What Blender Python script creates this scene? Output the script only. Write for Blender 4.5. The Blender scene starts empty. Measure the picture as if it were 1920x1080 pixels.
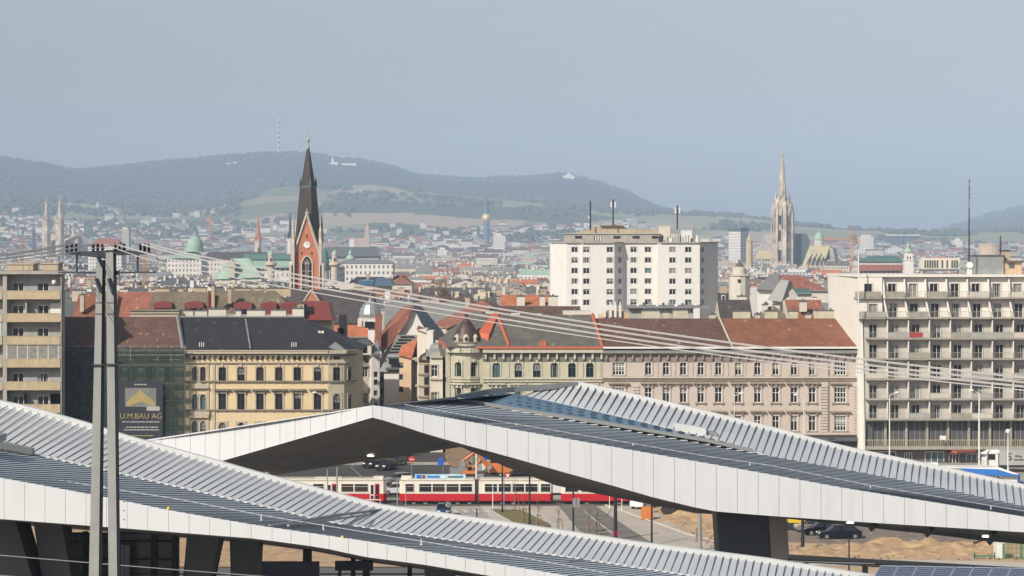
import bpy, math, random
from mathutils import Vector, noise
random.seed(7)
S = bpy.context.scene
COL = S.collection

# ---------------------------------------------------------------- camera, sky, sun, exposure
F = 4700.0        # focal length in units of 1/1920 of the picture width
H = 34.0          # camera height above the street
HZ = 445.0        # row of the horizon
cam_d = bpy.data.cameras.new('camera'); cam = bpy.data.objects.new('camera', cam_d); COL.objects.link(cam)
cam.location = (0, 0, H); cam.rotation_euler = (math.radians(90), 0, 0)
cam_d.sensor_width = 36; cam_d.lens = F / 1920 * 36; cam_d.shift_y = -(540 - HZ) / 1920
cam_d.clip_start = 1; cam_d.clip_end = 40000
S.camera = cam

SUNV = Vector((0.50, 0.64, -0.58)).normalized()      # the way the sunlight travels
SUN_EL = math.asin(-SUNV.z); SUN_AZ = math.atan2(-SUNV.x, -SUNV.y)
W = bpy.data.worlds.new('World'); S.world = W; W.use_nodes = True
nt = W.node_tree; nt.nodes.clear()
sky = nt.nodes.new('ShaderNodeTexSky'); sky.sky_type = 'NISHITA'; sky.sun_disc = False
sky.sun_elevation = SUN_EL; sky.sun_rotation = SUN_AZ; sky.altitude = 200
sky.air_density = 1.0; sky.dust_density = 2.0; sky.ozone_density = 1.5
bg = nt.nodes.new('ShaderNodeBackground'); bg.inputs[1].default_value = 0.085
hs = nt.nodes.new('ShaderNodeHueSaturation'); hs.inputs['Saturation'].default_value = 0.46; hs.inputs['Value'].default_value = 1.0
wo = nt.nodes.new('ShaderNodeOutputWorld')
nt.links.new(sky.outputs[0], hs.inputs['Color']); nt.links.new(hs.outputs[0], bg.inputs[0]); nt.links.new(bg.outputs[0], wo.inputs[0])
sd = bpy.data.lights.new('sun', 'SUN'); sun = bpy.data.objects.new('sun', sd); COL.objects.link(sun)
sd.energy = 4.2; sd.angle = math.radians(0.5); sd.color = (1.0, 0.93, 0.82)
sun.rotation_euler = SUNV.to_track_quat('-Z', 'Y').to_euler(); sun.location = (-60, -60, 80)
S.view_settings.view_transform = 'Standard'; S.view_settings.look = 'None'
S.view_settings.exposure = 0.22; S.view_settings.gamma = 1.0; S.view_settings.use_curve_mapping = False
cy = S.cycles
cy.max_bounces = 5; cy.diffuse_bounces = 2; cy.glossy_bounces = 2; cy.transmission_bounces = 3; cy.transparent_max_bounces = 8
cy.volume_bounces = 0; cy.caustics_reflective = False; cy.caustics_refractive = False

# ---------------------------------------------------------------- helpers
def SX(px, Y): return (px - 960.0) / F * Y
def SZ(py, Y): return H - (py - HZ) / F * Y
def P(px, py, Y): return Vector((SX(px, Y), Y, SZ(py, Y)))
def G(px, py, z=0.0):
    Y = (H - z) * F / (py - HZ)
    return Vector((SX(px, Y), Y, z))
def lerp(tab, x):
    if x <= tab[0][0]:
        a, b = tab[0], tab[1]
    elif x >= tab[-1][0]:
        a, b = tab[-2], tab[-1]
    else:
        for a, b in zip(tab, tab[1:]):
            if a[0] <= x <= b[0]: break
    return a[1] + (b[1] - a[1]) * (x - a[0]) / (b[0] - a[0])
def smooth(tab, x):
    if x <= tab[0][0]: return tab[0][1]
    if x >= tab[-1][0]: return tab[-1][1]
    for a, b in zip(tab, tab[1:]):
        if a[0] <= x <= b[0]:
            t = (x - a[0]) / (b[0] - a[0]); t = t * t * (3 - 2 * t) * .5 + t * .5
            return a[1] + (b[1] - a[1]) * t
GZ = [(-400,0),(450,0),(700,-4),(1000,-8),(1500,-13),(2200,-17),(3000,-17),(4300,-12),(12500,-12)]
def zg(Y):
    return lerp(GZ, Y)
WL = {}
def reg(o, loc): WL[o.name] = Vector(loc)
class MB:
    def __init__(s): s.v = []; s.f = []; s.m = []
    def poly(s, pts, mi=0):
        n = len(s.v); s.v.extend([tuple(p) for p in pts]); s.f.append(tuple(range(n, n + len(pts)))); s.m.append(mi); return s
    def hexa(s, p, mi=0, top=None, skip=()):
        n = len(s.v); s.v.extend([tuple(q) for q in p])
        fs = [(0,3,2,1),(4,5,6,7),(0,1,5,4),(1,2,6,5),(2,3,7,6),(3,0,4,7)]
        for i, f in enumerate(fs):
            if i in skip: continue
            s.f.append(tuple(n + k for k in f)); s.m.append(top if (i == 1 and top is not None) else mi)
        return s
    def box(s, x0, x1, y0, y1, z0, z1, mi=0, top=None, skip=()):
        if x0 > x1: x0, x1 = x1, x0
        if y0 > y1: y0, y1 = y1, y0
        if z0 > z1: z0, z1 = z1, z0
        return s.hexa([(x0,y0,z0),(x1,y0,z0),(x1,y1,z0),(x0,y1,z0),(x0,y0,z1),(x1,y0,z1),(x1,y1,z1),(x0,y1,z1)], mi, top, skip)
    def obox(s, O, U, u0, u1, d0, d1, z0, z1, mi=0, top=None):
        # box along a facade: U = unit vector along it, d = distance outward (towards N)
        N = Vector((U.y, -U.x, 0))
        q = lambda u, d, z: O + U * u + N * d + Vector((0, 0, z))
        return s.hexa([q(u0,d1,z0),q(u1,d1,z0),q(u1,d0,z0),q(u0,d0,z0),q(u0,d1,z1),q(u1,d1,z1),q(u1,d0,z1),q(u0,d0,z1)], mi, top)
    def plate(s, a, b, c, d, n, t, mi=0, top=None):
        n = Vector(n).normalized() * t
        A = [Vector(p) for p in (a, b, c, d)]
        return s.hexa([p - n for p in A] + A, mi, top)
    def bar(s, p, q, r, mi=0, n=5, r2=None):
        p = Vector(p); q = Vector(q); r2 = r if r2 is None else r2
        d = (q - p).normalized(); a = d.orthogonal().normalized(); b = d.cross(a); k = len(s.v)
        for (c, rr) in ((p, r), (q, r2)):
            for i in range(n):
                t = 2 * math.pi * (i + .5) / n; s.v.append(tuple(c + (a * math.cos(t) + b * math.sin(t)) * rr))
        for i in range(n):
            j = (i + 1) % n; s.f.append((k + i, k + j, k + n + j, k + n + i)); s.m.append(mi)
        s.f.append(tuple(k + i for i in reversed(range(n)))); s.m.append(mi)
        s.f.append(tuple(k + n + i for i in range(n))); s.m.append(mi)
        return s
    def lathe(s, c, prof, n=12, mi=0, rot=0.0, arc=None):
        c = Vector(c); k = len(s.v); N = n
        for (r, z) in prof:
            for i in range(n):
                t = rot + 2 * math.pi * i / n; s.v.append((c.x + r * math.cos(t), c.y + r * math.sin(t), c.z + z))
        for j in range(len(prof) - 1):
            m = mi[j] if isinstance(mi, (list, tuple)) else mi
            for i in range(n):
                i2 = (i + 1) % n; s.f.append((k+j*n+i, k+j*n+i2, k+(j+1)*n+i2, k+(j+1)*n+i)); s.m.append(m)
        s.f.append(tuple(k + (len(prof)-1)*n + i for i in range(n))); s.m.append(mi[-1] if isinstance(mi, (list, tuple)) else mi)
        return s
    def prism(s, pts, y0, y1, mi=0, cap=None):
        # polygon of (x, z) pulled from y0 to y1
        n = len(pts); k = len(s.v)
        for y in (y0, y1):
            for (x, z) in pts: s.v.append((x, y, z))
        for i in range(n):
            j = (i + 1) % n; s.f.append((k + i, k + j, k + n + j, k + n + i)); s.m.append(mi)
        c = mi if cap is None else cap
        s.f.append(tuple(k + i for i in reversed(range(n)))); s.m.append(c)
        s.f.append(tuple(k + n + i for i in range(n))); s.m.append(c)
        return s
    def mesh(s, name, mats, origin=(0, 0, 0), smooth=False):
        o = Vector(origin); me = bpy.data.meshes.new(name)
        me.from_pydata([(v[0]-o.x, v[1]-o.y, (v[2] if abs(v[2]) > 1e-6 or v[1] < 450 else zg(v[1])-.5)-o.z) for v in s.v], [], s.f)
        for m in (mats if isinstance(mats, (list, tuple)) else [mats]): me.materials.append(MAT[m] if isinstance(m, str) else m)
        me.polygons.foreach_set('material_index', s.m)
        if smooth: me.polygons.foreach_set('use_smooth', [True] * len(s.f))
        me.update(); return me
    def build(s, name, mats, parent=None, origin=None, smooth=False, **tags):
        if parent is not None: o = WL[parent.name]
        elif origin is not None: o = Vector(origin)
        else:
            xs = [v[0] for v in s.v]; ys = [v[1] for v in s.v]; zs = [v[2] for v in s.v]
            o = Vector(((min(xs)+max(xs))/2, (min(ys)+max(ys))/2, min(zs)))
        ob = bpy.data.objects.new(name, s.mesh(name, mats, o, smooth)); COL.objects.link(ob)
        if parent is not None: ob.parent = parent
        else: ob.location = o
        reg(ob, o); tags_on(ob, **tags); return ob
def tags_on(ob, label=None, cat=None, group=None, kind=None):
    if label: ob['label'] = label
    if cat: ob['category'] = cat
    if group: ob['group'] = group
    if kind: ob['kind'] = kind
    return ob
def thing(name, loc, label, cat, group=None, kind=None):
    o = bpy.data.objects.new(name, None); COL.objects.link(o); o.location = loc; reg(o, loc)
    o.empty_display_size = .5
    return tags_on(o, label, cat, group, kind)
def inst(name, me, parent, loc, rz=0.0):
    """a mesh shared between alike parts, placed at a world point under its thing"""
    o = bpy.data.objects.new(name, me); COL.objects.link(o); o.parent = parent
    o.location = Vector(loc) - WL[parent.name]; o.rotation_euler = (0, 0, rz); reg(o, loc); return o
def sub(name, me, parent):
    o = bpy.data.objects.new(name, me); COL.objects.link(o); o.parent = parent; return o

# ---------------------------------------------------------------- materials
MAT = {}
def mat(name, col, rough=.85, metal=0.0, var=.12, sc=.6, bump=0.0, kind=None, col2=None, emit=None, k=1.0, spec=None):
    m = bpy.data.materials.new(name); m.use_nodes = True; MAT[name] = m
    t = m.node_tree; n = t.nodes; L = t.links; b = n['Principled BSDF']
    b.inputs['Roughness'].default_value = rough; b.inputs['Metallic'].default_value = metal
    if spec is not None: b.inputs['Specular IOR Level'].default_value = spec
    c = (*col, 1)
    if emit:
        b.inputs['Emission Color'].default_value = (*emit[:3], 1); b.inputs['Emission Strength'].default_value = emit[3]
    def math_(op, a, b_=None, clamp=False):
        q = n.new('ShaderNodeMath'); q.operation = op; q.use_clamp = clamp
        for i, v in enumerate((a, b_)):
            if v is None: continue
            if isinstance(v, (int, float)): q.inputs[i].default_value = v
            else: L.new(v, q.inputs[i])
        return q.outputs[0]
    def mix(f, a, b_, mode='MIX'):
        q = n.new('ShaderNodeMix'); q.data_type = 'RGBA'; q.blend_type = mode
        if isinstance(f, (int, float)): q.inputs[0].default_value = f
        else: L.new(f, q.inputs[0])
        for i, v in ((6, a), (7, b_)):
            if isinstance(v, tuple): q.inputs[i].default_value = v
            else: L.new(v, q.inputs[i])
        return q.outputs[2]
    def noise_(s, d=4, w=None, vec=None, rough_=.6):
        q = n.new('ShaderNodeTexNoise'); q.inputs['Scale'].default_value = s; q.inputs['Detail'].default_value = d
        q.inputs['Roughness'].default_value = rough_
        if vec is not None: L.new(vec, q.inputs['Vector'])
        return q.outputs['Fac']
    geo = n.new('ShaderNodeNewGeometry'); pos = geo.outputs['Position']
    sep = n.new('ShaderNodeSeparateXYZ'); L.new(pos, sep.inputs[0])
    def scaled(sx, sy, sz):
        q = n.new('ShaderNodeMapping'); q.inputs['Scale'].default_value = (sx, sy, sz); L.new(pos, q.inputs['Vector']); return q.outputs[0]
    out = c; hgt = None
    if var > 0:
        f = noise_(sc, 5, vec=pos)
        r = n.new('ShaderNodeMapRange'); L.new(f, r.inputs[0]); r.inputs[1].default_value = .3; r.inputs[2].default_value = .7
        d = tuple(x * (1 - var) for x in col) + (1,) if col2 is None else (*col2, 1)
        out = mix(r.outputs[0], c, d)
    if kind == 'tile':       # courses of small roof tiles, single tiles of another tone
        rows = math_('FRACT', math_('MULTIPLY', sep.outputs[2], 3.2 * k))
        edge = math_('GREATER_THAN', rows, .8)
        v = n.new('ShaderNodeTexVoronoi'); v.inputs['Scale'].default_value = 1.0; L.new(scaled(2.6*k, .8*k, 3.2*k), v.inputs['Vector'])
        vs = n.new('ShaderNodeSeparateColor'); L.new(v.outputs['Color'], vs.inputs[0])
        out = mix(math_('MULTIPLY', vs.outputs[0], .55), out, tuple(x * .45 for x in col) + (1,))
        out = mix(math_('MULTIPLY', math_('GREATER_THAN', vs.outputs[1], .985), .4), out, (min(1, col[0]*2.3+.08), min(1, col[1]*2.6+.07), min(1, col[2]*2.6+.06), 1))
        out = mix(math_('MULTIPLY', edge, .5), out, tuple(x * .3 for x in col) + (1,))
        st = noise_(.35, 5, vec=scaled(1.6, 1, .35))
        rr = n.new('ShaderNodeMapRange'); L.new(st, rr.inputs[0]); rr.inputs[1].default_value = .45; rr.inputs[2].default_value = .75
        out = mix(math_('MULTIPLY', rr.outputs[0], .65), out, tuple(x * .4 for x in col) + (1,))
        hgt = rows
    if kind == 'seam':       # narrow upright sheet seams
        rows = math_('FRACT', math_('MULTIPLY', math_('ADD', sep.outputs[0], math_('MULTIPLY', sep.outputs[1], .4)), 1.7 * k))
        out = mix(math_('MULTIPLY', math_('GREATER_THAN', rows, .85), .5), out, tuple(x * .4 for x in col) + (1,))
    if kind in ('plaster', 'stain'):      # streaks of rain dirt
        st = noise_(1.0, 5, vec=scaled(1.4, 1.4, .16))
        rr = n.new('ShaderNodeMapRange'); L.new(st, rr.inputs[0]); rr.inputs[1].default_value = .5; rr.inputs[2].default_value = .8
        out = mix(math_('MULTIPLY', rr.outputs[0], .5 if kind == 'stain' else .22), out, tuple(x * .45 for x in col) + (1,))
        fine = noise_(6, 3, vec=pos); out = mix(math_('MULTIPLY', fine, .12), out, tuple(x * .6 for x in col) + (1,))
    if kind == 'winwall':    # rows of windows on houses too far off to tell their parts
        nx = n.new('ShaderNodeSeparateXYZ'); L.new(geo.outputs['Normal'], nx.inputs[0])
        isx = math_('GREATER_THAN', math_('ABSOLUTE', nx.outputs[0]), .6)
        u = math_('ADD', math_('MULTIPLY', sep.outputs[0], math_('SUBTRACT', 1, isx)), math_('MULTIPLY', sep.outputs[1], isx))
        fu = math_('FRACT', math_('DIVIDE', u, 2.7 * k)); fz = math_('FRACT', math_('DIVIDE', sep.outputs[2], 3.6 * k))
        wm = math_('MULTIPLY', math_('MULTIPLY', math_('GREATER_THAN', fu, .3), math_('LESS_THAN', fu, .7)),
                   math_('MULTIPLY', math_('GREATER_THAN', fz, .28), math_('LESS_THAN', fz, .8)))
        wm = math_('MULTIPLY', wm, math_('LESS_THAN', math_('ABSOLUTE', nx.outputs[2]), .3))
        out = mix(math_('MULTIPLY', wm, .85), out, (.055, .06, .07, 1))
    if kind == 'brick':
        rows = math_('FRACT', math_('MULTIPLY', sep.outputs[2], 3.0))
        out = mix(math_('MULTIPLY', math_('GREATER_THAN', rows, .75), .3), out, (.45, .38, .33, 1))
    if bump:
        bn = n.new('ShaderNodeBump'); bn.inputs['Strength'].default_value = bump; bn.inputs['Distance'].default_value = .08
        if hgt is not None: L.new(hgt, bn.inputs['Height'])
        else: L.new(noise_(8, 4, vec=pos), bn.inputs['Height'])
        L.new(bn.outputs[0], b.inputs['Normal'])
    if isinstance(out, tuple): b.inputs['Base Color'].default_value = out
    else: L.new(out, b.inputs['Base Color'])
    return m

# station
mat('fascia_white', (.66, .67, .68), .45, 0, .05, .3, kind='plaster')
mat('roof_metal', (.66, .68, .70), .38, .2, .12, .25)
mat('seam_blue', (.10, .125, .16), .5, .2, .1)
mat('roof_metal_dark', (.58, .64, .70), .4, .4, .15, .25)
mat('seam_dark', (.045, .055, .07), .5, .3, .1)
mat('gutter_white', (.72, .72, .72), .4, .2, .1, 1)
mat('gutter_grey', (.30, .31, .31), .5, .3, .15, 1)
mat('skylight_blue', (.10, .22, .34), .25, .3, .35, 1.5)
mat('soffit_brown', (.40, .355, .31), .6, .2, .25, .3)
mat('pier_dark', (.075, .078, .085), .5, .1, .2, .4)
mat('pier_grey', (.10, .10, .105), .5, .1, .2, .4)
mat('lamp_white', (.9, .9, .85), .4, 0, 0, emit=(1, .95, .85, 2.5))
mat('steel_black', (.02, .02, .022), .5, .2, .1)
mat('steel_grey', (.30, .31, .31), .5, .3, .15)
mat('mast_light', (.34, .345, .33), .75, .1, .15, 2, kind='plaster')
mat('mast_dark', (.04, .055, .075), .7, .1, .1)  # dark steel parts; also the shade painted on the pole flanks
mat('insulator', (.03, .018, .02), .25, 0, 0)
mat('wire_pale', (.52, .50, .49), .5, .2, 0)
mat('wire_dark', (.06, .06, .065), .5, .2, 0)
mat('platform', (.16, .155, .15), .9, 0, .3, .5)
mat('glass_dull', (.16, .16, .14), .15, .1, .3, .4)
mat('sign_blue', (.006, .01, .03), .4, 0, 0)
mat('solar_blue', (.006, .016, .06), .35, .0, .3, 3)
mat('solar_line', (.30, .36, .46), .4, .2, 0)
mat('alu', (.55, .56, .58), .4, .6, .1)
# ground
mat('asphalt', (.28, .26, .235), .95, 0, .3, .12, col2=(.38, .35, .31), bump=.2)
mat('asphalt_dark', (.055, .053, .052), .95, 0, .3, .15, bump=.2)
mat('roadway', (.19, .175, .155), .95, 0, .3, .3, bump=.2)
mat('rubble', (.34, .26, .19), 1, 0, .5, 3)
mat('paving', (.50, .44, .37), .95, 0, .25, .2, kind='plaster')
mat('kerb', (.50, .46, .40), .9, 0, .15, 1)
mat('paint', (.62, .60, .56), .8, 0, .35, 1.5)
mat('soil', (.42, .28, .165), 1, 0, .4, .9, col2=(.50, .36, .24), bump=.6)
mat('sand', (.56, .38, .21), 1, 0, .4, .8, col2=(.27, .18, .115), bump=1.0)
mat('gravel', (.25, .20, .165), 1, 0, .45, .7, bump=.5)
mat('grass', (.11, .11, .035), 1, 0, .5, .8, col2=(.20, .16, .07), bump=.5)
mat('rail', (.28, .25, .23), .4, .6, .1)
mat('town_ground', (.13, .125, .12), .95, 0, .3, .01)
# walls
mat('wall_tower', (.40, .39, .37), .9, 0, .2, .5, kind='stain')
mat('wall_tower_blue', (.30, .38, .42), .9, 0, .2, .5, kind='stain')
mat('balcony_yellow', (.54, .43, .27), .85, 0, .25, 1.2, kind='stain')
mat('concrete', (.42, .39, .34), .9, 0, .25, .8, kind='stain')
mat('cream_yellow', (.70, .55, .33), .85, 0, .1, .5, kind='plaster')
mat('stone_cream', (.52, .45, .34), .85, 0, .25, 1.2, kind='plaster')
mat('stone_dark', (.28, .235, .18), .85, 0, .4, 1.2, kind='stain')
mat('pale_green', (.50, .47, .335), .85, 0, .12, .5, kind='plaster')
mat('stone_green', (.56, .52, .40), .85, 0, .25, 1.2, kind='plaster')
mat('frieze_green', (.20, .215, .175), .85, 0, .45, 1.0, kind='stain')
mat('pink', (.53, .455, .39), .85, 0, .08, .5, kind='plaster')
mat('pink_stone', (.55, .47, .40), .85, 0, .2, 1.2, kind='plaster')
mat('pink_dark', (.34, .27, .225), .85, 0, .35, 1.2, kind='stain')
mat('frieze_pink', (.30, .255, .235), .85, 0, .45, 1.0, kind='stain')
mat('shop_dark', (.06, .055, .05), .6, 0, .3, .5)
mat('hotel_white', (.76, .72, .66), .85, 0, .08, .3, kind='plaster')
mat('hotel_shaded', (.53, .50, .45), .85, 0, .2, .8, kind='plaster')  # wall tone with shade put in, for the floors below the top two
mat('hotel_slab', (.40, .37, .31), .9, 0, .3, 1.5, kind='stain')
mat('curtain', (.09, .095, .10), .7, 0, .35, 3)
mat('brown_panel', (.20, .15, .11), .7, 0, .3, 1)
mat('white_wall', (.74, .71, .67), .85, 0, .06, .3, kind='plaster')
mat('offwhite', (.66, .61, .53), .85, 0, .12, .4, kind='plaster')
mat('offwhite_warm', (.68, .58, .44), .85, 0, .12, .4, kind='plaster')
mat('peach', (.72, .53, .34), .85, 0, .12, .4, kind='plaster')
mat('grey_wall', (.42, .41, .38), .85, 0, .15, .4, kind='plaster')
mat('tan_wall', (.50, .40, .28), .9, 0, .2, .6, kind='stain')
mat('net_green', (.05, .10, .07), .9, 0, .3, 1)
mat('red_metal', (.24, .052, .045), .6, .1, .2, 1)
mat('orange_metal', (.55, .13, .06), .6, .1, .12, 1)
mat('terracotta', (.60, .20, .09), .85, 0, .15, .5, kind='tile', bump=.3)
mat('tile_brown', (.165, .088, .064), .85, 0, .3, .3, kind='tile', bump=.3)
mat('tile_rust', (.30, .12, .062), .85, 0, .3, .3, kind='tile', bump=.3)
mat('tile_red', (.40, .155, .10), .85, 0, .3, .3, kind='tile', bump=.3)
mat('tile_tan', (.235, .19, .135), .9, 0, .35, .4, kind='tile', bump=.3)
mat('tile_grey', (.165, .148, .128), .9, 0, .3, .4, kind='tile', bump=.3)
mat('slate_black', (.030, .030, .034), .7, 0, .25, .3, kind='tile', bump=.2)
mat('slate_brown', (.10, .08, .075), .8, 0, .25, .3, kind='tile', bump=.2)
mat('sheet_grey', (.31, .31, .295), .5, .3, .2, .4, kind='seam')
mat('sheet_dark', (.12, .125, .13), .6, .2, .2, .4, kind='seam')
mat('copper', (.34, .48, .385), .7, 0, .3, .2)
mat('copper_dark', (.08, .17, .14), .7, 0, .3, .2)
mat('dome_dark', (.085, .055, .042), .5, .2, .3, 1)
mat('dome_silver', (.45, .48, .46), .35, .5, .3, .6)
# windows
mat('glass_dark', (.020, .022, .028), .12, 0, .5, .7)
mat('glass_brown', (.05, .035, .028), .2, 0, .5, .7)
mat('glass_curtain', (.30, .29, .26), .3, 0, .4, 2)
mat('glass_blue', (.10, .16, .18), .15, 0, .4, 1)
mat('frame_white', (.74, .72, .67), .6, 0, .1, 2)
mat('frame_teal', (.05, .12, .11), .6, 0, .1, 2)
mat('frame_brown', (.07, .04, .03), .6, 0, .1, 2)
mat('frame_dark', (.05, .05, .05), .6, 0, .1, 2)
# church and landmarks
mat('brick_red', (.50, .17, .085), .9, 0, .2, .5, kind='brick')
mat('church_stone', (.62, .54, .46), .9, 0, .3, .8, kind='stain')
mat('spire_slate', (.055, .045, .042), .6, .1, .2, .6)
mat('gold', (.62, .46, .22), .5, .35, .1)
mat('clock_face', (.80, .78, .74), .6, 0, 0)
mat('gothic', (.74, .60, .46), .9, 0, .5, .12, col2=(.22, .19, .17), kind='stain')
mat('gothic_tile', (.56, .47, .27), .8, 0, .3, .08)
mat('tile_cathedral', (.48, .44, .40), .8, 0, .5, .25, col2=(.20, .17, .16))
mat('cathedral_green', (.07, .115, .12), .6, 0, .3, .1)
mat('blue_tower', (.10, .16, .24), .5, 0, .3, .05)
mat('glass_tower', (.13, .15, .18), .4, .2, .4, .1, kind='winwall')
mat('crane_orange', (.72, .27, .08), .7, 0, .15)
mat('far_white', (.72, .68, .63), .9, 0, .1, .1, kind='winwall')
mat('far_brick', (.52, .38, .30), .9, 0, .2, .1)
mat('stand_tan', (.62, .44, .28), .9, 0, .2, .1)
# vehicles and small things
mat('tram_red', (.52, .018, .03), .3, 0, .1, 1)
mat('tram_cream', (.74, .68, .58), .35, 0, .08, 1)
mat('tram_roof', (.45, .42, .36), .7, 0, .3, 1.5)
mat('under', (.03, .03, .03), .8, 0, .2)
mat('car_navy', (.008, .012, .025), .15, .2, 0)
mat('car_black', (.006, .006, .008), .12, .2, 0)
mat('car_white', (.72, .72, .72), .25, 0, 0)
mat('car_silver', (.40, .42, .44), .25, .5, 0)
mat('car_blue', (.02, .07, .16), .2, .2, 0)
mat('tyre', (.015, .015, .015), .9, 0, 0)
mat('rim', (.5, .5, .5), .3, .7, 0)
mat('headlight', (.75, .75, .72), .15, 0, 0)
mat('taillight', (.4, .01, .01), .2, 0, 0)
mat('digger_orange', (.60, .19, .05), .4, 0, .1)
mat('yellow_plant', (.72, .50, .03), .5, 0, .1)
mat('red_plant', (.62, .07, .03), .5, 0, .1)
mat('wood', (.28, .19, .12), .9, 0, .3, 2)
mat('bark', (.14, .10, .075), .95, 0, .3, 1)
mat('bark_red', (.22, .13, .09), .95, 0, .3, 1)
mat('foliage_dull', (.07, .085, .045), .95, 0, .4, .3)
mat('sign_red', (.6, .02, .02), .5, 0, 0)
mat('sign_blue_bright', (.02, .10, .50), .5, 0, 0)
mat('canopy_blue', (.015, .14, .46), .6, 0, .1)
mat('canopy_white', (.74, .73, .70), .7, 0, .1)
mat('green_paint', (.06, .20, .10), .6, 0, .1)
mat('banner_navy', (.028, .032, .045), .8, 0, .15, .4)
mat('banner_photo', (.22, .22, .21), .8, 0, .4, .5)
mat('banner_gold', (.40, .31, .12), .8, 0, .2, .8)
mat('ad_blue', (.16, .46, .60), .5, 0, .5, .8, col2=(.6, .7, .74))

# ================================================================ SETTING: ground, roads, hills, haze
g = MB()
for (ya, za), (yb, zb) in zip(GZ, GZ[1:]):
    if ya < 0: ya = -270
    if yb > 12000: yb = 12350
    g.poly([(-5300,ya,za+1e-4),(5300,ya,za+1e-4),(5300,yb,zb+1e-4),(-5300,yb,zb+1e-4)])
g.build('ground', ['town_ground'], origin=(0,0,0), kind='structure')
def flat(name, m, pix, z, world=False):
    b = MB(); pts = [Vector((*p, z)) if world else G(p[0], p[1], 0) + Vector((0,0,z)) for p in pix]
    b.poly(pts); return b.build(name, [m], kind='structure')
flat('street', 'asphalt', [(-160, 258), (160, 258), (160, 379.4), (-160, 379.4)], .02, True)
flat('tram_track_bed', 'asphalt_dark', [(-140, 317.2), (140, 317.2), (140, 323.2), (-140, 323.2)], .04, True)
for yy in (318.4, 319.9, 321.2, 322.7):
    b = MB(); b.box(-140, 140, yy-.04, yy+.04, .05, .085); b.build('rail', ['rail'], kind='structure')
# side street running into the town between the yellow and the green house
flat('side_street', 'asphalt_dark', [(-27, 379.5), (-10, 379.5), (-8, 449), (-32, 449)], .06, True)
flat('boulevard', 'asphalt_dark', [(-110, 327), (-6, 327), (-6, 374), (-110, 374)], .05, True)
flat('sidewalk', 'paving', [(900, 949), (1228, 949), (1290, 1003), (1500, 1060), (1075, 1060), (930, 990)], .05)
flat('roadway', 'roadway', [(1046, 947), (1112, 947), (1262, 1045), (1125, 1045)], .07)
# the pavement between the carriageways, then the grass wedge with its kerb
flat('median_pavement', 'kerb', [(905, 952), (1010, 962), (1075, 1000), (1075, 1025), (930, 985)], .09)
b = MB(); gp = [G(918, 956), G(978, 958), G(1032, 985), G(1032, 1001), G(965, 983)]
b.poly([p + Vector((0,0,.14)) for p in gp])
for i in range(5):
    a, c = gp[i], gp[(i+1) % 5]; b.poly([a, c, c + Vector((0,0,.14)), a + Vector((0,0,.14))], 1)
b.build('grass_verge', ['grass', 'kerb'], kind='structure')
for i in range(9):       # zebra crossing bars
    x = 748 + i * 19.5
    flat('crossing_bar', 'paint', [(x, 957), (x+9, 957), (x+17, 963), (x+7, 963)], .10)
flat('lane_line', 'paint', [(1094, 960), (1096, 960), (1206, 1045), (1200, 1045)], .10)
b = MB()
kp = [(1135, 948), (1290, 1003), (1500, 1060)]
for a, c in zip(kp, kp[1:]):
    A, C = G(*a), G(*c); b.bar(A + Vector((0,0,.06)), C + Vector((0,0,.06)), .12, 0, 4)
b.build('kerb', ['kerb'], kind='structure')
flat('soil_ground', 'soil', [(1214, 948), (1345, 948), (1990, 980), (1990, 1110), (1500, 1110), (1430, 1050), (1290, 1003)], .08)
flat('gravel_yard', 'gravel', [(1330, 968), (1990, 960), (1990, 1014), (1700, 1026), (1480, 1018), (1400, 1000)], .10)
flat('concrete_strip', 'kerb', [(1450, 1046), (1990, 1058), (1990, 1074), (1450, 1060)], .12)
flat('sand_yard', 'sand', [(-120, 258), (2, 258), (-4, 300), (-120, 300)], .10, True)
def heap(name, cx, cy_, rx, ry, hh, m, seed=0):
    b = MB(); n = 22; k = 7; rnd = random.Random(seed); k0 = 0
    for j in range(k + 1):
        r = 1 - j / k
        for i in range(n):
            t = 2*math.pi*i/n; wob = 1 + .25*noise.noise(Vector((math.cos(t)*1.5, math.sin(t)*1.5, seed)))
            x = cx + rx*r*wob*math.cos(t); y = cy_ + ry*r*wob*math.sin(t)
            z = hh * (1 - r**1.6) * (.8 + .9*noise.noise(Vector((x*.8, y*.8, seed))))
            b.v.append((x, y, max(0, z) + (.07 if r < 1 else 0)))
    for j in range(k):
        for i in range(n):
            b.f.append((j*n+i, j*n+(i+1)%n, (j+1)*n+(i+1)%n, (j+1)*n+i)); b.m.append(0)
    return b.build(name, [m], smooth=True, kind='structure')
rr0 = random.Random(77); b = MB()
for i in range(1500):
    px, py = rr0.uniform(1225, 1960), rr0.uniform(962, 1052)
    if px < 1400 and py > 952 + (px-1228)*.72: continue
    if py < 1022 and px > 1400 and rr0.random() < .75: continue
    p = G(px, py); s_ = rr0.uniform(.05, .22); a = Vector((p.x+rr0.uniform(-s_,s_), p.y, .1))
    b.lathe(a, [(s_*.9,0),(s_,s_*.3),(s_*.5,s_*.8)], 5, rr0.choice([0,0,1]), rot=rr0.random()*3)
b.build('rubble', ['rubble','gravel'], kind='stuff', label='clods and stones strewn over the sandy works yard', origin=(0,280,0))
for i, (px, py, w_, hh) in enumerate([(1700, 1029, 8, 1.1), (1520, 1040, 5, .8), (1845, 1030, 7, 1.2), (1330, 975, 3, .9), (1290, 968, 3, .7), (1360, 1000, 3, .7), (1640, 1036, 6, .7), (1790, 1036, 7, .9), (1880, 1034, 6, .8), (1560, 1034, 5, .5), (1700, 1040, 5, .6), (1330, 990, 3, .5), (1270, 975, 2.5, .4)]):
    p = G(px, py); heap('sand_heap', p.x, p.y, w_, 3.0, hh, 'sand', i)

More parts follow.
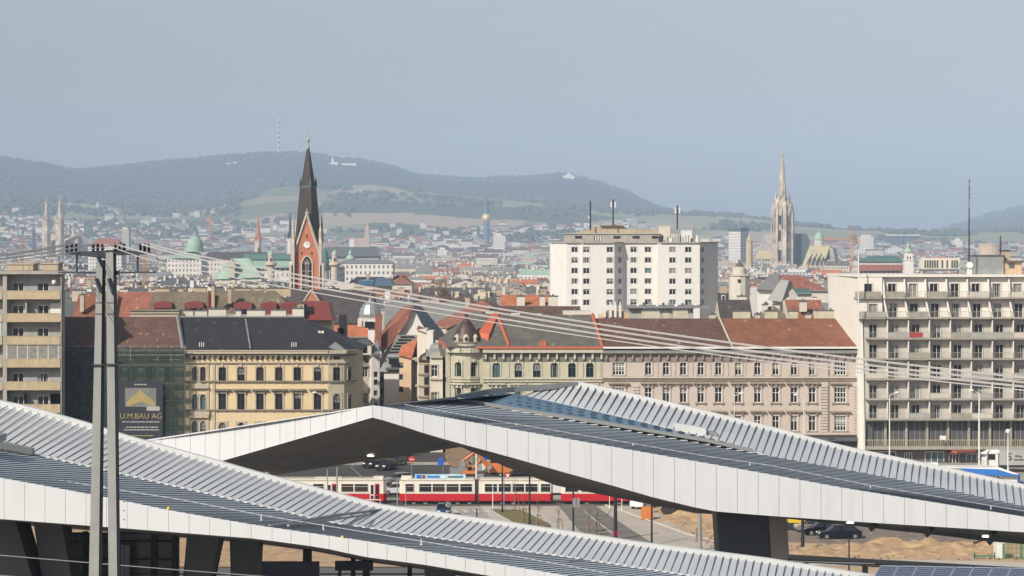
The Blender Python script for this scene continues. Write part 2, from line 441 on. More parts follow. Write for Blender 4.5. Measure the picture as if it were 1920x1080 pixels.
# ---- hills: forest ridge, vineyard slopes in front of it
RIDGE = [(-1500,330),(-900,300),(-400,312),(-100,296),(0,292),(60,300),(150,316),(185,309),(280,303),(400,297),(480,291),(545,290),(600,295),(625,303),(680,305),(730,312),(785,329),(900,334),(950,332),(1000,329),(1065,325),(1120,340),(1170,358),(1210,378),(1240,394),(1300,410),(1400,418),(1500,432),(1600,440),(1700,440),(1745,435),(1800,420),(1860,402),(1920,388),(2000,375),(2200,352),(2600,330),(3200,350)]
LOW = [(-1500,395),(-400,385),(0,372),(200,378),(350,388),(440,374),(520,350),(700,350),(830,362),(960,372),(1100,384),(1235,393),(1400,403),(1500,419),(1600,434),(1700,441),(1800,438),(1920,430),(2400,420),(3200,425)]
def row_z(py, Y): return H - (py - HZ) / F * Y
def hill(u, Y):
    zl = row_z(smooth(LOW, u), 7700); zr = row_z(smooth(RIDGE, u), 9600)
    pts = [(4300, -16), (4450, -8), (5000, 6), (6000, max(8, row_z(431 + 6*math.sin(u*.004), 6000))), (7000, zl*.72 + 12), (7700, zl), (8300, zl*.93 + .05*zr), (8900, (zl+zr)*.52), (9600, zr), (10400, zr*.75), (11800, -16)]
    return smooth(pts, Y)
def hill_noise(x, y, h):
    a = noise.fractal(Vector((x*.0012, y*.0012, 3)), 1.0, 2.0, 4)
    b_ = noise.noise(Vector((x*.02, y*.02, 7)))
    return a * min(16, h * .11) + b_ * min(3.5, h*.03)
def hill_at(x, y):
    h = hill(x / y * F + 960, y); return h + (hill_noise(x, y, h) if h > 8 else 0)
b = MB(); NX, NY = 330, 150; X0, X1 = -4300., 4300.
for j in range(NY + 1):
    y = 4300 + 7500 * j / NY
    for i in range(NX + 1):
        x = X0 + (X1 - X0) * i / NX; b.v.append((x, y, hill_at(x, y)))
for j in range(NY):
    for i in range(NX):
        k = j*(NX+1) + i; b.f.append((k, k+1, k+NX+2, k+NX+1)); b.m.append(0)
m = bpy.data.materials.new('hill_cover'); m.use_nodes = True; MAT['hill_cover'] = m
t = m.node_tree; n = t.nodes; L = t.links; bs = n['Principled BSDF']; bs.inputs['Roughness'].default_value = 1; bs.inputs['Specular IOR Level'].default_value = 0.1
geo = n.new('ShaderNodeNewGeometry')
mp = n.new('ShaderNodeMapping'); mp.inputs['Scale'].default_value = (.0042, .0030, .012); L.new(geo.outputs['Position'], mp.inputs['Vector'])
wn = n.new('ShaderNodeTexNoise'); wn.inputs['Scale'].default_value = 1.2; wn.inputs['Detail'].default_value = 4; L.new(mp.outputs[0], wn.inputs['Vector'])
ad = n.new('ShaderNodeVectorMath'); ad.operation = 'MULTIPLY_ADD'; ad.inputs[1].default_value = (.9,.9,.9); L.new(wn.outputs['Color'], ad.inputs[0]); L.new(mp.outputs[0], ad.inputs[2])
vo = n.new('ShaderNodeTexVoronoi'); vo.inputs['Scale'].default_value = 1.0; L.new(ad.outputs[0], vo.inputs['Vector'])
rp = n.new('ShaderNodeValToRGB'); sc_ = n.new('ShaderNodeSeparateColor'); L.new(vo.outputs['Color'], sc_.inputs[0]); L.new(sc_.outputs[0], rp.inputs[0])
rp.color_ramp.interpolation = 'CONSTANT'; e = rp.color_ramp.elements
e[0].position = 0; e[0].color = (.07,.085,.04,1); e[1].position = .22; e[1].color = (.21,.22,.11,1)
for ps, c in ((.45,(.28,.26,.15,1)),(.60,(.15,.17,.08,1)),(.74,(.36,.28,.19,1)),(.86,(.24,.25,.12,1))):
    q = e.new(ps); q.color = c
n1 = n.new('ShaderNodeTexNoise'); n1.inputs['Scale'].default_value = .012; n1.inputs['Detail'].default_value = 6; n1.inputs['Roughness'].default_value = .75; L.new(geo.outputs['Position'], n1.inputs['Vector'])
fr = n.new('ShaderNodeMix'); fr.data_type = 'RGBA'; fr.inputs[6].default_value = (.026,.034,.024,1); fr.inputs[7].default_value = (.065,.065,.04,1); L.new(n1.outputs['Fac'], fr.inputs[0])
sp = n.new('ShaderNodeSeparateXYZ'); L.new(geo.outputs['Position'], sp.inputs[0])
n2 = n.new('ShaderNodeTexNoise'); n2.inputs['Scale'].default_value = .0016; n2.inputs['Detail'].default_value = 5; L.new(geo.outputs['Position'], n2.inputs['Vector'])
mr = n.new('ShaderNodeMapRange'); L.new(n2.outputs['Fac'], mr.inputs[0]); mr.inputs[3].default_value = -150; mr.inputs[4].default_value = 150
sm = n.new('ShaderNodeMath'); sm.operation = 'ADD'; L.new(sp.outputs[2], sm.inputs[0]); L.new(mr.outputs[0], sm.inputs[1])
th = n.new('ShaderNodeMapRange'); L.new(sm.outputs[0], th.inputs[0]); th.inputs[1].default_value = 235; th.inputs[2].default_value = 250
yl = n.new('ShaderNodeMapRange'); L.new(sp.outputs[1], yl.inputs[0]); yl.inputs[1].default_value = 8250; yl.inputs[2].default_value = 8450
mx = n.new('ShaderNodeMath'); mx.operation = 'MAXIMUM'; L.new(th.outputs[0], mx.inputs[0]); L.new(yl.outputs[0], mx.inputs[1])
# left of the spire the lower slopes are wooded too
wl = n.new('ShaderNodeMath'); wl.operation = 'MULTIPLY_ADD'; L.new(sp.outputs[0], wl.inputs[0]); wl.inputs[1].default_value = -.0016; wl.inputs[2].default_value = -1.35
wa = n.new('ShaderNodeMath'); wa.operation = 'ADD'; wa.use_clamp = True; L.new(wl.outputs[0], wa.inputs[0])
n3 = n.new('ShaderNodeMapRange'); L.new(n2.outputs['Fac'], n3.inputs[0]); n3.inputs[1].default_value = .35; n3.inputs[2].default_value = .65; n3.inputs[3].default_value = -.8; n3.inputs[4].default_value = .8
L.new(n3.outputs[0], wa.inputs[1])
m2 = n.new('ShaderNodeMath'); m2.operation = 'MAXIMUM'; m2.use_clamp = True; L.new(mx.outputs[0], m2.inputs[0]); L.new(wa.outputs[0], m2.inputs[1])
fin = n.new('ShaderNodeMix'); fin.data_type = 'RGBA'; L.new(m2.outputs[0], fin.inputs[0]); L.new(rp.outputs[0], fin.inputs[6]); L.new(fr.outputs[2], fin.inputs[7])
L.new(fin.outputs[2], bs.inputs['Base Color'])
b.build('hills', ['hill_cover'], origin=(0, 7000, 0), kind='structure', smooth=True)

# ---- haze: one closed box of even air
hm = bpy.data.materials.new('haze_air'); hm.use_nodes = True; MAT['haze_air'] = hm
t = hm.node_tree; t.nodes.clear(); pv = t.nodes.new('ShaderNodeVolumePrincipled'); o = t.nodes.new('ShaderNodeOutputMaterial')
pv.inputs['Color'].default_value = (.58, .75, 1.0, 1); pv.inputs['Density'].default_value = 1.12e-4; pv.inputs['Anisotropy'].default_value = -0.25
t.links.new(pv.outputs[0], o.inputs['Volume'])
b = MB(); b.box(-5400, 5400, -280, 12400, -19, 520); b.build('haze', ['haze_air'], origin=(0, 6000, -19), kind='stuff')

# ================================================================ STATION ROOFS
def strip_surface(b, A, B, mi, t=.25):
    for (a0, b0), (a1, b1) in zip(zip(A, B), zip(A[1:], B[1:])):
        b.poly([a0, a1, b1, b0], mi)

# ---- near roof, a folded sheet on dark piers
YF, YV, YR = 112., 128., 134.
nR = [(-400,650),(0,757),(50,767),(169,800),(225,819),(400,867),(480,890),(713,952),(960,986),(1204,1023),(1440,1053),(1660,1088),(1900,1128),(2400,1200)]
nV = [(-400,745),(0,840),(47,849),(169,876),(294,905),(480,947),(583,972),(624,981),(960,1031),(1090,1049),(1290,1080),(1500,1112),(1750,1150),(2400,1240)]
nF = [(-500,800),(0,896),(89,912),(169,927),(225,938),(322,958),(480,985),(694,1016),(960,1062),(1100,1086),(1300,1120),(1500,1155),(1700,1190),(2400,1300)]
nB = [(-500,960),(0,973),(225,990),(480,1010),(605,1027),(683,1044),(797,1059),(960,1087),(1100,1112),(1700,1210),(2400,1320)]
T1 = thing('station_canopy', Vector((-5, 120, 9.1)), 'long folded metal station roof crossing the lower foreground on dark piers', 'station roof', 'folded station roofs')
lightP = []; darkP = []
xv = -150.0
while xv < 1760:
    a = max(9, min(92, lerp([(-100,98),(0,96),(169,84),(480,66),(700,50),(960,36),(1180,20),(1440,6),(1700,-8)], xv)))
    bb = lerp([(-100,215),(300,212),(480,205),(960,150),(1500,110)], xv)
    lightP.append((P(xv, lerp(nV, xv), YV), P(xv + a, lerp(nR, xv + a), YR)))
    darkP.append((P(xv - bb, lerp(nF, xv - bb), YF), P(xv, lerp(nV, xv), YV)))
    xv += 14.8
up = Vector((0, -.2, 1))
for (v0, r0), (v1, r1) in zip(lightP, lightP[1:]):
    b = MB(); e = (v1 - v0) * .03
    b.plate(v0 + e, v1 - e, r1 - e, r0 + e, up, .08); b.build('roof_panel', ['roof_metal'], T1)
b = MB()
for v0, r0 in lightP:
    b.hexa([v0+Vector((-.012,0,0)), v0+Vector((.012,0,0)), r0+Vector((.012,-.3,0)), r0+Vector((-.012,-.3,0)), v0+Vector((-.012,0,.026)), v0+Vector((.012,0,.026)), r0+Vector((.012,-.3,.026)), r0+Vector((-.012,-.3,.026))])
b.build('standing_seams', ['seam_dark'], T1, kind='stuff')
b = MB()
for (f0, v0), (f1, v1) in zip(darkP, darkP[1:]):
    b.plate(f0, f1, v1, v0, up, .08)
b.build('lower_roof_sheet', ['roof_metal_dark'], T1)
b = MB()
for f0, v0 in darkP:
    d = (v0 - f0) * .0
    b.hexa([f0+Vector((-.018,0,0)), f0+Vector((.018,0,0)), v0+Vector((.018,0,0)), v0+Vector((-.018,0,0)), f0+Vector((-.018,0,.04)), f0+Vector((.018,0,.04)), v0+Vector((.018,0,.04)), v0+Vector((-.018,0,.04))])
b.build('lower_seams', ['seam_blue'], T1, kind='stuff')
# gutter along the top edge and the upstand in the fold
def edge_pts(tab, x0, x1, st, Y, dz=0): 
    out = []; x = x0
    while x <= x1: out.append(P(x, lerp(tab, x), Y) + Vector((0,0,dz))); x += st
    return out
def edge_box(b, pts, y0, y1, z0, z1, mi=0):
    for a, c in zip(pts, pts[1:]):
        b.hexa([a+Vector((0,y0,z0)), c+Vector((0,y0,z0)), c+Vector((0,y1,z0)), a+Vector((0,y1,z0)), a+Vector((0,y0,z1)), c+Vector((0,y0,z1)), c+Vector((0,y1,z1)), a+Vector((0,y1,z1))], mi)
b = MB(); rp_ = edge_pts(nR, -200, 1780, 40, YR); edge_box(b, rp_, -.05, .5, -.1, .16); edge_box(b, rp_, -.35, -.2, -.12, .03, 0); b.build('ridge_gutter', ['gutter_white'], T1)
b = MB()
for i, (v0, r0) in enumerate(lightP[:-1]): b.box(v0.x-.12, v0.x+.22, v0.y-.12, v0.y+.05, v0.z-.02, v0.z+.07)
b.build('fold_clips', ['gutter_white'], T1, kind='stuff')
# fascia panels
xs = []; x = -145.
while x < 1700: xs.append(x); x += lerp([(0,38.3),(480,39),(500,35.5),(960,37.5)], x)
for a, c in zip(xs, xs[1:]):
    b = MB(); g_ = .7
    t0, t1, b0, b1 = P(a+g_*.4, lerp(nF, a), YF), P(c-g_*.4, lerp(nF, c), YF), P(a+g_*.4, lerp(nB, a), YF), P(c-g_*.4, lerp(nB, c), YF)
    o2 = Vector((0, .12, 0)); b.hexa([b0, b1, b1+o2, b0+o2, t0, t1, t1+o2, t0+o2])
    b.build('fascia_panel', ['fascia_white'], T1)
b = MB()
FT_ = edge_pts(nF, -145, 1690, 35, YF+.13); FB_ = edge_pts(nB, -145, 1690, 35, YF+.13)
strip_surface(b, FT_, FB_, 1)
sfar = [Vector((SX(x_, YR), YR, SZ(lerp(nB, x_)+9, YR))) for x_ in range(-145, 1691, 35)]
strip_surface(b, FB_, sfar, 0)
strip_surface(b, sfar, [Vector((p.x, YR, SZ(lerp(nR, 960 + p.x*F/YR), YR)-.1)) for p in sfar], 0)
b.build('soffit', ['soffit_brown', 'seam_dark'], T1)
# drain beam over the joint, rail wires on the sheet
b = MB(); b.bar(P(505, 988, 113), P(640, 965, 128), .10, 0, 8); b.bar(P(640, 965, 128), P(712, 956, 133.5), .07, 0, 8); b.bar(P(540, 985, 114), P(690, 965, 130), .06, 0, 8)
b.build('drain_pipe', ['gutter_grey'], T1)
b = MB(); b.bar(P(990, 1080, 113), P(1092, 1050, 127.5), .12, 0, 4); b.box(*sorted((SX(1090,127), SX(1101,127))), 126.6, 127.2, SZ(1060,127), SZ(1050,127)); b.bar(P(1075,1062,120), P(1085,1090,120), .07); b.build('access_ladder', ['gutter_grey'], T1)
def safety_line(parent, pts, posts):
    b = MB()
    for a, c in zip(pts, pts[1:]): b.bar(a, c, .018, 0, 4)
    b.build('safety_cable', ['gutter_white'], parent)
    for p in posts:
        q = MB(); q.lathe(p - Vector((0,0,.28)), [(.09,0),(.09,.05),(.03,.06),(.03,.3),(.05,.31)], 8); q.build('cable_post', ['gutter_white'], parent)
cab = [(-60,872),(60,892),(200,915),(340,937),(490,966),(600,984),(760,1010),(960,1042),(1140,1075)]
safety_line(T1, [P(x_, y_, 117) for x_, y_ in cab], [P(490,966,117), P(606,984,117), P(790,1012,117), P(196,912,117)])
for (px, py) in ((316, 955), (642, 1009)):
    b = MB(); p = P(px, py, YF+.3); b.lathe(p - Vector((0,0,.1)), [(.14,0),(.10,.08),(.03,.22)], 8); b.build('beacon', ['yellow_plant'], T1)
b = MB(); b.box(SX(-60,124), SX(12,124), 121, 124, SZ(812,124)-.35, SZ(812,124)); b.build('vent_box', ['gutter_grey'], T1)
b = MB(); p0, p1 = P(-60, 826, 126), P(62, 852, 127.5); edge_box(b, [p0, p1], -.4, .4, 0, .3); b.build('fold_beam', ['gutter_grey'], T1)
# piers: tapered boxes standing on the platform
def pier(parent, name, top, bot, Y, d, m_, z0=9.0):
    (a, ya), (c, yc) = top; (e, f) = bot
    zt = SZ((ya+yc)/2, Y)
    ye = 1085; zb = SZ(ye, Y)
    k = (zt - z0) / (zt - zb)
    xa, xc, xe, xf = SX(a,Y), SX(c,Y), SX(e,Y), SX(f,Y)
    xe = xa + (xe-xa)*k; xf = xc + (xf-xc)*k
    b = MB(); b.hexa([(xe,Y,z0),(xf,Y,z0),(xf,Y+d,z0),(xe,Y+d,z0),(xa,Y,zt+.6),(xc,Y,zt+.6),(xc,Y+d,zt+.6),(xa,Y+d,zt+.6)])
    return b.build(name, [m_], parent)
pier(T1, 'pier', ((-60,975),(22,977)), (-70, 55), 118, 3, 'pier_grey')
pier(T1, 'pier', ((60,983),(112,986)), (76, 131), 119, 2.2, 'pier_grey')
pier(T1, 'pier', ((352,1006),(417,1010)), (347, 398), 120, 2.5, 'pier_dark')
pier(T1, 'pier', ((430,1012),(486,1016)), (432, 482), 121, 2.5, 'pier_dark')
pier(T1, 'pier', ((793,1062),(848,1068)), (795, 850), 121, 2.2, 'pier_grey')
pier(T1, 'pier', ((1250,1115),(1330,1120)), (1255, 1335), 121, 2.2, 'pier_grey')

# glazed waiting room behind the near roof's piers
T = thing('waiting_room', Vector((SX(230,127), 127, 9)), 'dark framed glass waiting room under the near station roof between two piers', 'shelter')
b = MB(); x0, x1 = SX(128,127), SX(336,127)
b.box(x0, x1, 127.1, 127.16, 9, SZ(1000,127)); b.build('pane', ['glass_dull'], T)
for px in (128, 160, 289, 327):
    b = MB(); w_ = .12 if px != 289 else .16; b.box(SX(px,127)-w_, SX(px,127)+w_, 126.9, 127.1, 9, SZ(996,127)); b.build('mullion', ['steel_black'], T)
for z_ in (1015, 1049, 1000):
    b = MB(); b.box(x0, x1, 126.92, 127.08, SZ(z_,127)-.04, SZ(z_,127)+.05); b.build('transom', ['steel_black'], T)
b = MB(); b.box(SX(236,126), SX(245,126), 125.6, 126.2, 9, SZ(1020,126)); b.box(SX(229,126), SX(235,126), 125.6, 126.2, 9, SZ(1020,126)); b.build('service_cabinet', ['steel_grey'], origin=(SX(237,126),126,9), label='pale grey service cabinet standing beside the tall mast on the platform', cat='cabinet')
def info_board(px0, px1, py0, py1, Y, label, txt=None):
    T = thing('platform_sign', Vector((SX((px0+px1)/2, Y), Y, 9)), label, 'sign', 'dark blue platform boards')
    b = MB(); b.box(SX(px0,Y), SX(px1,Y), Y, Y+.35, SZ(py1,Y), SZ(py0,Y)); b.build('board', ['sign_blue'], T)
    for f_ in (.12, .88):
        x = SX(px0+(px1-px0)*f_, Y); b = MB(); b.box(x-.08, x+.08, Y+.1, Y+.25, 9, SZ(py1,Y)); b.build('post', ['steel_black'], T)
info_board(490, 598, 1054, 1082, 118, 'wide dark blue platform board beside the stout pier under the near roof')
info_board(628, 699, 1053, 1070, 124, 'narrow dark blue platform sign on black posts under the near roof')
for i, (px, top) in enumerate(((572, 1035), (580, 1036), (684, 1050), (768, 1062), (662, 1070))):
    b = MB(); b.box(SX(px,126)-.11, SX(px,126)+.11, 126, 126.3, 9, SZ(top,126)+.6); b.build('platform_post', ['steel_black'], label=['black platform post left of the narrow sign under the near roof','slim black twin post beside its neighbour under the near roof','black post rising behind the narrow platform sign','lone black platform post right of the narrow sign','short black post under the narrow platform sign'][i], cat='post', group='black platform posts')
b = MB(); b.box(-40, 4, 125.9, 126.0, SZ(1076,126)-.03, SZ(1076,126)+.03); b.build('platform_rail', ['steel_black'], label='thin black handrail running along the platform under the near roof', cat='railing')
# platform decks
for nm, x0, x1, y0, y1 in (('platform', -70, 60, 96, 165),):
    b = MB(); b.box(x0, x1, y0, y1, 0, 8.98); b.build(nm, ['platform'], kind='structure')

# ---- far roof over the forecourt
T2 = thing('station_canopy', Vector((8, 165, 9.1)), 'folded metal roof with a peaked white fascia and blue skylight strip above the trams', 'station roof', 'folded station roofs')
mFT = [(698,760),(730,764),(960,805),(1115,832),(1310,866),(1440,889),(1587,916),(1745,941),(1920,969),(2300,1030)]
mFB = [(698,783),(735,792),(774,806),(849,828),(924,848),(960,858),(1077,891),(1154,912),(1227,933),(1310,953),(1343,959),(1440,967),(1587,977),(1920,998),(2300,1022)]
mV = [(855,752),(960,770),(1307,831),(1440,855),(1618,887),(1754,913),(1920,950),(2300,1035)]
mLV = [(900,741),(965,739),(1079,761),(1221,794),(1330,822),(1400,841),(1440,855),(1618,887),(1754,913),(1920,950),(2300,1035)]
mR = [(965,737),(1083,721),(1100,724),(1257,760),(1440,804),(1587,843),(1745,876),(1920,914),(2300,1000)]
Y1, Y2, Y3 = 155., 172., 181.
def yLV(x): return lerp([(900,179.5),(965,178),(1400,172.3),(1440,172),(2300,172)], x) if x < 1440 else 172.
xs = []; x = 716.
while x < 2290: xs.append(x); x += 39.2
xs = [698.4] + xs
for a, c in zip(xs, xs[1:]):
    b = MB(); t0, t1, b0, b1 = P(a+.3, lerp(mFT, a), Y1), P(c-.3, lerp(mFT, c), Y1), P(a+.3, lerp(mFB, a), Y1), P(c-.3, lerp(mFB, c), Y1)
    o2 = Vector((0,.15,0)); b.hexa([b0, b1, b1+o2, b0+o2, t0, t1, t1+o2, t0+o2]); b.build('fascia_panel', ['fascia_white'], T2)
# the fascia that turns back from the peak, running away to the left
P0t, P0b = P(698, 760, Y1), P(698, 783, Y1)
YL = 172.
lt = [(698,760),(600,776),(500,791),(400,806),(270,825),(150,843)]
lb = [(698,783),(600,812),(480,846),(410,866),(330,888),(150,935)]
def yl_(x): return Y1 + (698 - x) / (698 - 270) * (YL - Y1)
xs2 = [698.]
while xs2[-1] > 170: xs2.append(xs2[-1] - lerp([(250,27),(700,29.2)], xs2[-1]))
for a, c in zip(xs2, xs2[1:]):
    b = MB(); e = .35
    q = [P(c+e, lerp(lb[::-1], c), yl_(c)), P(a-e, lerp(lb[::-1], a), yl_(a)), P(a-e, lerp(lt[::-1], a), yl_(a)), P(c+e, lerp(lt[::-1], c), yl_(c))]
    nn = Vector((.1,.1,0)); b.hexa([q[0], q[1], q[1]+nn, q[0]+nn, q[3], q[2], q[2]+nn, q[3]+nn]); b.build('fascia_panel', ['fascia_white'], T2)
b = MB(); up2 = Vector((0,-.1,1))
# backing of both fascias
A = [P(x_, lerp(mFT, x_), Y1+.16) for x_ in range(700, 2300, 40)]; B_ = [P(x_, lerp(mFB, x_), Y1+.16) for x_ in range(700, 2300, 40)]
strip_surface(b, A, B_, 1)
A = [P(x_, lerp(lt[::-1], x_), yl_(x_)+.2) for x_ in range(160, 700, 30)]; B2 = [P(x_, lerp(lb[::-1], x_), yl_(x_)+.2) for x_ in range(160, 700, 30)]
strip_surface(b, A, B2, 1)
# soffit facets
C0, D0, E0 = P(492, 894, 180), P(864, 838, 180), P(1015, 872, Y1+.2)
b.poly([P0b, P(410,866,yl_(410)), C0, D0], 0)
b.poly([P0b, D0, E0], 0)
b.poly([P(410,866,yl_(410)), P(160,932,yl_(160)), P(200,960,180), C0], 0)
sf = [(864,838),(1015,905),(1300,962),(1470,972),(1612,987),(1668,994),(1748,1002),(1857,1016),(1920,1020),(2300,1050)]
ns = [Vector((SX(x_,Y1), Y1+.2, SZ(lerp(mFB, x_), Y1))) for x_ in range(1015, 2300, 60)]
fs = [P(lerp([(1015,864),(1300,1290),(2300,2290)], x_), lerp(sf, lerp([(1015,864),(1300,1290),(2300,2290)], x_)), 178) for x_ in range(1015, 2300, 60)]
strip_surface(b, ns, fs, 0)
# back wall from the soffit up to the ridge
bk = [Vector((p.x, 180, p.z)) for p in fs]
strip_surface(b, bk, [Vector((p.x, Y3, SZ(lerp(mR, 960 + p.x*F/Y3), Y3) - .15)) for p in bk], 0)
b.poly([P0t+Vector((0,.1,-.1)), P(965,739,178), Vector((D0.x,180,D0.z)), Vector((C0.x,180,C0.z)), P(270,828,YL)], 1)
b.build('soffit', ['soffit_brown', 'seam_dark'], T2)
for p in (P(695, 853, 176), P(1848, 1004, 165), P(1594, 978, 157), P(497, 888, 178)):
    q = MB(); q.lathe(p - Vector((0,0,.10)), [(.24,0),(.24,.05),(.2,.08)], 14); q.build('ceiling_lamp', ['lamp_white'], T2)
for px in (1640, 1745, 1862):
    q = MB(); q.bar(P(px+1, lerp(mFB, px)+4, 156.5), P(px-6, lerp(sf, px)+1, 177), .22, 0, 4); q.build('soffit_joint', ['steel_black'], T2)
# light sheets with seams
pan = []; x = 985.
while x < 2290:
    ax = lerp([(985,26),(1071,21),(1300,19),(1500,13),(1745,1),(1900,-6),(2300,-15)], x)
    v = P(x, lerp(mLV, x), yLV(x)); r = P(x+ax, lerp(mR, x+ax), Y3); pan.append((v, r)); x += 13.9
for (v0, r0), (v1, r1) in zip(pan, pan[1:]):
    q = MB(); e = (v1 - v0) * .03; q.plate(v0+e, v1-e, r1-e, r0+e, up2, .08); q.build('roof_panel', ['roof_metal'], T2)
b = MB()
for v0, r0 in pan:
    w_ = .018
    b.hexa([v0+Vector((-w_,0,-.05)), v0+Vector((w_,0,-.05)), r0+Vector((w_,-.4,-.08)), r0+Vector((-w_,-.4,-.08)), v0+Vector((-w_,0,.035)), v0+Vector((w_,0,.035)), r0+Vector((w_,-.4,.035)), r0+Vector((-w_,-.4,.035))])
b.build('standing_seams', ['seam_dark'], T2, kind='stuff')
b = MB(); rp_ = [P(x_, lerp(mR, x_), Y3) for x_ in range(1083, 2300, 40)]; edge_box(b, rp_, -.05, .6, -.1, .22); edge_box(b, rp_, -.5, -.3, -.2, .02); b.build('ridge_gutter', ['gutter_white'], T2)
b = MB(); edge_box(b, [P(855,747,172.5), P(912,736,177), P(965,731,179), P(1083,722,181)], -.15, .35, -.15, .22); edge_box(b, [P(728,763,155.3), P(790,756,164), P(855,748,172)], -.15, .3, -.12, .16); b.build('edge_trim', ['gutter_grey'], T2)
# dark lower sheet and its seams
b = MB(); s_ = MB(); x = 735.
pf = []
while x < 2350:
    bx = lerp([(735,20),(855,90),(1100,215),(1500,260),(1920,250),(2300,250)], x)
    vy = lerp([(698,760),(730,762),(855,752)], x) if x < 855 else lerp(mV, x)
    Yv = lerp([(730,156),(855,172)], x) if x < 855 else 172.
    fx = max(700, x - bx)
    pf.append((P(fx, lerp(mFT, fx), Y1), P(x, vy, Yv))); x += 18.5
for (f0, v0), (f1, v1) in zip(pf, pf[1:]):
    if (f1 - f0).length < .01: b.poly([f0, v1, v0])
    else: b.plate(f0, f1, v1, v0, up2, .08)
for f0, v0 in pf:
    s_.hexa([f0+Vector((-.024,0,0)), f0+Vector((.024,0,0)), v0+Vector((.024,0,0)), v0+Vector((-.024,0,0)), f0+Vector((-.024,0,.05)), f0+Vector((.024,0,.05)), v0+Vector((.024,0,.05)), v0+Vector((-.024,0,.05))])
b.build('lower_roof_sheet', ['roof_metal_dark'], T2); s_.build('lower_seams', ['seam_blue'], T2, kind='stuff')
# skylight strip: glass facets with dark bars
ux = [862, 912, 965, 1020, 1079, 1150, 1221, 1290, 1345, 1400]
upper = [P(x_, lerp([(862,743),(912,735.5),(965,738),(1079,761.5),(1221,794.5),(1330,822.5),(1400,840)], x_), max(172.6, yLV(x_)) + .1) for x_ in ux]
lower = [P(x_, lerp([(862,746),(960,764),(1154,793),(1321,821),(1400,841)], x_), 172.8) for x_ in ux]
for i in range(len(ux)-1):
    q = MB(); q.plate(lower[i], lower[i+1], upper[i+1], upper[i], up2, .06); q.build('skylight_pane', ['skylight_blue'], T2)
b = MB()
for i in range(len(ux)-1):
    for k in range(1, 4):
        f_ = k / 4; a = lower[i].lerp(upper[i], f_); c = lower[i+1].lerp(upper[i+1], f_)
        for sgm in range(3):
            t0 = (sgm + .15 + .1*(k % 2)) / 3; b.bar(a.lerp(c, t0), a.lerp(c, t0 + .16), .05, 0, 4)
b.build('skylight_bars', ['seam_dark'], T2, kind='stuff')
b = MB(); edge_box(b, [P(x_, lerp([(855,748),(960,766),(1154,797),(1321,825),(1410,845)], x_), 172.3) for x_ in (855,960,1060,1154,1240,1321,1410)], -.2, .3, -.1, .12); b.build('fold_beam', ['gutter_grey'], T2)
b = MB(); x = 960.
while x < 1440:
    p = P(x, lerp(mV, x), 171.9); b.box(p.x, p.x+.5, p.y-.12, p.y, p.z-.03, p.z+.02); x += 21
b.build('fold_clips', ['gutter_white'], T2, kind='stuff')
cab = [(745,760),(960,798),(1190,836),(1310,857),(1440,876),(1632,914),(1858,952),(2000,975)]
safety_line(T2, [P(x_, y_-4, 159) for x_, y_ in cab], [P(x_, y_-4, 159) for x_, y_ in ((763,763),(968,798),(1187,835),(1406,872),(1632,914),(1858,952))])
b = MB(); p = P(1266, 808, 174); q0, q1 = SX(1266,174), SX(1324,174)
b.hexa([(q0,174,SZ(807,174)-.2),(q1,174,SZ(818,174)-.2),(q1,176.5,SZ(816,176)-.2),(q0,176.5,SZ(804,176)-.2),(q0,174,SZ(793,174)),(q1,174,SZ(804,174)),(q1,176.5,SZ(802,176)),(q0,176.5,SZ(791,176))])
b.build('smoke_vent', ['gutter_white'], T2)
b = MB(); q2 = SX(1345,174); b.hexa([(q1+.02,174.3,SZ(819,174)-.1),(q2,174.3,SZ(822,174)-.1),(q2,176.5,SZ(818,176)-.2),(q1+.02,176.5,SZ(816,176)-.2),(q1+.02,174.3,SZ(810,174)),(q2,174.3,SZ(812,174)),(q2,176.5,SZ(808,176)),(q1+.02,176.5,SZ(806,176))]); b.build('vent_housing', ['gutter_grey'], T2)
pier(T2, 'pier', ((1343,959),(1472,970)), (1351, 1480), 160, 4, 'pier_dark', 9)
pier(T2, 'pier', ((1441,968),(1474,970)), (1448, 1482), 159.7, .25, 'soffit_brown', 9)
# rail along the platform edge, solar roof
T = thing('pipe_railing', Vector((SX(1700,150), 150, 9)), 'thick black pipe rail on posts beyond the solar panels', 'railing')
b = MB(); b.bar(P(1478,1045,150), P(1990,1074,146), .19, 0, 8); b.build('rail_pipe', ['steel_black'], T)
b = MB(); b.bar(P(1478,1050,150), P(1990,1080,146), .10, 0, 6); b.build('rail_pipe', ['steel_black'], T)
for px, py in ((1511,1052),(1622,1058),(1850,1070),(1960,1076)):
    b = MB(); Yp = lerp([(1478,150),(1990,146)], px); b.box(SX(px,Yp)-.16, SX(px,Yp)+.16, Yp-.12, Yp+.12, 8.9, SZ(py,Yp)); b.build('post', ['steel_black'], T)
T = thing('solar_roof', Vector((SX(1850,92), 92, 0)), 'row of blue solar panels on a low roof at the picture corner', 'solar panels')
b = MB(); zr_ = SZ(1082, 91)-.35; b.box(SX(1640,90), SX(2300,90), 84, 94, 0, zr_); b.build('roof_deck', ['concrete'], T)
xs = [1650 + 35.2*i for i in range(15)]
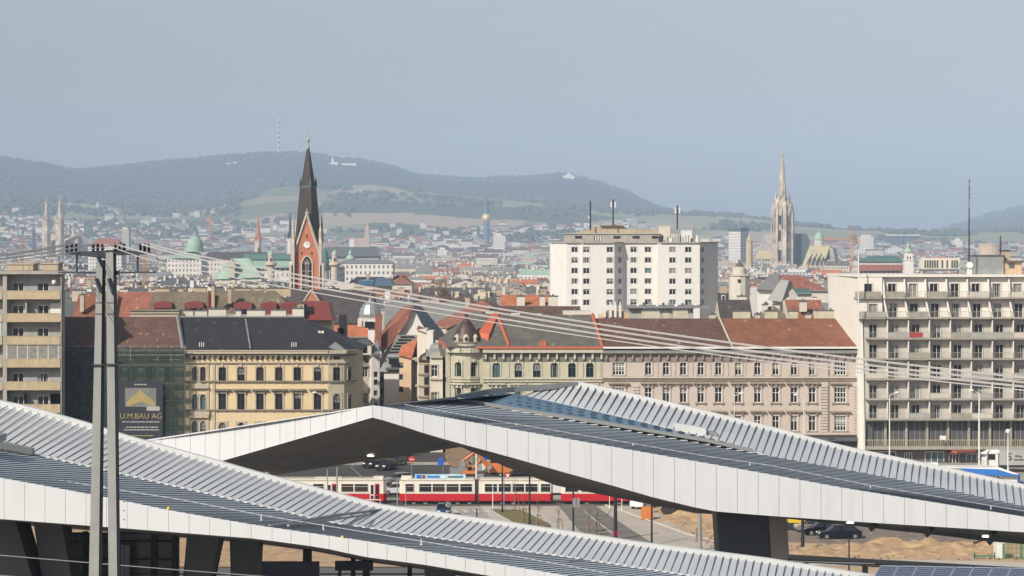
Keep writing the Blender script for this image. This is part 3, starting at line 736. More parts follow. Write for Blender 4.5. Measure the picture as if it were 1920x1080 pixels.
for i, (a, c) in enumerate(zip(xs, xs[1:])):
    dz = lerp([(1650,0),(2150,-9)], a); dz2 = lerp([(1650,0),(2150,-9)], c)
    sh = 20
    q = MB(); A_, B3, C3, D3 = P(a-sh+1, 1098-dz, 89), P(c-sh-1, 1098-dz2, 89), P(c-1.3, 1062-dz2, 93), P(a+1.3, 1062-dz, 93)
    nrm = (B3-A_).cross(D3-A_).normalized(); q.plate(A_, B3, C3, D3, nrm, .04, 0); pnl = q.build('solar_panel', ['solar_blue'], T)
    q = MB()
    for k in range(0, 7):
        u = k/6; s0 = A_.lerp(B3, u)+nrm*.012; s1 = D3.lerp(C3, u)+nrm*.012; q.bar(s0, s1, .012 if 0<k<6 else .03, 0, 4)
    for k in range(0, 11):
        u = k/10; s0 = A_.lerp(D3, u)+nrm*.012; s1 = B3.lerp(C3, u)+nrm*.012; q.bar(s0, s1, .010 if 0<k<10 else .03, 0, 4)
    q.build('cell_grid', ['solar_line'], pnl)

# ================================================================ WINDOWS AND FACADES
GLASS = ['glass_dark', 'glass_dark', 'glass_brown', 'glass_dark', 'glass_curtain', 'glass_blue']
WK = {}
def window_kind(key, w, h, frame='frame_white', bars=(1, 1), arch=0, sur=None, sw=.18, hood=None, sill=None, hoodm=None, bw=.07, glasses=None, key_=False, recess=.2, ow=None):
    d = {}
    ms = []
    for gm in (glasses or GLASS):
        b = MB(); b.box(-w/2, w/2, recess, recess+.04, 0, h); ms.append(b.mesh('pane', gm))
    for (f0, side) in ((.45, 0), (.7, 0), (0, 1)):      # half-drawn blinds, a curtain on one side
        b = MB(); b.box(-w/2, w/2, recess, recess+.04, 0, h)
        if side: b.box(-w/2, -w*.18, recess-.012, recess-.002, 0, h, 1); b.box(w*.22, w/2, recess-.012, recess-.002, 0, h, 1)
        else: b.box(-w/2, w/2, recess-.012, recess-.002, h*f0, h, 1)
        ms.append(b.mesh('pane', [(glasses or GLASS)[0], 'glass_curtain']))
    ms.append(ms[0]); ms.append(ms[0])
    d['panes'] = ms
    b = MB(); y0, y1 = recess-.09, recess-.002
    for (a, c, e, f_) in ((-w/2, -w/2+bw, 0, h), (w/2-bw, w/2, 0, h), (-w/2+bw, w/2-bw, 0, bw), (-w/2+bw, w/2-bw, h-bw, h)): b.box(a, c, y0, y1, e, f_)
    nx, nz = bars
    for i in range(1, nx+1):
        x = -w/2 + w*i/(nx+1); b.box(x-bw*.45, x+bw*.45, y0+.01, y1, bw, h-bw)
    for i in range(1, nz+1):
        z = h*(.66 if nz == 1 else i/(nz+1)); b.box(-w/2+bw, w/2-bw, y0+.02, y1-.01, z-bw*.45, z+bw*.45)
    d['frame'] = b.mesh('window', frame)
    if sur:
        b = MB(); t = .10
        b.box(-w/2-sw, -w/2, -t, .0, 0, h); b.box(w/2, w/2+sw, -t, .0, 0, h)
        if arch:
            n = 8; pts = [(-w/2 + w*i/n, h - arch + arch*math.sqrt(max(0, 1-(2*i/n-1)**2))) for i in range(n+1)]
            for (xa, za), (xc, zc) in zip(pts, pts[1:]):
                k = len(b.v); b.hexa([(xa,-t*.9,za),(xc,-t*.9,zc),(xc,.06,zc),(xa,.06,za),(xa,-t*.9,h),(xc,-t*.9,h),(xc,.06,h),(xa,.06,h)])
            b.box(-w/2-sw, w/2+sw, -t-.02, 0, h, h+sw*.8)
        else:
            b.box(-w/2-sw, w/2+sw, -t, 0, h, h+sw*.9)
        if key_: b.box(-.14, .14, -t-.14, 0, h-.05, h+sw+.22)
        d['surround'] = b.mesh('surround', sur)
    if hood:
        b = MB(); hw, hz, hd, ht = hood; b.box(-hw/2, hw/2, -hd, 0, h+hz, h+hz+ht); b.box(-hw/2+.12, hw/2-.12, -hd*.6, 0, h+hz-.12, h+hz)
        if key_:
            b.box(-.16, .16, -hd*.8, -.02, h+.02, h+hz-.1)
        for s_ in (-1, 1): b.box(s_*(w/2+sw*.5)-.09, s_*(w/2+sw*.5)+.09, -hd*.7, 0, h+hz-.45, h+hz-.12)
        d['hood'] = b.mesh('hood', hoodm or sur)
    if sill:
        b = MB(); b.box(-w/2-sill, w/2+sill, -.2, 0, -.16, -.0); b.box(-w/2-sill+.1, -w/2-sill+.28, -.15, 0, -.38, -.16); b.box(w/2+sill-.28, w/2+sill-.1, -.15, 0, -.38, -.16)
        d['sill'] = b.mesh('sill', hoodm or sur)
    d['w'] = w; d['h'] = h; d['rec'] = recess; WK[key] = d
wr = random.Random(11)
def put_window(key, parent, loc, rz=0.0, gi=None):
    d = WK[key]; o = inst('window', d['frame'], parent, loc, rz)
    sub('pane', wr.choice(d['panes']) if gi is None else d['panes'][gi], o)
    for k in ('surround', 'hood', 'sill'):
        if k in d: sub(k, d[k], o)
    return o
def wall_holes(b, O, U, w, z0, z1, holes, mi=0, depth=.3, rmi=None):
    """a wall sheet with real openings; holes = (u0, u1, z0, z1)"""
    N = Vector((U.y, -U.x, 0)); rmi = mi if rmi is None else rmi
    us = sorted({0, w, *[h[0] for h in holes], *[h[1] for h in holes]}); zs = sorted({z0, z1, *[h[2] for h in holes], *[h[3] for h in holes]})
    us = [u for u in us if 0 <= u <= w]; zs = [z for z in zs if z0 <= z <= z1]
    q = lambda u, z, d=0: O + U*u - N*d + Vector((0,0,z))
    for za, zb in zip(zs, zs[1:]):
        run = None
        for ua, ub in zip(us, us[1:]):
            cu, cz = (ua+ub)/2, (za+zb)/2
            inside = any(h[0] < cu < h[1] and h[2] < cz < h[3] for h in holes)
            if not inside: b.poly([q(ua,za), q(ub,za), q(ub,zb), q(ua,zb)], mi)
    for (a, c, e, f_) in holes:
        b.poly([q(a,e), q(a,e,depth), q(a,f_,depth), q(a,f_)], rmi); b.poly([q(c,e,depth), q(c,e), q(c,f_), q(c,f_,depth)], rmi)
        b.poly([q(a,e), q(c,e), q(c,e,depth), q(a,e,depth)], rmi); b.poly([q(a,f_,depth), q(c,f_,depth), q(c,f_), q(a,f_)], rmi)
        b.poly([q(a,e,depth+.02), q(c,e,depth+.02), q(c,f_,depth+.02), q(a,f_,depth+.02)], rmi)
def facade(b, T, O, U, w, z0, z1, wins, mi=0):
    """wins: (u centre, z bottom, kind)"""
    rz = math.atan2(U.y, U.x); holes = []
    for (u, z, k) in wins:
        d = WK[k]; holes.append((u-d['w']/2, u+d['w']/2, z, z+d['h']))
        put_window(k, T, O + U*u + Vector((0,0,z)), rz)
    wall_holes(b, O, U, w, z0, z1, holes, mi)
def hipped(b, x0, x1, y0, y1, ze, zr, mi, hl=0, hr=0, ov=.4, wallmi=None):
    """gable/hip roof with its ridge along x"""
    ym = (y0+y1)/2
    A, B_, C_, D_ = Vector((x0-(ov if hl else 0),y0-ov,ze)), Vector((x1+(ov if hr else 0),y0-ov,ze)), Vector((x1+(ov if hr else 0),y1+ov,ze)), Vector((x0-(ov if hl else 0),y1+ov,ze))
    R0, R1 = Vector((x0+hl,ym,zr)), Vector((x1-hr,ym,zr))
    b.poly([A,B_,R1,R0], mi); b.poly([C_,D_,R0,R1], mi)
    b.poly([B_,C_,R1], mi if hr else (wallmi if wallmi is not None else mi)); b.poly([D_,A,R0], mi if hl else (wallmi if wallmi is not None else mi))
def chimneys(T, lst, Y, m_='offwhite', capm='sheet_dark', nm='chimney'):
    for (px0, px1, pt, pb, *r) in lst:
        Yc = r[0] if r else Y
        b = MB(); x0, x1 = SX(px0,Yc), SX(px1,Yc); zt, zb = SZ(pt,Yc), SZ(pb,Yc)
        b.box(x0, x1, Yc, Yc+1.1, zb-.8, zt, 0); b.box(x0-.08, x1+.08, Yc-.08, Yc+1.18, zt, zt+.16, 1)
        n = max(1, int((x1-x0)/.9))
        for i in range(n):
            xc = x0 + (x1-x0)*(i+.5)/n; b.box(xc-.14, xc+.14, Yc+.4, Yc+.7, zt+.16, zt+.42, 1)
        b.build(nm, [m_, capm], T)
XU = Vector((1,0,0))

# ---------------------------------------------------------------- A: balcony tower at the left edge
YA = 372.
T = thing('apartment_tower', Vector((SX(20,YA), YA, 0)), 'tall weathered apartment tower with yellow balcony fronts, left of the netted scaffolding', 'apartment block')
window_kind('tower', 1.75, 1.55, 'frame_white', (1,0), bw=.11, glasses=['glass_dark','glass_dark','glass_brown'])
xL, xR = SX(-260,YA), SX(116.5,YA)
bays = [(-120,-98,3), (-98,8,0), (13,114,0)]
b = MB(); zt = SZ(514,YA); fl = [515 + 42.6*i for i in range(13)]
yb = YA + 1.5
wins = []
O = Vector((xL, yb, 0)); W_ = xR - xL
for i in range(0, 9):
    zf = SZ(559.5 + 42.6*i, YA)
    for px in (34, 81, -70, -24, -174, -214):
        if i == 3 and px == 34: continue
        wins.append((SX(px,yb) - xL, zf + .8, 'tower'))
facade(b, T, O, XU, W_, 0, zt, wins, 0)
xq = SX(116.5, yb+8.2); b.hexa([(xL,yb+.4,0),(xR,yb+.4,0),(xq,yb+8,0),(xL,yb+8,0),(xL,yb+.4,zt),(xR,yb+.4,zt),(xq,yb+8,zt),(xL,yb+8,zt)], 1); b.build('wall', ['wall_tower', 'concrete'], T)
for (a, c) in ((5.5,13),(114,117.5),(-104,-98),(-200,-195)):
    q = MB(); q.box(SX(a,YA), SX(c,YA), YA-.1, yb+.2, 0, zt+.0); q.build('balcony_fin', ['concrete'], T)
q = MB(); q.box(SX(115.8,YA), SX(117.6,YA), YA-.1, yb+.3, 0, zt); q.build('balcony_fin', ['concrete'], T)
for i in range(0, 12):
    y_ = 545 + 42.6*i; zf = SZ(y_+14, YA)
    if zf < .5: break
    for (a, c) in ((13.3,113.8), (-97.5,5.2), (-194,-104.5)):
        q = MB(); q.box(SX(a,YA), SX(c,YA), YA-.15, yb-.02, zf-.22, zf); sl = q.build('balcony', ['concrete'], T)
        q = MB(); q.box(SX(a,YA)+.03, SX(c,YA)-.03, YA-.22, YA-.12, zf-.15, zf+1.08); q.box(SX(a,YA)+.03, SX(c,YA)-.03, YA-.25, YA-.08, zf+1.08, zf+1.15)
        q.build('parapet', ['balcony_yellow'], sl)
        if (i, a) in ((1,13.3),(5,13.3),(3,13.3)) or (i % 3 == 2 and a < 0):
            q = MB()
            if i in (1, 5): q.box(SX(48 if i == 1 else 45,YA), SX(49.2 if i == 1 else 46,YA), YA, yb, zf, zf+2.7); q.box(SX(91,YA), SX(113,YA), yb-.12, yb-.03, zf, zf+2.6)
            else:
                for k in range(6):
                    x = SX(a + (c-a)*k/5.2, YA); q.box(x-.05, x+.05, YA-.12, YA-.02, zf+1.15, zf+3.1)
                q.box(SX(a,YA), SX(c,YA), YA-.08, YA-.05, zf+1.1, zf+3.1, 1)
            q.build('balcony_glazing', ['frame_white', 'glass_curtain' if i in (3,) else 'wall_tower_blue'], sl)
q = MB(); q.hexa([(xL,YA-.5,zt),(SX(119,YA),YA-.5,zt),(SX(119,yb+8),yb+8.2,zt),(xL,yb+8.2,zt),(xL,YA-.5,zt+.45),(SX(119,YA),YA-.5,zt+.45),(SX(119,yb+8),yb+8.2,zt+.45),(xL,yb+8.2,zt+.45)]); q.build('cornice', ['concrete'], T)
for (a, c, t) in ((14,62,496),(78,109,495),(-60,-10,492)):
    q = MB(); q.box(SX(a,YA+3), SX(c,YA+3), YA+3, YA+7, zt+.5, SZ(t,YA+3)); q.box(SX(a,YA+3)-.15, SX(c,YA+3)+.15, YA+2.85, YA+7.15, SZ(t,YA+3), SZ(t,YA+3)+.18, 0); q.build('roof_house', ['tan_wall'], T)
for i, px in enumerate((2, 8, 44, 55, 80, 107)):
    q = MB(); q.bar(Vector((SX(px,YA+3),YA+3,zt+.5)), Vector((SX(px,YA+3),YA+3,zt+1.9+.5*(i%3))), .05); 
    if i % 2: q.bar(Vector((SX(px,YA+3)-.5,YA+3,zt+2.0)), Vector((SX(px,YA+3)+.5,YA+3,zt+2.0)), .03)
    q.build('aerial', ['steel_grey'], T)
q = MB(); p = P(102, 529, YA-.1); q.bar(p, p + Vector((.05,-.35,.12)), .10, 0, 8); q.lathe(p+Vector((0,-.3,-.35)), [(.02,0),(.3,.1),(.36,.35),(.3,.6),(.02,.7)], 10); q.build('satellite_dish', ['frame_white'], T)

# ---------------------------------------------------------------- B: scaffolded house under green netting
YB = 380.
T = thing('scaffolded_house', Vector((SX(230,YB), YB, 0)), 'old house behind green scaffold netting under a rust-brown tiled roof', 'house')
window_kind('bwin', 1.15, 2.4, 'frame_dark', (1,1), arch=.35, sur='stone_dark', sw=.2, glasses=['glass_dark'])
x0, x1 = SX(118,YB), SX(344.5,YB); ze = SZ(656,YB)
b = MB(); wins = []
for px in (145, 170, 218, 247, 281, 317):
    for z in (SZ(716,YB), SZ(762,YB), SZ(808,YB), SZ(852,YB)): wins.append((SX(px,YB)-x0, z, 'bwin'))
facade(b, T, Vector((x0,YB,0)), XU, x1-x0, 0, ze, wins, 0); b.box(x0, x1, YB+.5, YB+15, 0, ze-.05, 0); b.build('wall', ['tan_wall'], T)
b = MB(); zr = SZ(594, YB+8)
A = [Vector((x0,YB-.6,ze)), Vector((x1,YB-.6,ze)), Vector((SX(333,YB+8),YB+8,zr)), Vector((SX(118,YB+8),YB+8,zr))]
b.poly(A); b.poly([A[3], A[2], Vector((x1,YB+16.5,ze)), Vector((x0,YB+16.5,ze))]); b.poly([A[1], Vector((x1,YB+16.5,ze)), A[2]], 0); b.build('roof', ['tile_brown'], T)
b = MB(); b.bar(A[1]+Vector((0,0,.1)), A[2]+Vector((0,0,.1)), .28, 0, 4); b.build('verge_flashing', ['sheet_grey'], T)
b = MB(); b.box(x0, x1, YB-.8, YB-.55, ze-.2, ze+.05); b.build('gutter', ['sheet_grey'], T)
for z_, h_ in ((664, .3), (683, .25), (724, .3), (770, .3)):
    b = MB(); b.box(x0, x1, YB-.35, YB, SZ(z_,YB)-h_, SZ(z_,YB)); b.build('string_course', ['stone_cream'], T)
chimneys(T, [(134,147,653,657,YB-.3),(226,238,653,657,YB-.3)], YB, 'frame_white')
for px in (228, 232): pass
TS = thing('scaffolding', Vector((SX(230,378), 378.2, 0)), 'steel scaffolding hung with green safety netting on the old house left of the yellow facade', 'scaffolding')
ys = 378.0
sx = [SX(118 + 228*i/9, ys) for i in range(10)]
for x in sx:
    for y in (ys, ys+1.1):
        b = MB(); b.bar((x, y, 0), (x, y, SZ(648,ys)), .05, 0, 5); b.build('scaffold_pole', ['steel_grey'], TS)
for k in range(9):
    z = .2 + 2.05*k; b = MB(); b.box(sx[0], sx[-1], ys+.15, ys+1.0, z-.06, z); b.build('scaffold_deck', ['wood'], TS)
    b = MB(); b.bar((sx[0], ys-.03, z+1), (sx[-1], ys-.03, z+1), .035, 0, 4); b.build('guard_rail', ['steel_grey'], TS)
nm_ = mat('net_sheer', (.028,.058,.042), .95, 0, .45, .35); nt_ = nm_.node_tree
tr = nt_.nodes.new('ShaderNodeBsdfTransparent'); mxs = nt_.nodes.new('ShaderNodeMixShader'); mxs.inputs[0].default_value = .62
outn = [q for q in nt_.nodes if q.type == 'OUTPUT_MATERIAL'][0]
nt_.links.new(tr.outputs[0], mxs.inputs[1]); nt_.links.new(nt_.nodes['Principled BSDF'].outputs[0], mxs.inputs[2]); nt_.links.new(mxs.outputs[0], outn.inputs['Surface'])
for i in range(9):
    b = MB(); nx_, nz_ = 4, 24; zt = SZ(652,ys); k0 = 0
    for jz in range(nz_+1):
        for jx in range(nx_+1):
            x = sx[i] + (sx[i+1]-sx[i])*jx/nx_; z = .3 + (zt-.3)*jz/nz_
            b.v.append((x, ys-.12 + .18*noise.noise(Vector((x*.6, z*.35, 2))) , z))
    for jz in range(nz_):
        for jx in range(nx_):
            k = jz*(nx_+1)+jx; b.f.append((k,k+1,k+nx_+2,k+nx_+1)); b.m.append(0)
    b.build('net_sheet', ['net_sheer'], TS)
TB = thing('advertising_banner', P(264, 822, 377.4), 'large navy banner lettered in gold, hung on the green scaffold netting', 'banner')
b = MB(); b.box(SX(223,377.4), SX(305,377.4), 377.4, 377.46, SZ(824,377.4), SZ(715,377.4)); b.build('banner_cloth', ['banner_navy'], TB)
yq = 377.34
b = MB(); b.box(SX(234.5,yq), SX(293,yq), yq, yq+.03, SZ(763,yq), SZ(727.5,yq)); b.build('photo_print', ['banner_photo'], TB)
b = MB(); b.prism([(SX(px,yq), SZ(py,yq)) for px, py in ((236,757),(246,745),(256,738),(263,729),(270,738),(280,745),(291,757),(289,762),(264,753),(240,762))], yq-.02, yq-.005); b.build('gold_print', ['banner_gold'], TB)
b = MB(); b.box(SX(275,yq), SX(299.5,yq), yq-.03, yq-.01, SZ(770,yq), SZ(762,yq)); b.build('caption_strip', ['grey_wall'], TB)
def text(s_, size, loc, m_, parent=None, rx=math.pi/2, rz=0, name='lettering', ext=.01, align='CENTER', sx_=1.0):
    c = bpy.data.curves.new(name, 'FONT'); c.body = s_; c.size = size; c.align_x = align; c.align_y = 'CENTER'; c.extrude = ext; c.materials.append(MAT[m_])
    o = bpy.data.objects.new(name, c); COL.objects.link(o); o.rotation_euler = (rx, 0, rz); o.scale = (sx_, 1, 1)
    if parent: o.parent = parent; o.location = Vector(loc) - WL[parent.name]
    else: o.location = loc
    me = bpy.data.meshes.new_from_object(o); me.name = name
    o2 = bpy.data.objects.new(name, me); COL.objects.link(o2); o2.rotation_euler = o.rotation_euler; o2.scale = o.scale; o2.location = o.location; o2.parent = parent
    bpy.data.objects.remove(o); return o2
text('U.M.BAU AG', 1.15, (SX(264.5,yq), yq-.02, SZ(780.5,yq)), 'banner_gold', TB)
b = MB(); rr_ = random.Random(3)
for (y_, xa, xc) in ((721,252,275),(791,229,299),(801,236,296),(806,232,298)):
    x = xa
    while x < xc:
        w_ = rr_.uniform(3, 8); b.box(SX(x,yq), SX(min(xc, x+w_),yq), yq-.01, yq+.03, SZ(y_+1.1,yq), SZ(y_-1.1,yq)); x += w_ + 1.2
b.build('small_print', ['grey_wall'], TB)
b = MB(); x = 246
while x < 284: b.box(SX(x,yq), SX(x+5,yq), yq-.01, yq+.03, SZ(817.8,yq), SZ(816,yq)); x += 6
b.build('small_print', ['banner_gold'], TB)

# ---------------------------------------------------------------- C: yellow house with black roof
YC = 380.
T = thing('yellow_house', Vector((SX(500,YC), YC, 0)), 'pale yellow corner house with stone window frames under a black slate roof', 'house')
window_kind('c1', 1.12, 2.15, 'frame_brown', (1,1), arch=.3, sur='stone_cream', sw=.24, sill=.25, key_=True, glasses=['glass_dark','glass_brown','glass_brown'])
window_kind('c2', 1.12, 2.45, 'frame_brown', (1,1), sur='stone_cream', sw=.24, hood=(2.5,.45,.5,.25), sill=.3, hoodm='stone_dark', glasses=['glass_dark','glass_brown','glass_blue'])
window_kind('c3', 1.12, 2.4, 'frame_brown', (1,1), arch=.56, sur='stone_cream', sw=.3, sill=.3, glasses=['glass_dark','glass_curtain'])
window_kind('c1p', .82, 2.15, 'frame_brown', (0,1), arch=.3, sur='stone_cream', sw=.13, glasses=['glass_brown'])
window_kind('c2p', .82, 2.3, 'frame_brown', (0,1), arch=.4, sur='stone_cream', sw=.13, glasses=['glass_blue'])
window_kind('cv', .85, .42, 'frame_dark', (0,0), sur='stone_dark', sw=.08, glasses=['glass_dark'])
x0, x1 = SX(346,YC), SX(616,YC); ze = SZ(660,YC)
b = MB(); wins = []
cols = [417,452,487.5,523,557.5,595.5]
for px in cols:
    wins += [(SX(px,YC)-x0, SZ(714.5,YC), 'c1'), (SX(px,YC)-x0, SZ(768,YC), 'c2'), (SX(px,YC)-x0, SZ(822,YC), 'c3'), (SX(px,YC)-x0, SZ(674.5,YC), 'cv')]
for px in (365.5, 380.5):
    wins += [(SX(px,YC)-x0, SZ(714.5,YC), 'c1p'), (SX(px,YC)-x0, SZ(768,YC), 'c2p'), (SX(px,YC)-x0, SZ(818,YC), 'c2p'), (SX(px,YC)-x0, SZ(674.5,YC), 'cv')]
facade(b, T, Vector((x0,YC,0)), XU, x1-x0, 0, ze, wins, 0)
b.box(x0, x1+2, YC+.5, YC+17, 0, ze-.05, 0)
# rounded corner bay
cU = Vector((1, .25, 0)).normalized(); cO = Vector((x1, YC-.3, 0)); cw = SX(646,YC)-x1
cwins = [(cw*.52, SZ(714.5,YC), 'c1'), (cw*.52, SZ(768,YC), 'c3'), (cw*.52, SZ(822,YC), 'c3'), (cw*.52, SZ(674.5,YC), 'cv')]
facade(b, T, cO, cU, cw, 0, ze, cwins, 1)
cU2 = Vector((.62, .78, 0)).normalized(); cO2 = cO + cU*cw
facade(b, T, cO2, cU2, 2.4, 0, ze, [(1.2, SZ(714.5,YC), 'c1p'), (1.2, SZ(768,YC), 'c2p'), (1.2, SZ(818,YC), 'c2p')], 1)
cO3 = cO2 + cU2*2.4; b.poly([cO3, cO3+Vector((.3,16,0)), cO3+Vector((.3,16,ze)), cO3+Vector((0,0,ze))], 1)
b.build('wall', ['cream_yellow', 'stone_cream'], T)
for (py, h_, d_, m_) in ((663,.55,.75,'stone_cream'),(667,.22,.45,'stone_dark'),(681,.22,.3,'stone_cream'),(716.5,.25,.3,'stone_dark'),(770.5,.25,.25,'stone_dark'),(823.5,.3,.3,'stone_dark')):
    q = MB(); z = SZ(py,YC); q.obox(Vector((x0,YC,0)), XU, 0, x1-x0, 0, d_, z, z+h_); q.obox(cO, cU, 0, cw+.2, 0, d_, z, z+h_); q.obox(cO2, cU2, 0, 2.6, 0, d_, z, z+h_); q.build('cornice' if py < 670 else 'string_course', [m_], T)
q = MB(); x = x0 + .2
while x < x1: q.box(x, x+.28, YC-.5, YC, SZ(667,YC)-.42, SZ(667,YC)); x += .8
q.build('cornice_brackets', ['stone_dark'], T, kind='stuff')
for px in (357, 389.5, 401):
    q = MB(); q.box(SX(px,YC)-.2, SX(px,YC)+.2, YC-.14, YC, 0, SZ(682,YC)); q.build('pilaster', ['stone_cream'], T)
for py in (735, 790):       # pediments over the paired windows
    q = MB(); xa, xc = SX(355,YC), SX(392,YC); z = SZ(py-7,YC); q.prism([(xa,z),(xc,z),(xc,z+.2),((xa+xc)/2,z+1.0),(xa,z+.2)], YC-.5, YC); q.build('pediment', ['stone_cream'], T)
q = MB(); q.box(SX(353,YC), SX(393,YC), YC-.45, YC, SZ(778.5,YC), SZ(771,YC)); q.build('balustrade', ['stone_cream'], T)
zr = SZ(596, YC+9); e = ze + .1
b = MB(); rl, rr2 = Vector((SX(338,YC+9), YC+9, zr)), Vector((SX(570,YC+9), YC+9, zr))
fe = [Vector((x0-.05,YC-.8,e)), Vector((x1,YC-.8,e)), cO2+Vector((.7,-.5,e)), cO3+Vector((.9,0,e)), cO3+Vector((1,18,e)), Vector((x0-.05,YC+19,e))]
b.poly([fe[0], fe[1], rr2, rl]); b.poly([fe[1], fe[2], rr2]); b.poly([fe[2], fe[3], rr2]); b.poly([fe[3], fe[4], rr2]); b.poly([fe[4], fe[5], rl, rr2]); b.poly([fe[5], fe[0], rl])
b.build('roof', ['slate_black'], T)
q = MB(); q.bar(P(461,598,YC+8.6), P(470,655,YC-.6)+Vector((0,0,.15)), .16, 0, 4); q.build('fire_wall_coping', ['sheet_grey'], T)
q = MB(); q.bar(rl+Vector((0,0,.1)), rr2+Vector((0,0,.1)), .2, 0, 4); q.build('ridge_cap', ['sheet_grey'], T)
b = MB(); c0 = cO2+Vector((-.9,-.2,e)); b.poly([c0+Vector((-2.2,-.7,.02)), c0+Vector((1.4,-.4,.02)), c0+Vector((-.6,1.9,1.35))]); b.poly([c0+Vector((1.4,-.4,.02)), c0+Vector((1.9,2.6,.02)), c0+Vector((-.6,1.9,1.35))]); b.build('corner_roof', ['sheet_grey'], T)
for px in (374, 547):
    q = MB()
    for k in range(3): p = P(px+k*4, 648, YC+.3); q.box(p.x-.05, p.x+.05, p.y, p.y+.1, p.z-.2, p.z+.5)
    p = P(px-2, 650, YC+.3); q.box(p.x, p.x+1.1, p.y, p.y+.1, p.z-.3, p.z-.18); q.build('snow_guard', ['frame_white'], T)
for px in (599, 605): 
    q = MB(); p = P(px, 624, YC+5); q.box(p.x-.18, p.x+.18, p.y-.3, p.y+.2, p.z-.4, p.z+.3); q.build('skylight', ['frame_white'], T)

# ---------------------------------------------------------------- E: pale green corner house with a dark turret dome
YE = 380.
T = thing('green_house', Vector((SX(990,YE), YE, 0)), 'pale green corner house with a dark domed turret and orange-edged roof', 'house')
window_kind('e1', 1.15, 2.2, 'frame_teal', (1,1), arch=.35, sur='stone_green', sw=.2, sill=.2, key_=True, glasses=['glass_dark','glass_blue','glass_dark'])
window_kind('e2', 1.15, 2.4, 'frame_teal', (1,1), sur='stone_green', sw=.2, hood=(2.7,.5,.5,.22), sill=.2, hoodm='stone_green', key_=True, glasses=['glass_dark','glass_blue'])
x0, x1 = SX(905,YE), SX(1130,YE); ze = SZ(660,YE)
b = MB(); wins = []
rows = [(707.5,'e1'),(757,'e2'),(808,'e2')]
for px in (930.5,972,1006.5,1039.5,1072.5,1106):
    for (py, k) in rows: wins.append((SX(px,YE)-x0, SZ(py,YE), k))
facade(b, T, Vector((x0,YE,0)), XU, x1-x0, 0, ze, wins, 0)
b.box(x0-4.5, x1, YE+.5, YE+16, 0, ze-.05, 0)
tc = Vector((SX(874,YE), YE+2.1, 0)); rt = 2.35
angs = [math.radians(a) for a in (-165,-135,-105,-75,-45,-15)]
pts = [tc + Vector((math.cos(a)*rt*1.05, math.sin(a)*rt, 0)) for a in angs]
for i, (p, q_) in enumerate(zip(pts, pts[1:])):
    U = (q_-p).normalized(); w_ = (q_-p).length
    wn_ = [] if i in (0, 2, 4) else [(w_/2, SZ(706,YE), 'e1'), (w_/2, SZ(757,YE), 'e2'), (w_/2, SZ(808,YE), 'e2')]
    if i == 2: wn_ = []
    facade(b, T, p, U, w_, 0, ze, wn_, 1)
# side along the street, turned to the west
sO = Vector((SX(829,412), 412, 0)); sE = pts[0] + Vector((-.1, .4, 0)); sU = (sE - sO).normalized(); sw_ = (sE-sO).length
wn_ = []
window_kind('e_s', 1.3, 2.2, 'frame_teal', (1,1), sur='stone_green', sw=.15, glasses=['glass_curtain','glass_blue'])
for k in range(9):
    for py in (707, 757): wn_.append((sw_*(k+.5)/9, SZ(py,YE), 'e_s'))
facade(b, T, sO, sU, sw_, 0, ze, wn_, 0)
b.build('wall', ['pale_green', 'stone_green'], T)
for (py, h_, d_, m_) in ((661,.7,.9,'stone_green'),(711,.22,.22,'stone_green'),(716,.2,.3,'stone_green'),(765,.25,.3,'stone_green')):
    q = MB(); z = SZ(py,YE); q.obox(Vector((x0,YE,0)), XU, 0, x1-x0, 0, d_, z, z+h_); q.obox(sO, sU, 0, sw_, 0, d_*.6, z, z+h_)
    for p, q_ in zip(pts, pts[1:]): q.obox(p, (q_-p).normalized(), -.1, (q_-p).length+.1, 0, d_*.8, z, z+h_)
    q.build('cornice' if py < 670 else 'string_course', [m_], T)
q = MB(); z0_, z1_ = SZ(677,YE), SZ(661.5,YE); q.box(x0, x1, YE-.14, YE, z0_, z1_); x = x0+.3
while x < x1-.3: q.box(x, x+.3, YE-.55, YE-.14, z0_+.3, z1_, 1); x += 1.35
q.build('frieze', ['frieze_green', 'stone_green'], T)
q = MB()
for px in (915, 951, 1090, 1123): q.box(SX(px,YE)-.28, SX(px,YE)+.28, YE-.12, YE, SZ(708,YE), SZ(680,YE))
q.build('frame_strips', ['stone_green'], T, kind='stuff')
q = MB(); z = SZ(661,YE)+.7
q.obox(Vector((x0-1,YE,0)), XU, 0, x1-x0+1, .85, 1.15, z-.05, z+.25); q.obox(sO, sU, 0, sw_, .5, .9, z-.05, z+.3); q.build('gutter', ['orange_metal'], T)
zr = SZ(590, YE+9); e = z + .1
R0, R1 = Vector((SX(932,YE+9),YE+9,zr)), Vector((SX(1111,YE+9),YE+9,zr)); Lb = Vector((SX(886,YE+26),YE+26,zr))
b = MB(); cA = Vector((pts[0].x-.6, YE-.6, e)); b.poly([cA, Vector((x1,YE-1,e)), R1, R0]); b.poly([cA, R0, Lb, Vector((SX(829,412)-.4,412,e))]); b.poly([Vector((x1,YE-1,e)), Vector((x1,YE+18,e)), R1]); b.poly([Vector((x1,YE+18,e)), Vector((SX(960,398),YE+18,e)), R0, R1]); b.build('roof', ['tile_grey'], T)
q = MB(); q.bar(R0+Vector((0,0,.15)), P(955,651,YE-.2)+Vector((0,0,.25)), .26, 0, 4)
q.hexa([P(900,638,YE+2), P(915,640,YE+1.2), R0+Vector((.2,0,.1)), R0+Vector((-.4,0,.1)), P(897,626,YE+3)+Vector((0,0,.3)), P(917,634,YE+2)+Vector((0,0,.5)), R0+Vector((.3,.1,.45)), R0+Vector((-.5,.1,.45))]); q.build('hip_flashing', ['orange_metal'], T)
q = MB(); q.bar(R1+Vector((0,0,.1)), Vector((x1,YE-1,e+.1)), .25, 0, 4); q.build('verge_flashing', ['orange_metal'], T)
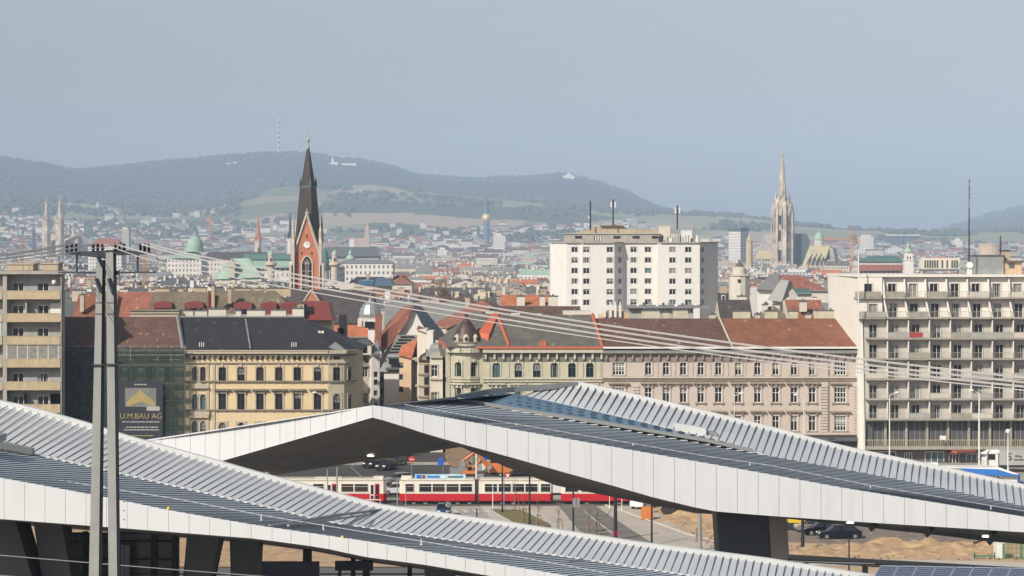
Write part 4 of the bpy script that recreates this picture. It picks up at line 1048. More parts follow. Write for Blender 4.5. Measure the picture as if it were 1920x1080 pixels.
q = MB(); p = P(1018,651,YE); q.box(p.x-.5, p.x+.55, p.y-.3, p.y+.5, p.z-.3, p.z+.75); q.box(p.x-.35, p.x-.2, p.y, p.y+.2, p.z+.75, p.z+1.2); q.box(p.x+.1, p.x+.25, p.y, p.y+.2, p.z+.75, p.z+1.2); q.build('roof_hatch', ['orange_metal'], T)
q = MB(); zt = SZ(656,YE); q.lathe(tc+Vector((0,0,zt-.1)), [(2.35,0),(2.35,.9),(2.15,.95),(2.15,1.0)], 20); q.lathe(tc+Vector((0,0,zt+.9)), [(2.2,0),(2.25,.1),(2.2,.28)], 20, 1); q.build('turret_drum', ['stone_green', 'stone_dark'], T)
q = MB(); q.lathe(tc+Vector((0,0,zt+1.15)), [(2.0,0),(1.95,.6),(1.75,1.3),(1.35,2.1),(.95,2.7),(.85,2.75),(.85,2.95),(.7,3.0),(.35,3.5),(.14,3.7),(.12,3.9),(.3,4.1),(.3,4.3),(.1,4.5)], 18); q.build('turret_dome', ['dome_dark'], T, smooth=False)
for a in (-140, -90, -40):
    c = tc + Vector((math.cos(math.radians(a))*1.75, math.sin(math.radians(a))*1.75, zt+1.2)); q = MB(); q.lathe(c, [(.5,0),(.5,.7),(.34,1.0),(.1,1.15)], 10); q.lathe(c+Vector((math.cos(math.radians(a))*.35, math.sin(math.radians(a))*.35,.2)), [(.24,0),(.24,.5)], 8, 1); q.build('dormer', ['stone_green','glass_dark'], T)

# ---------------------------------------------------------------- F: long pink house
YP = 380.
T = thing('pink_house', Vector((SX(1370,YP), YP, 0)), 'long pinkish house with white windows under rust tiled roofs, left of the balcony hotel', 'house')
window_kind('f1', 1.0, 1.95, 'frame_white', (1,1), arch=.22, sur='pink_stone', sw=.22, sill=.18, bw=.09, hoodm='pink_dark', glasses=['glass_dark','glass_dark','glass_brown'])
window_kind('f2', 1.05, 2.3, 'frame_white', (1,1), sur='pink_stone', sw=.22, hood=(2.35,.55,.5,.24), sill=.35, hoodm='pink_dark', bw=.09, key_=True, glasses=['glass_dark','glass_dark','glass_brown'])
window_kind('f3', 1.05, 2.3, 'frame_white', (1,1), sur='pink_stone', sw=.22, hood=(2.35,.55,.5,.24), sill=.35, hoodm='pink_dark', bw=.09, glasses=['glass_dark','glass_brown'])
window_kind('f1w', 1.8, 1.95, 'frame_white', (3,2), sur='pink_stone', sw=.25, sill=.2, bw=.10, hoodm='pink_dark', glasses=['glass_dark'])
window_kind('f2w', 1.8, 2.3, 'frame_white', (3,2), sur='pink_stone', sw=.25, hood=(3.1,.5,.5,.24), sill=.4, bw=.10, hoodm='pink_dark', glasses=['glass_dark'])
x0, x1 = SX(1130.5,YP), SX(1616,YP); ze = SZ(658,YP)
b = MB(); wins = []
for i, px in enumerate((1215.5,1248.8,1281,1314,1347,1384,1420.3,1454.4,1488.6,1522.8)):
    wins += [(SX(px,YP)-x0, SZ(703.5,YP), 'f1'), (SX(px,YP)-x0, SZ(755,YP), 'f2'), (SX(px,YP)-x0, SZ(808,YP), 'f3')]
for px in (1160, 1575.3): wins += [(SX(px,YP)-x0, SZ(703.5,YP), 'f1w'), (SX(px,YP)-x0, SZ(755,YP), 'f2w'), (SX(px,YP)-x0, SZ(808,YP), 'f2w')]
facade(b, T, Vector((x0,YP,0)), XU, x1-x0, SZ(818,YP), ze, wins, 0); b.box(x0, x1, YP+.5, YP+16, 0, ze-.05, 0); b.build('wall', ['pink'], T)
for (py, h_, d_, m_, nm) in ((662,.5,.85,'sheet_grey','cornice'),(665,.3,.5,'pink_dark','cornice'),(709,.28,.3,'pink_stone','string_course'),(714,.16,.2,'pink_dark','string_course'),(815,.35,.35,'pink_stone','string_course')):
    q = MB(); z = SZ(py,YP); q.box(x0, x1, YP-d_, YP, z, z+h_); q.build(nm, [m_], T)
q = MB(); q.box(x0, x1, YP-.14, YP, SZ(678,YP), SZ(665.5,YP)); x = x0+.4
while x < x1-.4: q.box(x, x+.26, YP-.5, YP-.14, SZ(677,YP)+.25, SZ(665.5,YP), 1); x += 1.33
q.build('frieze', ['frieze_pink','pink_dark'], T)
for i in range(13):      # flat strips between the windows
    px = 1232 + 32.9*i
    if px > 1545: break
    q = MB(); q.box(SX(px,YP)-.16, SX(px,YP)+.16, YP-.09, YP, SZ(707,YP), SZ(680,YP)); q.build('pilaster', ['pink_stone'], T)
for (xa, xc) in ((1539,1552),(1601,1612),(1187,1199)):
    for k in range(17):
        py = 722 + k*5.6; q = MB(); q.box(SX(xa,YP), SX(xc,YP), YP-.13, YP, SZ(py+4.1,YP), SZ(py,YP)); q.build('quoin', ['pink_stone'], T)
q = MB(); q.box(SX(1552.6,YP), SX(1553.6,YP), YP-.2, YP, 0, SZ(665,YP)); q.build('rainpipe', ['sheet_grey'], T)
q = MB(); q.box(x0, x1, YP-.3, YP, 0, SZ(818,YP)-.01); q.build('shop_front', ['shop_dark'], T)
q = MB(); q.box(SX(1530,YP), x1-.2, YP-1.3, YP-.3, SZ(826,YP), SZ(820,YP)); q.build('shop_canopy', ['sheet_dark'], T)
zr = SZ(597, YP+9); e = ze+.6
q = MB(); q.poly([Vector((x0,YP-1,e)), Vector((SX(1372,YP),YP-1,e)), Vector((SX(1349,YP+9),YP+9,zr)), Vector((SX(1112,YP+9),YP+9,zr))]); q.poly([Vector((x0,YP+18,e)), Vector((SX(1112,YP+9),YP+9,zr)), Vector((SX(1349,YP+9),YP+9,zr)), Vector((SX(1372,YP),YP+18,e))]); q.build('roof', ['tile_brown'], T)['label'] = 'darker brown tiled roof half'
q = MB(); q.poly([Vector((SX(1372,YP),YP-1,e)), Vector((x1,YP-1,e)), Vector((SX(1588,YP+9),YP+9,zr)), Vector((SX(1349,YP+9),YP+9,zr))]); q.poly([Vector((x1,YP-1,e)), Vector((x1,YP+18,e)), Vector((SX(1588,YP+9),YP+9,zr))]); q.poly([Vector((SX(1372,YP),YP+18,e)), Vector((SX(1349,YP+9),YP+9,zr)), Vector((SX(1588,YP+9),YP+9,zr)), Vector((x1,YP+18,e))]); q.build('roof', ['tile_rust'], T)['label'] = 'brighter rust tiled roof half'
q = MB(); q.bar(Vector((SX(1349,YP+9),YP+9,zr+.1)), Vector((SX(1372,YP),YP-1,e+.15)), .16, 0, 4); q.build('verge_flashing', ['pink_stone'], T)
q = MB(); q.box(x0, x1, YP-1.2, YP-.95, e-.2, e+.08); q.build('gutter', ['frame_white'], T)
for px, py in ((1168,651),(1273,648),(1540,650),(1492,651)):
    q = MB(); p = P(px,py,YP+.4); q.box(p.x-.35, p.x+.35, p.y-.3, p.y+.3, p.z-.3, p.z+.35); q.box(p.x-.2, p.x+.2, p.y, p.y+.2, p.z+.35, p.z+.6); q.build('roof_hatch', ['steel_grey'], T)
chimneys(T, [(1203,1237,583,598),(1242,1255,586,597),(1262,1290,582,598),(1375,1407,584,598),(1416,1425,590,598),(1434,1458,584,598),(1480,1496,584,598),(1511,1521,590,598),(1526,1577,583,598),(1330,1342,590,598)], YP+9.4, 'stone_green')

# ---------------------------------------------------------------- G: hotel with rows of balconies
YH = 378.
T = thing('balcony_hotel', Vector((SX(1750,YH), YH, 0)), 'big white hotel with seven rows of small railed balconies at the right', 'hotel')
window_kind('g', 1.22, 2.1, 'frame_white', (1,0), bw=.06, sur='hotel_shaded', sw=.05, glasses=['glass_dark','glass_dark','glass_brown','glass_dark','glass_dark','glass_curtain','glass_dark'], recess=.15)
rowsb = [559.5, 597, 635.5, 673.5, 711.5, 749, 786.5]     # underside of each balcony slab
NB = 12; pitch = 39.2
xb0 = SX(1650.5,YH)
b = MB(); wins = []; O = Vector((SX(1620,YH), YH, 0)); wT = SX(1620 + 33 + pitch*NB, YH) - O.x
def rowoff(r): return -9 if r == 0 else (-4 if r == 1 else 0)
for r, py in enumerate(rowsb):
    for c in range(-1, NB):
        px = (1676.5 + rowoff(r)*.45) + pitch*c + (1.5 if r > 1 else 0)
        if c == -1: px = 1637 + rowoff(r)*1.45
        if c == -1 and r >= 4 and r != 4: pass
        u = SX(px,YH) - O.x
        if u > .7 and not (c == -1 and r < 2): wins.append((u, SZ(py-1.6,YH), 'g'))
zsp = SZ(597.5,YH); facade(b, T, O, XU, wT, SZ(790,YH), zsp, [w_ for w_ in wins if w_[1] < zsp], 0); facade(b, T, O, XU, wT, zsp, SZ(519,YH), [w_ for w_ in wins if w_[1] >= zsp], 1)  # sunlit top floors and shaded lower ones painted as two wall tones
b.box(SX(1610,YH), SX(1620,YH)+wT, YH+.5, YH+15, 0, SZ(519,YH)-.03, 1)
b.build('wall', ['hotel_shaded', 'hotel_white'], T)
# smooth end wall towards the pink house
q = MB(); q.hexa([(SX(1560,YH+14),YH+14,0),(SX(1620,YH),YH-.02,0),(SX(1620,YH),YH+1,0),(SX(1562,YH+14),YH+15,0),(SX(1553,YH+14),YH+14,SZ(517,YH+14)),(SX(1608,YH),YH-.02,SZ(517,YH)),(SX(1608,YH),YH+1,SZ(517,YH)),(SX(1553,YH+14),YH+15,SZ(517,YH+14))]); q.build('end_wall', ['hotel_white'], T)
q = MB(); q.hexa([(SX(1619,YH),YH-.25,0),(SX(1622,YH),YH-.25,0),(SX(1622,YH),YH,0),(SX(1619,YH),YH,0),(SX(1608,YH),YH-.25,SZ(518,YH)),(SX(1616,YH),YH-.25,SZ(518,YH)),(SX(1616,YH),YH,SZ(518,YH)),(SX(1608,YH),YH,SZ(518,YH))]); q.build('corner_fin', ['hotel_white'], T)
# end bay panel and raking fins of the two top floors
q = MB(); O2 = Vector((SX(1609,YH-.8), YH-.8, 0)); w2 = SX(1655,YH-.8)-O2.x
facade(q, T, O2, XU, w2, SZ(597,YH), SZ(519,YH), [(SX(1628,YH-.8)-O2.x, SZ(558,YH), 'g'), (SX(1637,YH-.8)-O2.x, SZ(595.5,YH), 'g')], 0)
q.box(O2.x, O2.x+.05, YH-.8, YH, SZ(597,YH), SZ(519,YH)); q.box(O2.x+w2-.05, O2.x+w2, YH-.8, YH, SZ(597,YH), SZ(519,YH)); q.box(O2.x, O2.x+w2, YH-.8, YH, SZ(597,YH)-.1, SZ(597,YH)); q.build('end_panel', ['hotel_white'], T)
for c in range(NB+1):
    xt, xm, xb = SX(1655.5 + pitch*c, YH), SX(1659 + pitch*c, YH), SX(1662 + pitch*c, YH)
    q = MB(); w_ = .11
    z1, z0 = SZ(521,YH), SZ(rowsb[0],YH)
    q.hexa([(xt-w_,YH-1.25,z0),(xt+w_,YH-1.25,z0),(xt+w_,YH,z0),(xt-w_,YH,z0),(xt-w_,YH-.45,z1),(xt+w_,YH-.45,z1),(xt+w_,YH,z1),(xt-w_,YH,z1)])
    z1, z0 = SZ(rowsb[0],YH), SZ(rowsb[1],YH)
    q.hexa([(xb-w_,YH-1.45,z0),(xb+w_,YH-1.45,z0),(xb+w_,YH,z0),(xb-w_,YH,z0),(xt-w_,YH-.8,z1),(xt+w_,YH-.8,z1),(xt+w_,YH,z1),(xt-w_,YH,z1)])
    q.build('raking_fin', ['hotel_white'], T)
    for r in range(2, 7):
        z1, z0 = SZ(rowsb[r-1],YH)-.0, SZ(rowsb[r],YH)
        q = MB(); q.box(xb-.06, xb+.06, YH-1.3, YH, z0, z1-.25); q.build('balcony_screen', ['hotel_white'], T)
slab_m, rail_m = {}, {}
for r, py in enumerate(rowsb):
    z = SZ(py,YH); off = rowoff(r)*.6
    for c in range(-1, NB):
        xa = SX(1662.5 + off + pitch*c, YH); xc = xa + SX(960+pitch-1.4,YH)
        if c == -1: xa = SX((1601 if r == 0 else 1608 if r == 1 else 1622), YH); xc = SX(1661+off,YH) - .06 - (.4 if r == 0 else 0)
        q = MB(); q.box(xa, xc, YH-1.5, YH-.01, z-.02, z+.16)
        q.hexa([(xa+.1,YH-1.1,z-.2),(xc-.1,YH-1.1,z-.2),(xc-.1,YH-.01,z-.2),(xa+.1,YH-.01,z-.2),(xa,YH-1.5,z-.02),(xc,YH-1.5,z-.02),(xc,YH-.01,z-.02),(xa,YH-.01,z-.02)])
        bal = q.build('balcony', ['hotel_slab'], T)
        q = MB(); yy = YH-1.42
        q.box(xa+.02, xc-.02, yy-.02, yy+.02, z+1.05, z+1.10); q.box(xa+.02, xc-.02, yy-.015, yy+.015, z+.22, z+.26)
        n_ = max(4, int((xc-xa)/.22))
        for k in range(n_+1):
            x = xa+.03 + (xc-xa-.06)*k/n_; q.box(x-.014, x+.014, yy-.012, yy+.012, z+.16, z+1.05)
        q.build('railing', ['concrete'], bal)
        if (r, c) in ((2, 1),): q = MB(); q.box(xa+.1, xa+2.1, yy+.04, yy+.07, z+.3, z+1.0); q.build('red_cloth', ['taillight'], bal)
        elif wr.random() < .4:
            q = MB(); q.box(xa+.05, xc-.05, yy+.03, yy+.05, z+.22, z+1.02); q.build('rail_screen', [wr.choice(['hotel_slab','offwhite','grey_wall'])], bal)
# parapet and roof edge
q = MB(); xa_ = SX(1620,YH)+wT; q.hexa([(SX(1606,YH),YH-.9,SZ(519,YH)),(xa_,YH-.9,SZ(519,YH)),(xa_,YH+15,SZ(519,YH)),(SX(1551,YH+14),YH+15,SZ(519,YH)),(SX(1606,YH),YH-.9,SZ(515,YH)),(xa_,YH-.9,SZ(515,YH)),(xa_,YH+15,SZ(515,YH)),(SX(1551,YH+14),YH+15,SZ(515,YH))]); q.build('roof_edge', ['hotel_white'], T)
# tall glazed floor with curtains, long balcony, ground floor
xg0, xg1 = SX(1621,YH), SX(1620,YH)+wT
q = MB(); q.box(xg0, xg1, YH+.4, YH+.6, SZ(836,YH), SZ(789,YH)); q.build('curtain_glazing', ['curtain'], T)
x = xg0
while x < xg1:
    q = MB(); q.box(x-.16, x+.16, YH-.1, YH+.4, SZ(836,YH), SZ(790,YH)); q.build('glazing_post', ['hotel_slab'], T); x += SX(960+pitch,YH)
q = MB(); x = xg0+.4
while x < xg1: q.box(x-.03, x+.03, YH+.33, YH+.4, SZ(834,YH), SZ(791,YH)); x += .8
q.build('glazing_bars', ['hotel_slab'], T, kind='stuff')
q = MB(); q.box(xg0, xg1, YH-1.5, YH+.4, SZ(839,YH)-.2, SZ(836,YH)); lb_ = q.build('long_balcony', ['hotel_slab'], T)
q = MB(); q.box(xg0, xg1, YH-1.44, YH-1.4, SZ(824,YH), SZ(823,YH)); x = xg0
while x < xg1: q.box(x-.03, x+.03, YH-1.44, YH-1.4, SZ(836,YH), SZ(824,YH)); x += .33
q.build('railing', ['balcony_yellow'], lb_)
q = MB(); q.box(SX(1760,YH), SX(1771,YH), YH-1.2, YH-.8, SZ(824,YH), SZ(816,YH)); q.build('air_unit', ['frame_white'], T)
q = MB(); q.box(xg0, xg1, YH+.3, YH+.6, 0, SZ(840,YH)-.1); q.build('ground_floor', ['brown_panel'], T)
for (a, c, t, bt, m_) in ((1735,1770,848,866,'glass_blue'),(1780,1798,852,868,'glass_dark'),(1812,1842,852,864,'glass_blue'),(1696,1710,850,866,'glass_dark'),(1640,1680,848,866,'glass_dark'),(1860,1900,850,866,'glass_dark')):
    q = MB(); q.box(SX(a,YH), SX(c,YH), YH+.2, YH+.3, SZ(bt,YH), SZ(t,YH), 1); w_ = .06
    n_ = 3
    for k in range(n_+1): x = SX(a+(c-a)*k/n_,YH); q.box(x-w_, x+w_, YH+.12, YH+.2, SZ(bt,YH), SZ(t,YH), 0)
    q.box(SX(a,YH), SX(c,YH), YH+.12, YH+.2, SZ(t,YH), SZ(t,YH)+.12, 0); q.build('shop_window', ['frame_white', m_], T)
q = MB(); q.hexa([(SX(1779,YH),YH-1.6,SZ(848,YH)),(SX(1828,YH),YH-1.6,SZ(846,YH)),(SX(1828,YH),YH+.2,SZ(846,YH)),(SX(1779,YH),YH+.2,SZ(848,YH)),(SX(1781,YH),YH-1.6,SZ(842,YH)),(SX(1826,YH),YH-1.6,SZ(841,YH)),(SX(1826,YH),YH+.2,SZ(840,YH)),(SX(1781,YH),YH+.2,SZ(841,YH))]); q.build('entrance_canopy', ['red_metal'], T)
q = MB(); q.bar((SX(1782,YH),YH-1.75,SZ(845,YH)), (SX(1790,YH),YH-1.75,SZ(847,YH)), .2, 0, 6); q.build('canopy_emblem', ['orange_metal'], T)
# on the roof
zt = SZ(515,YH)
q = MB(); y5 = YH+6; q.box(SX(1824,y5), SX(1882,y5), y5, y5+4, zt, SZ(480,y5), 0); q.box(SX(1822,y5), SX(1884,y5), y5-.2, y5+4.2, SZ(480,y5), SZ(478,y5), 1); q.build('plant_room', ['dome_silver', 'sheet_dark'], T)
q = MB(); q.box(SX(1881,y5), SX(1897,y5), y5+1, y5+3, zt, SZ(470,y5), 0); q.box(SX(1879,y5), SX(1899,y5), y5+.8, y5+3.2, SZ(470,y5), SZ(468.5,y5), 1); q.build('roof_chimney', ['tan_wall','sheet_dark'], T)
q = MB(); q.box(SX(1884,y5), SX(1912,y5), y5-1.5, y5+.8, zt, SZ(491,y5), 0); q.box(SX(1881,y5), SX(1917,y5), y5-2, y5+.9, SZ(491,y5), SZ(489,y5), 1); q.box(SX(1888,y5), SX(1898,y5), y5-1.6, y5-1.5, SZ(502,y5), SZ(494,y5), 1); q.build('roof_house', ['stand_tan','sheet_dark'], T)
q = MB(); y6 = YH+8; q.box(SX(1730,y6), SX(1800,y6), y6, y6+3, SZ(505,y6), SZ(484,y6), 0); q.box(SX(1729,y6), SX(1801,y6), y6-.1, y6+3.1, SZ(508,y6), SZ(505,y6), 1)
for k in range(14):
    if k in (6,8,10): continue
    xx = SX(1733 + k*4.6,y6); q.box(xx, xx+.24, y6-.08, y6, SZ(502,y6), SZ(488,y6), 1)
q.box(SX(1732,y6), SX(1735,y6), y6, y6+.3, zt, SZ(508,y6), 1); q.box(SX(1795,y6), SX(1798,y6), y6, y6+.3, zt, SZ(508,y6), 1); q.build('cooling_unit', ['offwhite','sheet_dark'], T)
for px in (1803, 1818):
    q = MB(); c = P(px, 497, YH+3); q.bar(c, c+Vector((0,-.12,.03)), .5, 0, 14); q.bar(Vector((c.x, c.y+.3, zt)), c, .12); q.box(c.x-.35, c.x+.35, c.y, c.y+.4, zt, c.z-.5); q.build('satellite_dish', ['dome_silver' if px == 1803 else 'frame_white'], T)
q = MB(); yq2 = YH+4; q.bar((SX(1817,yq2),yq2,zt), (SX(1817,yq2),yq2,SZ(390,yq2)), .13, 0, 6, .09); q.bar((SX(1817,yq2),yq2,SZ(390,yq2)), (SX(1817.5,yq2),yq2,SZ(337,yq2)), .05, 0, 4)
for k, py in enumerate((340,352,366,358,372)): q.bar((SX(1815,yq2),yq2,SZ(py,yq2)), (SX(1819.5,yq2),yq2,SZ(py-2,yq2)), .04, 0, 4)
q.build('radio_mast', ['steel_black'], T)
q = MB(); q.bar((SX(1876,yq2),yq2,SZ(478,yq2)), (SX(1876,yq2),yq2,SZ(442,yq2)), .06, 0, 4)
for py in (444,448,453,458): q.bar((SX(1873.5,yq2),yq2,SZ(py,yq2)), (SX(1878.5,yq2),yq2,SZ(py,yq2)), .04, 0, 4)
q.build('aerial', ['steel_black'], T)
q = MB()
for k in range(9): x = SX(1730+k*22,YH); q.box(x-.03, x+.03, YH-.2, YH-.14, zt, zt+.9)
q.box(SX(1730,YH), SX(1905,YH), YH-.19, YH-.15, zt+.86, zt+.9); q.build('roof_railing', ['steel_grey'], T)
q = MB(); q.bar((SX(1610,YH-3),YH-3,0), (SX(1609.5,YH-3),YH-3,SZ(467,YH-3)), .09, 0, 6); q.build('flagpole', ['frame_white'], origin=(SX(1610,YH-3),YH-3,0), label='slim white flagpole rising in front of the hotel end wall', cat='flagpole')

# ================================================================ SIDE STREET, ROOFSCAPE BEHIND, LANDMARKS
def block(name, px0, px1, pt, Y, d, walls, label, cat='house', z0=0, wins=None, group=None, roofmat=None, pr=None, rtype='flat', hl=0, hr=0, ov=.4, parent=None):
    """a house whose front stands at depth Y between two sight lines"""
    T = thing(name, Vector((SX((px0+px1)/2, Y), Y, 0)), label, cat, group)
    x0, x1, ze = SX(px0,Y), SX(px1,Y), SZ(pt,Y)
    b = MB(); ws = []
    if wins:
        for (px, py, k) in wins: ws.append((SX(px,Y)-x0, SZ(py,Y), k))
    facade(b, T, Vector((x0,Y,0)), XU, x1-x0, z0, ze, ws, 0)
    b.poly([(x1,Y,z0),(x1,Y+d,z0),(x1,Y+d,ze),(x1,Y,ze)]); b.poly([(x0,Y+d,z0),(x0,Y,z0),(x0,Y,ze),(x0,Y+d,ze)]); b.poly([(x1,Y+d,z0),(x0,Y+d,z0),(x0,Y+d,ze),(x1,Y+d,ze)])
    if rtype == 'flat': b.poly([(x0,Y,ze),(x1,Y,ze),(x1,Y+d,ze),(x0,Y+d,ze)])
    b.build('wall', [walls], T)
    if rtype == 'ridge':
        zr = SZ(pr, Y+d/2); b = MB(); hipped(b, x0, x1, Y, Y+d, ze+.02, zr, 0, hl, hr, ov, 1); b.build('roof', [roofmat, walls], T)
        b = MB(); b.box(x0, x1, Y-.6, Y-.35, ze-.15, ze+.1); b.build('gutter', ['sheet_grey'], T)
    return T
window_kind('s', 1.0, 1.8, 'frame_white', (1,1), sur='stone_cream', sw=.15, glasses=['glass_dark','glass_brown'])
window_kind('tall', .8, 5.2, 'frame_brown', (1,3), glasses=['glass_brown'])
window_kind('small', .7, .9, 'frame_dark', (0,0), glasses=['glass_dark'])
def angled(name, p0, p1, Y0, Y1, pt0, d, wallm, label, wins, extra=None, cat='house', zt=None):
    """house turned on plan: its front runs from (p0, Y0) to (p1, Y1)"""
    A, B_ = Vector((SX(p0,Y0),Y0,0)), Vector((SX(p1,Y1),Y1,0)); T = thing(name, (A+B_)/2, label, cat)
    U = (B_-A).normalized(); w = (B_-A).length; N = Vector((-U.y, U.x, 0)); ze = SZ(pt0, Y0) if zt is None else zt
    b = MB(); facade(b, T, A, U, w, 0, ze, [(w*f_, z, k) for (f_, z, k) in wins], 0)
    up_ = Vector((0,0,ze)); A2, B2 = A+N*d, B_+N*d
    b.poly([B_, B2, B2+up_, B_+up_]); b.poly([A2, A, A+up_, A2+up_]); b.poly([A+up_, B_+up_, B2+up_, A2+up_]); b.build('wall', [wallm], T)
    return T, A, B_, U, N, w, ze
# left side of the street
zs = [SZ(y_, 425) for y_ in (707, 757, 800)]
T, A, B_, U, N, w, ze = angled('street_house', 655, 697, 424, 425.4, 688, 5, 'offwhite_warm', 'cream street house directly right of the yellow corner house, under a grey dormer roof', [(f_, z, 's') for f_ in (.3,.7) for z in zs])
b = MB(); z2 = SZ(640, 430); b.poly([A+Vector((-.3,-.3,ze)), B_+Vector((.3,-.3,ze)), B_+N*5+Vector((-.5,0,z2)), A+N*5+Vector((1.0,0,z2))]); b.poly([B_+Vector((.3,-.3,ze)), B_+N*5+Vector((0,0,ze)), B_+N*5+Vector((-.5,0,z2))]); b.build('roof', ['sheet_grey'], T)
b = MB(); p = P(683, 652, 424); b.box(p.x-1.2, p.x+1.2, p.y, p.y+3, p.z-1.2, p.z+.5, 0); b.prism([(p.x-1.5,p.z+.5),(p.x+1.5,p.z+.5),(p.x+.7,p.z+1.3),(p.x-.7,p.z+1.3)], p.y-.2, p.y+3, 1); b.box(p.x-.5, p.x+.5, p.y-.05, p.y, p.z-.9, p.z+.2, 2); b.build('dormer', ['offwhite','sheet_dark','glass_dark'], T)
T, A, B_, U, N, w, ze = angled('street_house', 697, 712, 424, 424.5, 668, 4, 'white_wall', 'narrow white bay-fronted street house, second from the yellow corner house', [(.5, SZ(707,424), 'small'), (.5, SZ(722,424),'small'), (.5, SZ(742,424),'small'), (.5, SZ(765,424),'small')])
b = MB(); b.poly([A+Vector((-.4,-.2,ze)), B_+Vector((.2,-.2,ze)), (A+B_)/2+N*3+Vector((1.2,0,ze+2.6))]); b.poly([A+N*4+Vector((0,0,ze)), A+Vector((-.4,-.2,ze)), (A+B_)/2+N*3+Vector((1.2,0,ze+2.6))]); b.poly([B_+Vector((.2,-.2,ze)), B_+N*4+Vector((0,0,ze)), (A+B_)/2+N*3+Vector((1.2,0,ze+2.6))]); b.build('roof', ['sheet_grey'], T)
q = MB(); p = P(707, 667, 423.5); q.box(p.x-.6, p.x+.6, p.y, p.y+1, p.z-.1, p.z+.25); q.build('roof_terrace', ['sheet_dark'], T)
T, A, B_, U, N, w, ze = angled('street_house', 708, 723, 427, 428, 698, 3, 'offwhite_warm', 'yellowish street house in the gap behind the narrow white one', [(.5, SZ(y_,427), 'small') for y_ in (716,738,760)])
b = MB(); b.poly([A+Vector((-.3,-.4,ze)), B_+Vector((.2,-.2,ze)), B_+N*3+Vector((.5,0,ze+1.8)), A+N*3+Vector((0,0,ze+1.8))]); b.build('roof', ['sheet_grey'], T)
# white house with mansard and skylights
T = block('street_house', 720, 749, 697, 424, 7, 'white_wall', 'plain white street house with a grey mansard roof and skylight strips')
xa, xc = SX(720,424), SX(749,424); b = MB(); ze = SZ(697,424)
b.poly([(xa-.9,423.6,ze),(xc,423.6,ze),(xc,425.5,SZ(665,425.5)),(xa+.6,425.5,SZ(665,425.5))]); b.poly([(xa+.6,425.5,SZ(665,425.5)),(xc,425.5,SZ(665,425.5)),(SX(784,431),431,SZ(628,431)),(SX(744,431),431,SZ(628,431))]); b.poly([(xc,423.6,ze),(xc,431,ze),(SX(784,431),431,SZ(628,431)),(xc,425.5,SZ(665,425.5))]); b.build('roof', ['sheet_grey'], T)
for k in range(6):
    q = MB(); f_ = .08 + k*.155; a = Vector((xc-2.1,425.5,SZ(665,425.5))).lerp(Vector((SX(755,431),431,SZ(628,431))), f_); c = Vector((xc,425.5,SZ(665,425.5))).lerp(Vector((SX(784,431),431,SZ(628,431))), f_)
    q.bar(a+Vector((0,-.1,.12)), c+Vector((-.2,-.1,.12)), .17, 0, 4); q.build('skylight', ['glass_dark'], T)
q = MB(); q.box(SX(729,423.9), SX(748,423.9), 423.4, 423.9, SZ(683,423.9), SZ(672,423.9), 1); q.box(SX(726,423.9), SX(749,423.9), 423.3, 423.9, SZ(672,423.9), SZ(669,423.9), 0); q.box(SX(724,423.9), SX(750,423.9), 423.2, 424, SZ(693,423.9), SZ(689,423.9), 0); q.build('mansard_window', ['sheet_dark','glass_dark'], T)
# peach house and its neighbours on the right of the street
T = block('street_house', 749, 771, 668, 408, 4, 'peach', 'peach street house with a blank front and an orange tiled roof', wins=[(752,690,'small'),(752,712,'small'),(752,735,'small')])
b = MB(); z = SZ(666,408); b.poly([(SX(746,408),407.6,z),(SX(772,408),407.6,SZ(672,408)),(SX(783,412),412,SZ(634,412)),(SX(753,412),412,SZ(648,412))]); b.poly([(SX(772,408),407.6,SZ(672,408)),(SX(786,412),416,SZ(668,412)),(SX(783,412),412,SZ(634,412))],1); b.build('roof', ['terracotta','tile_brown'], T)
def west_side(name, pa, Ya, pb, Yb, pt, wallm, label, nx, rows, kind_, cornice='stone_cream'):
    T, A, B_, U, N, w, ze = angled(name, pa, pb, Ya, Yb, pt, 10, wallm, label, [((k+.5)/nx, z, kind_) for k in range(nx) for z in rows], zt=SZ(pt, Yb))
    for z, h_ in ((ze-.5,.5),(ze-4.6,.25),(ze-9,.25)):
        q = MB(); q.obox(A, U, 0, w, 0, .4, z, z+h_); q.build('string_course', [cornice], T)
    return T, ze
zr_ = [SZ(y_, 412) for y_ in (716, 762)]
T, ze = west_side('street_house', 782, 470, 771, 411, 676, 'offwhite_warm', 'cream street house receding behind the peach house', 7, zr_, 's')
T, ze = west_side('street_house', 797, 480, 783, 406, 672, 'offwhite', 'pale street house with stone bands, third from the green corner house', 8, zr_, 's')
T = block('street_house', 782, 800, 618, 409, 9, 'offwhite', 'tall bare white gable house in the side street behind the orange roof', wins=[])
b = MB(); b.poly([(SX(781,409),408.6,SZ(618,409)),(SX(801,409),408.6,SZ(625,409)),(SX(803,415),415,SZ(618,415)),(SX(784,415),415,SZ(610,415))]); b.build('roof', ['tile_red'], T)
T = block('street_house', 800, 812, 622, 404, 8, 'white_wall', 'narrow white street house beside the dark bay dome')
T = thing('corner_bay', P(800,700,400)*1, 'round street bay capped by a small dark dome in the side street', 'bay tower'); T.location.z = 0; WL[T.name] = Vector((SX(800,400),400,0))
c = Vector((SX(800,400),400,0)); q = MB(); q.lathe(c, [(1.15,0),(1.15,SZ(683,400)),(1.3,SZ(682,400)),(1.3,SZ(680,400))], 12); q.build('wall', ['stone_cream'], T)
q = MB(); q.lathe(c+Vector((0,0,SZ(680,400))), [(1.2,0),(1.35,.5),(1.1,1.1),(.5,1.5),(.15,1.7),(.1,2.2)], 12); q.build('dome', ['dome_dark'], T)
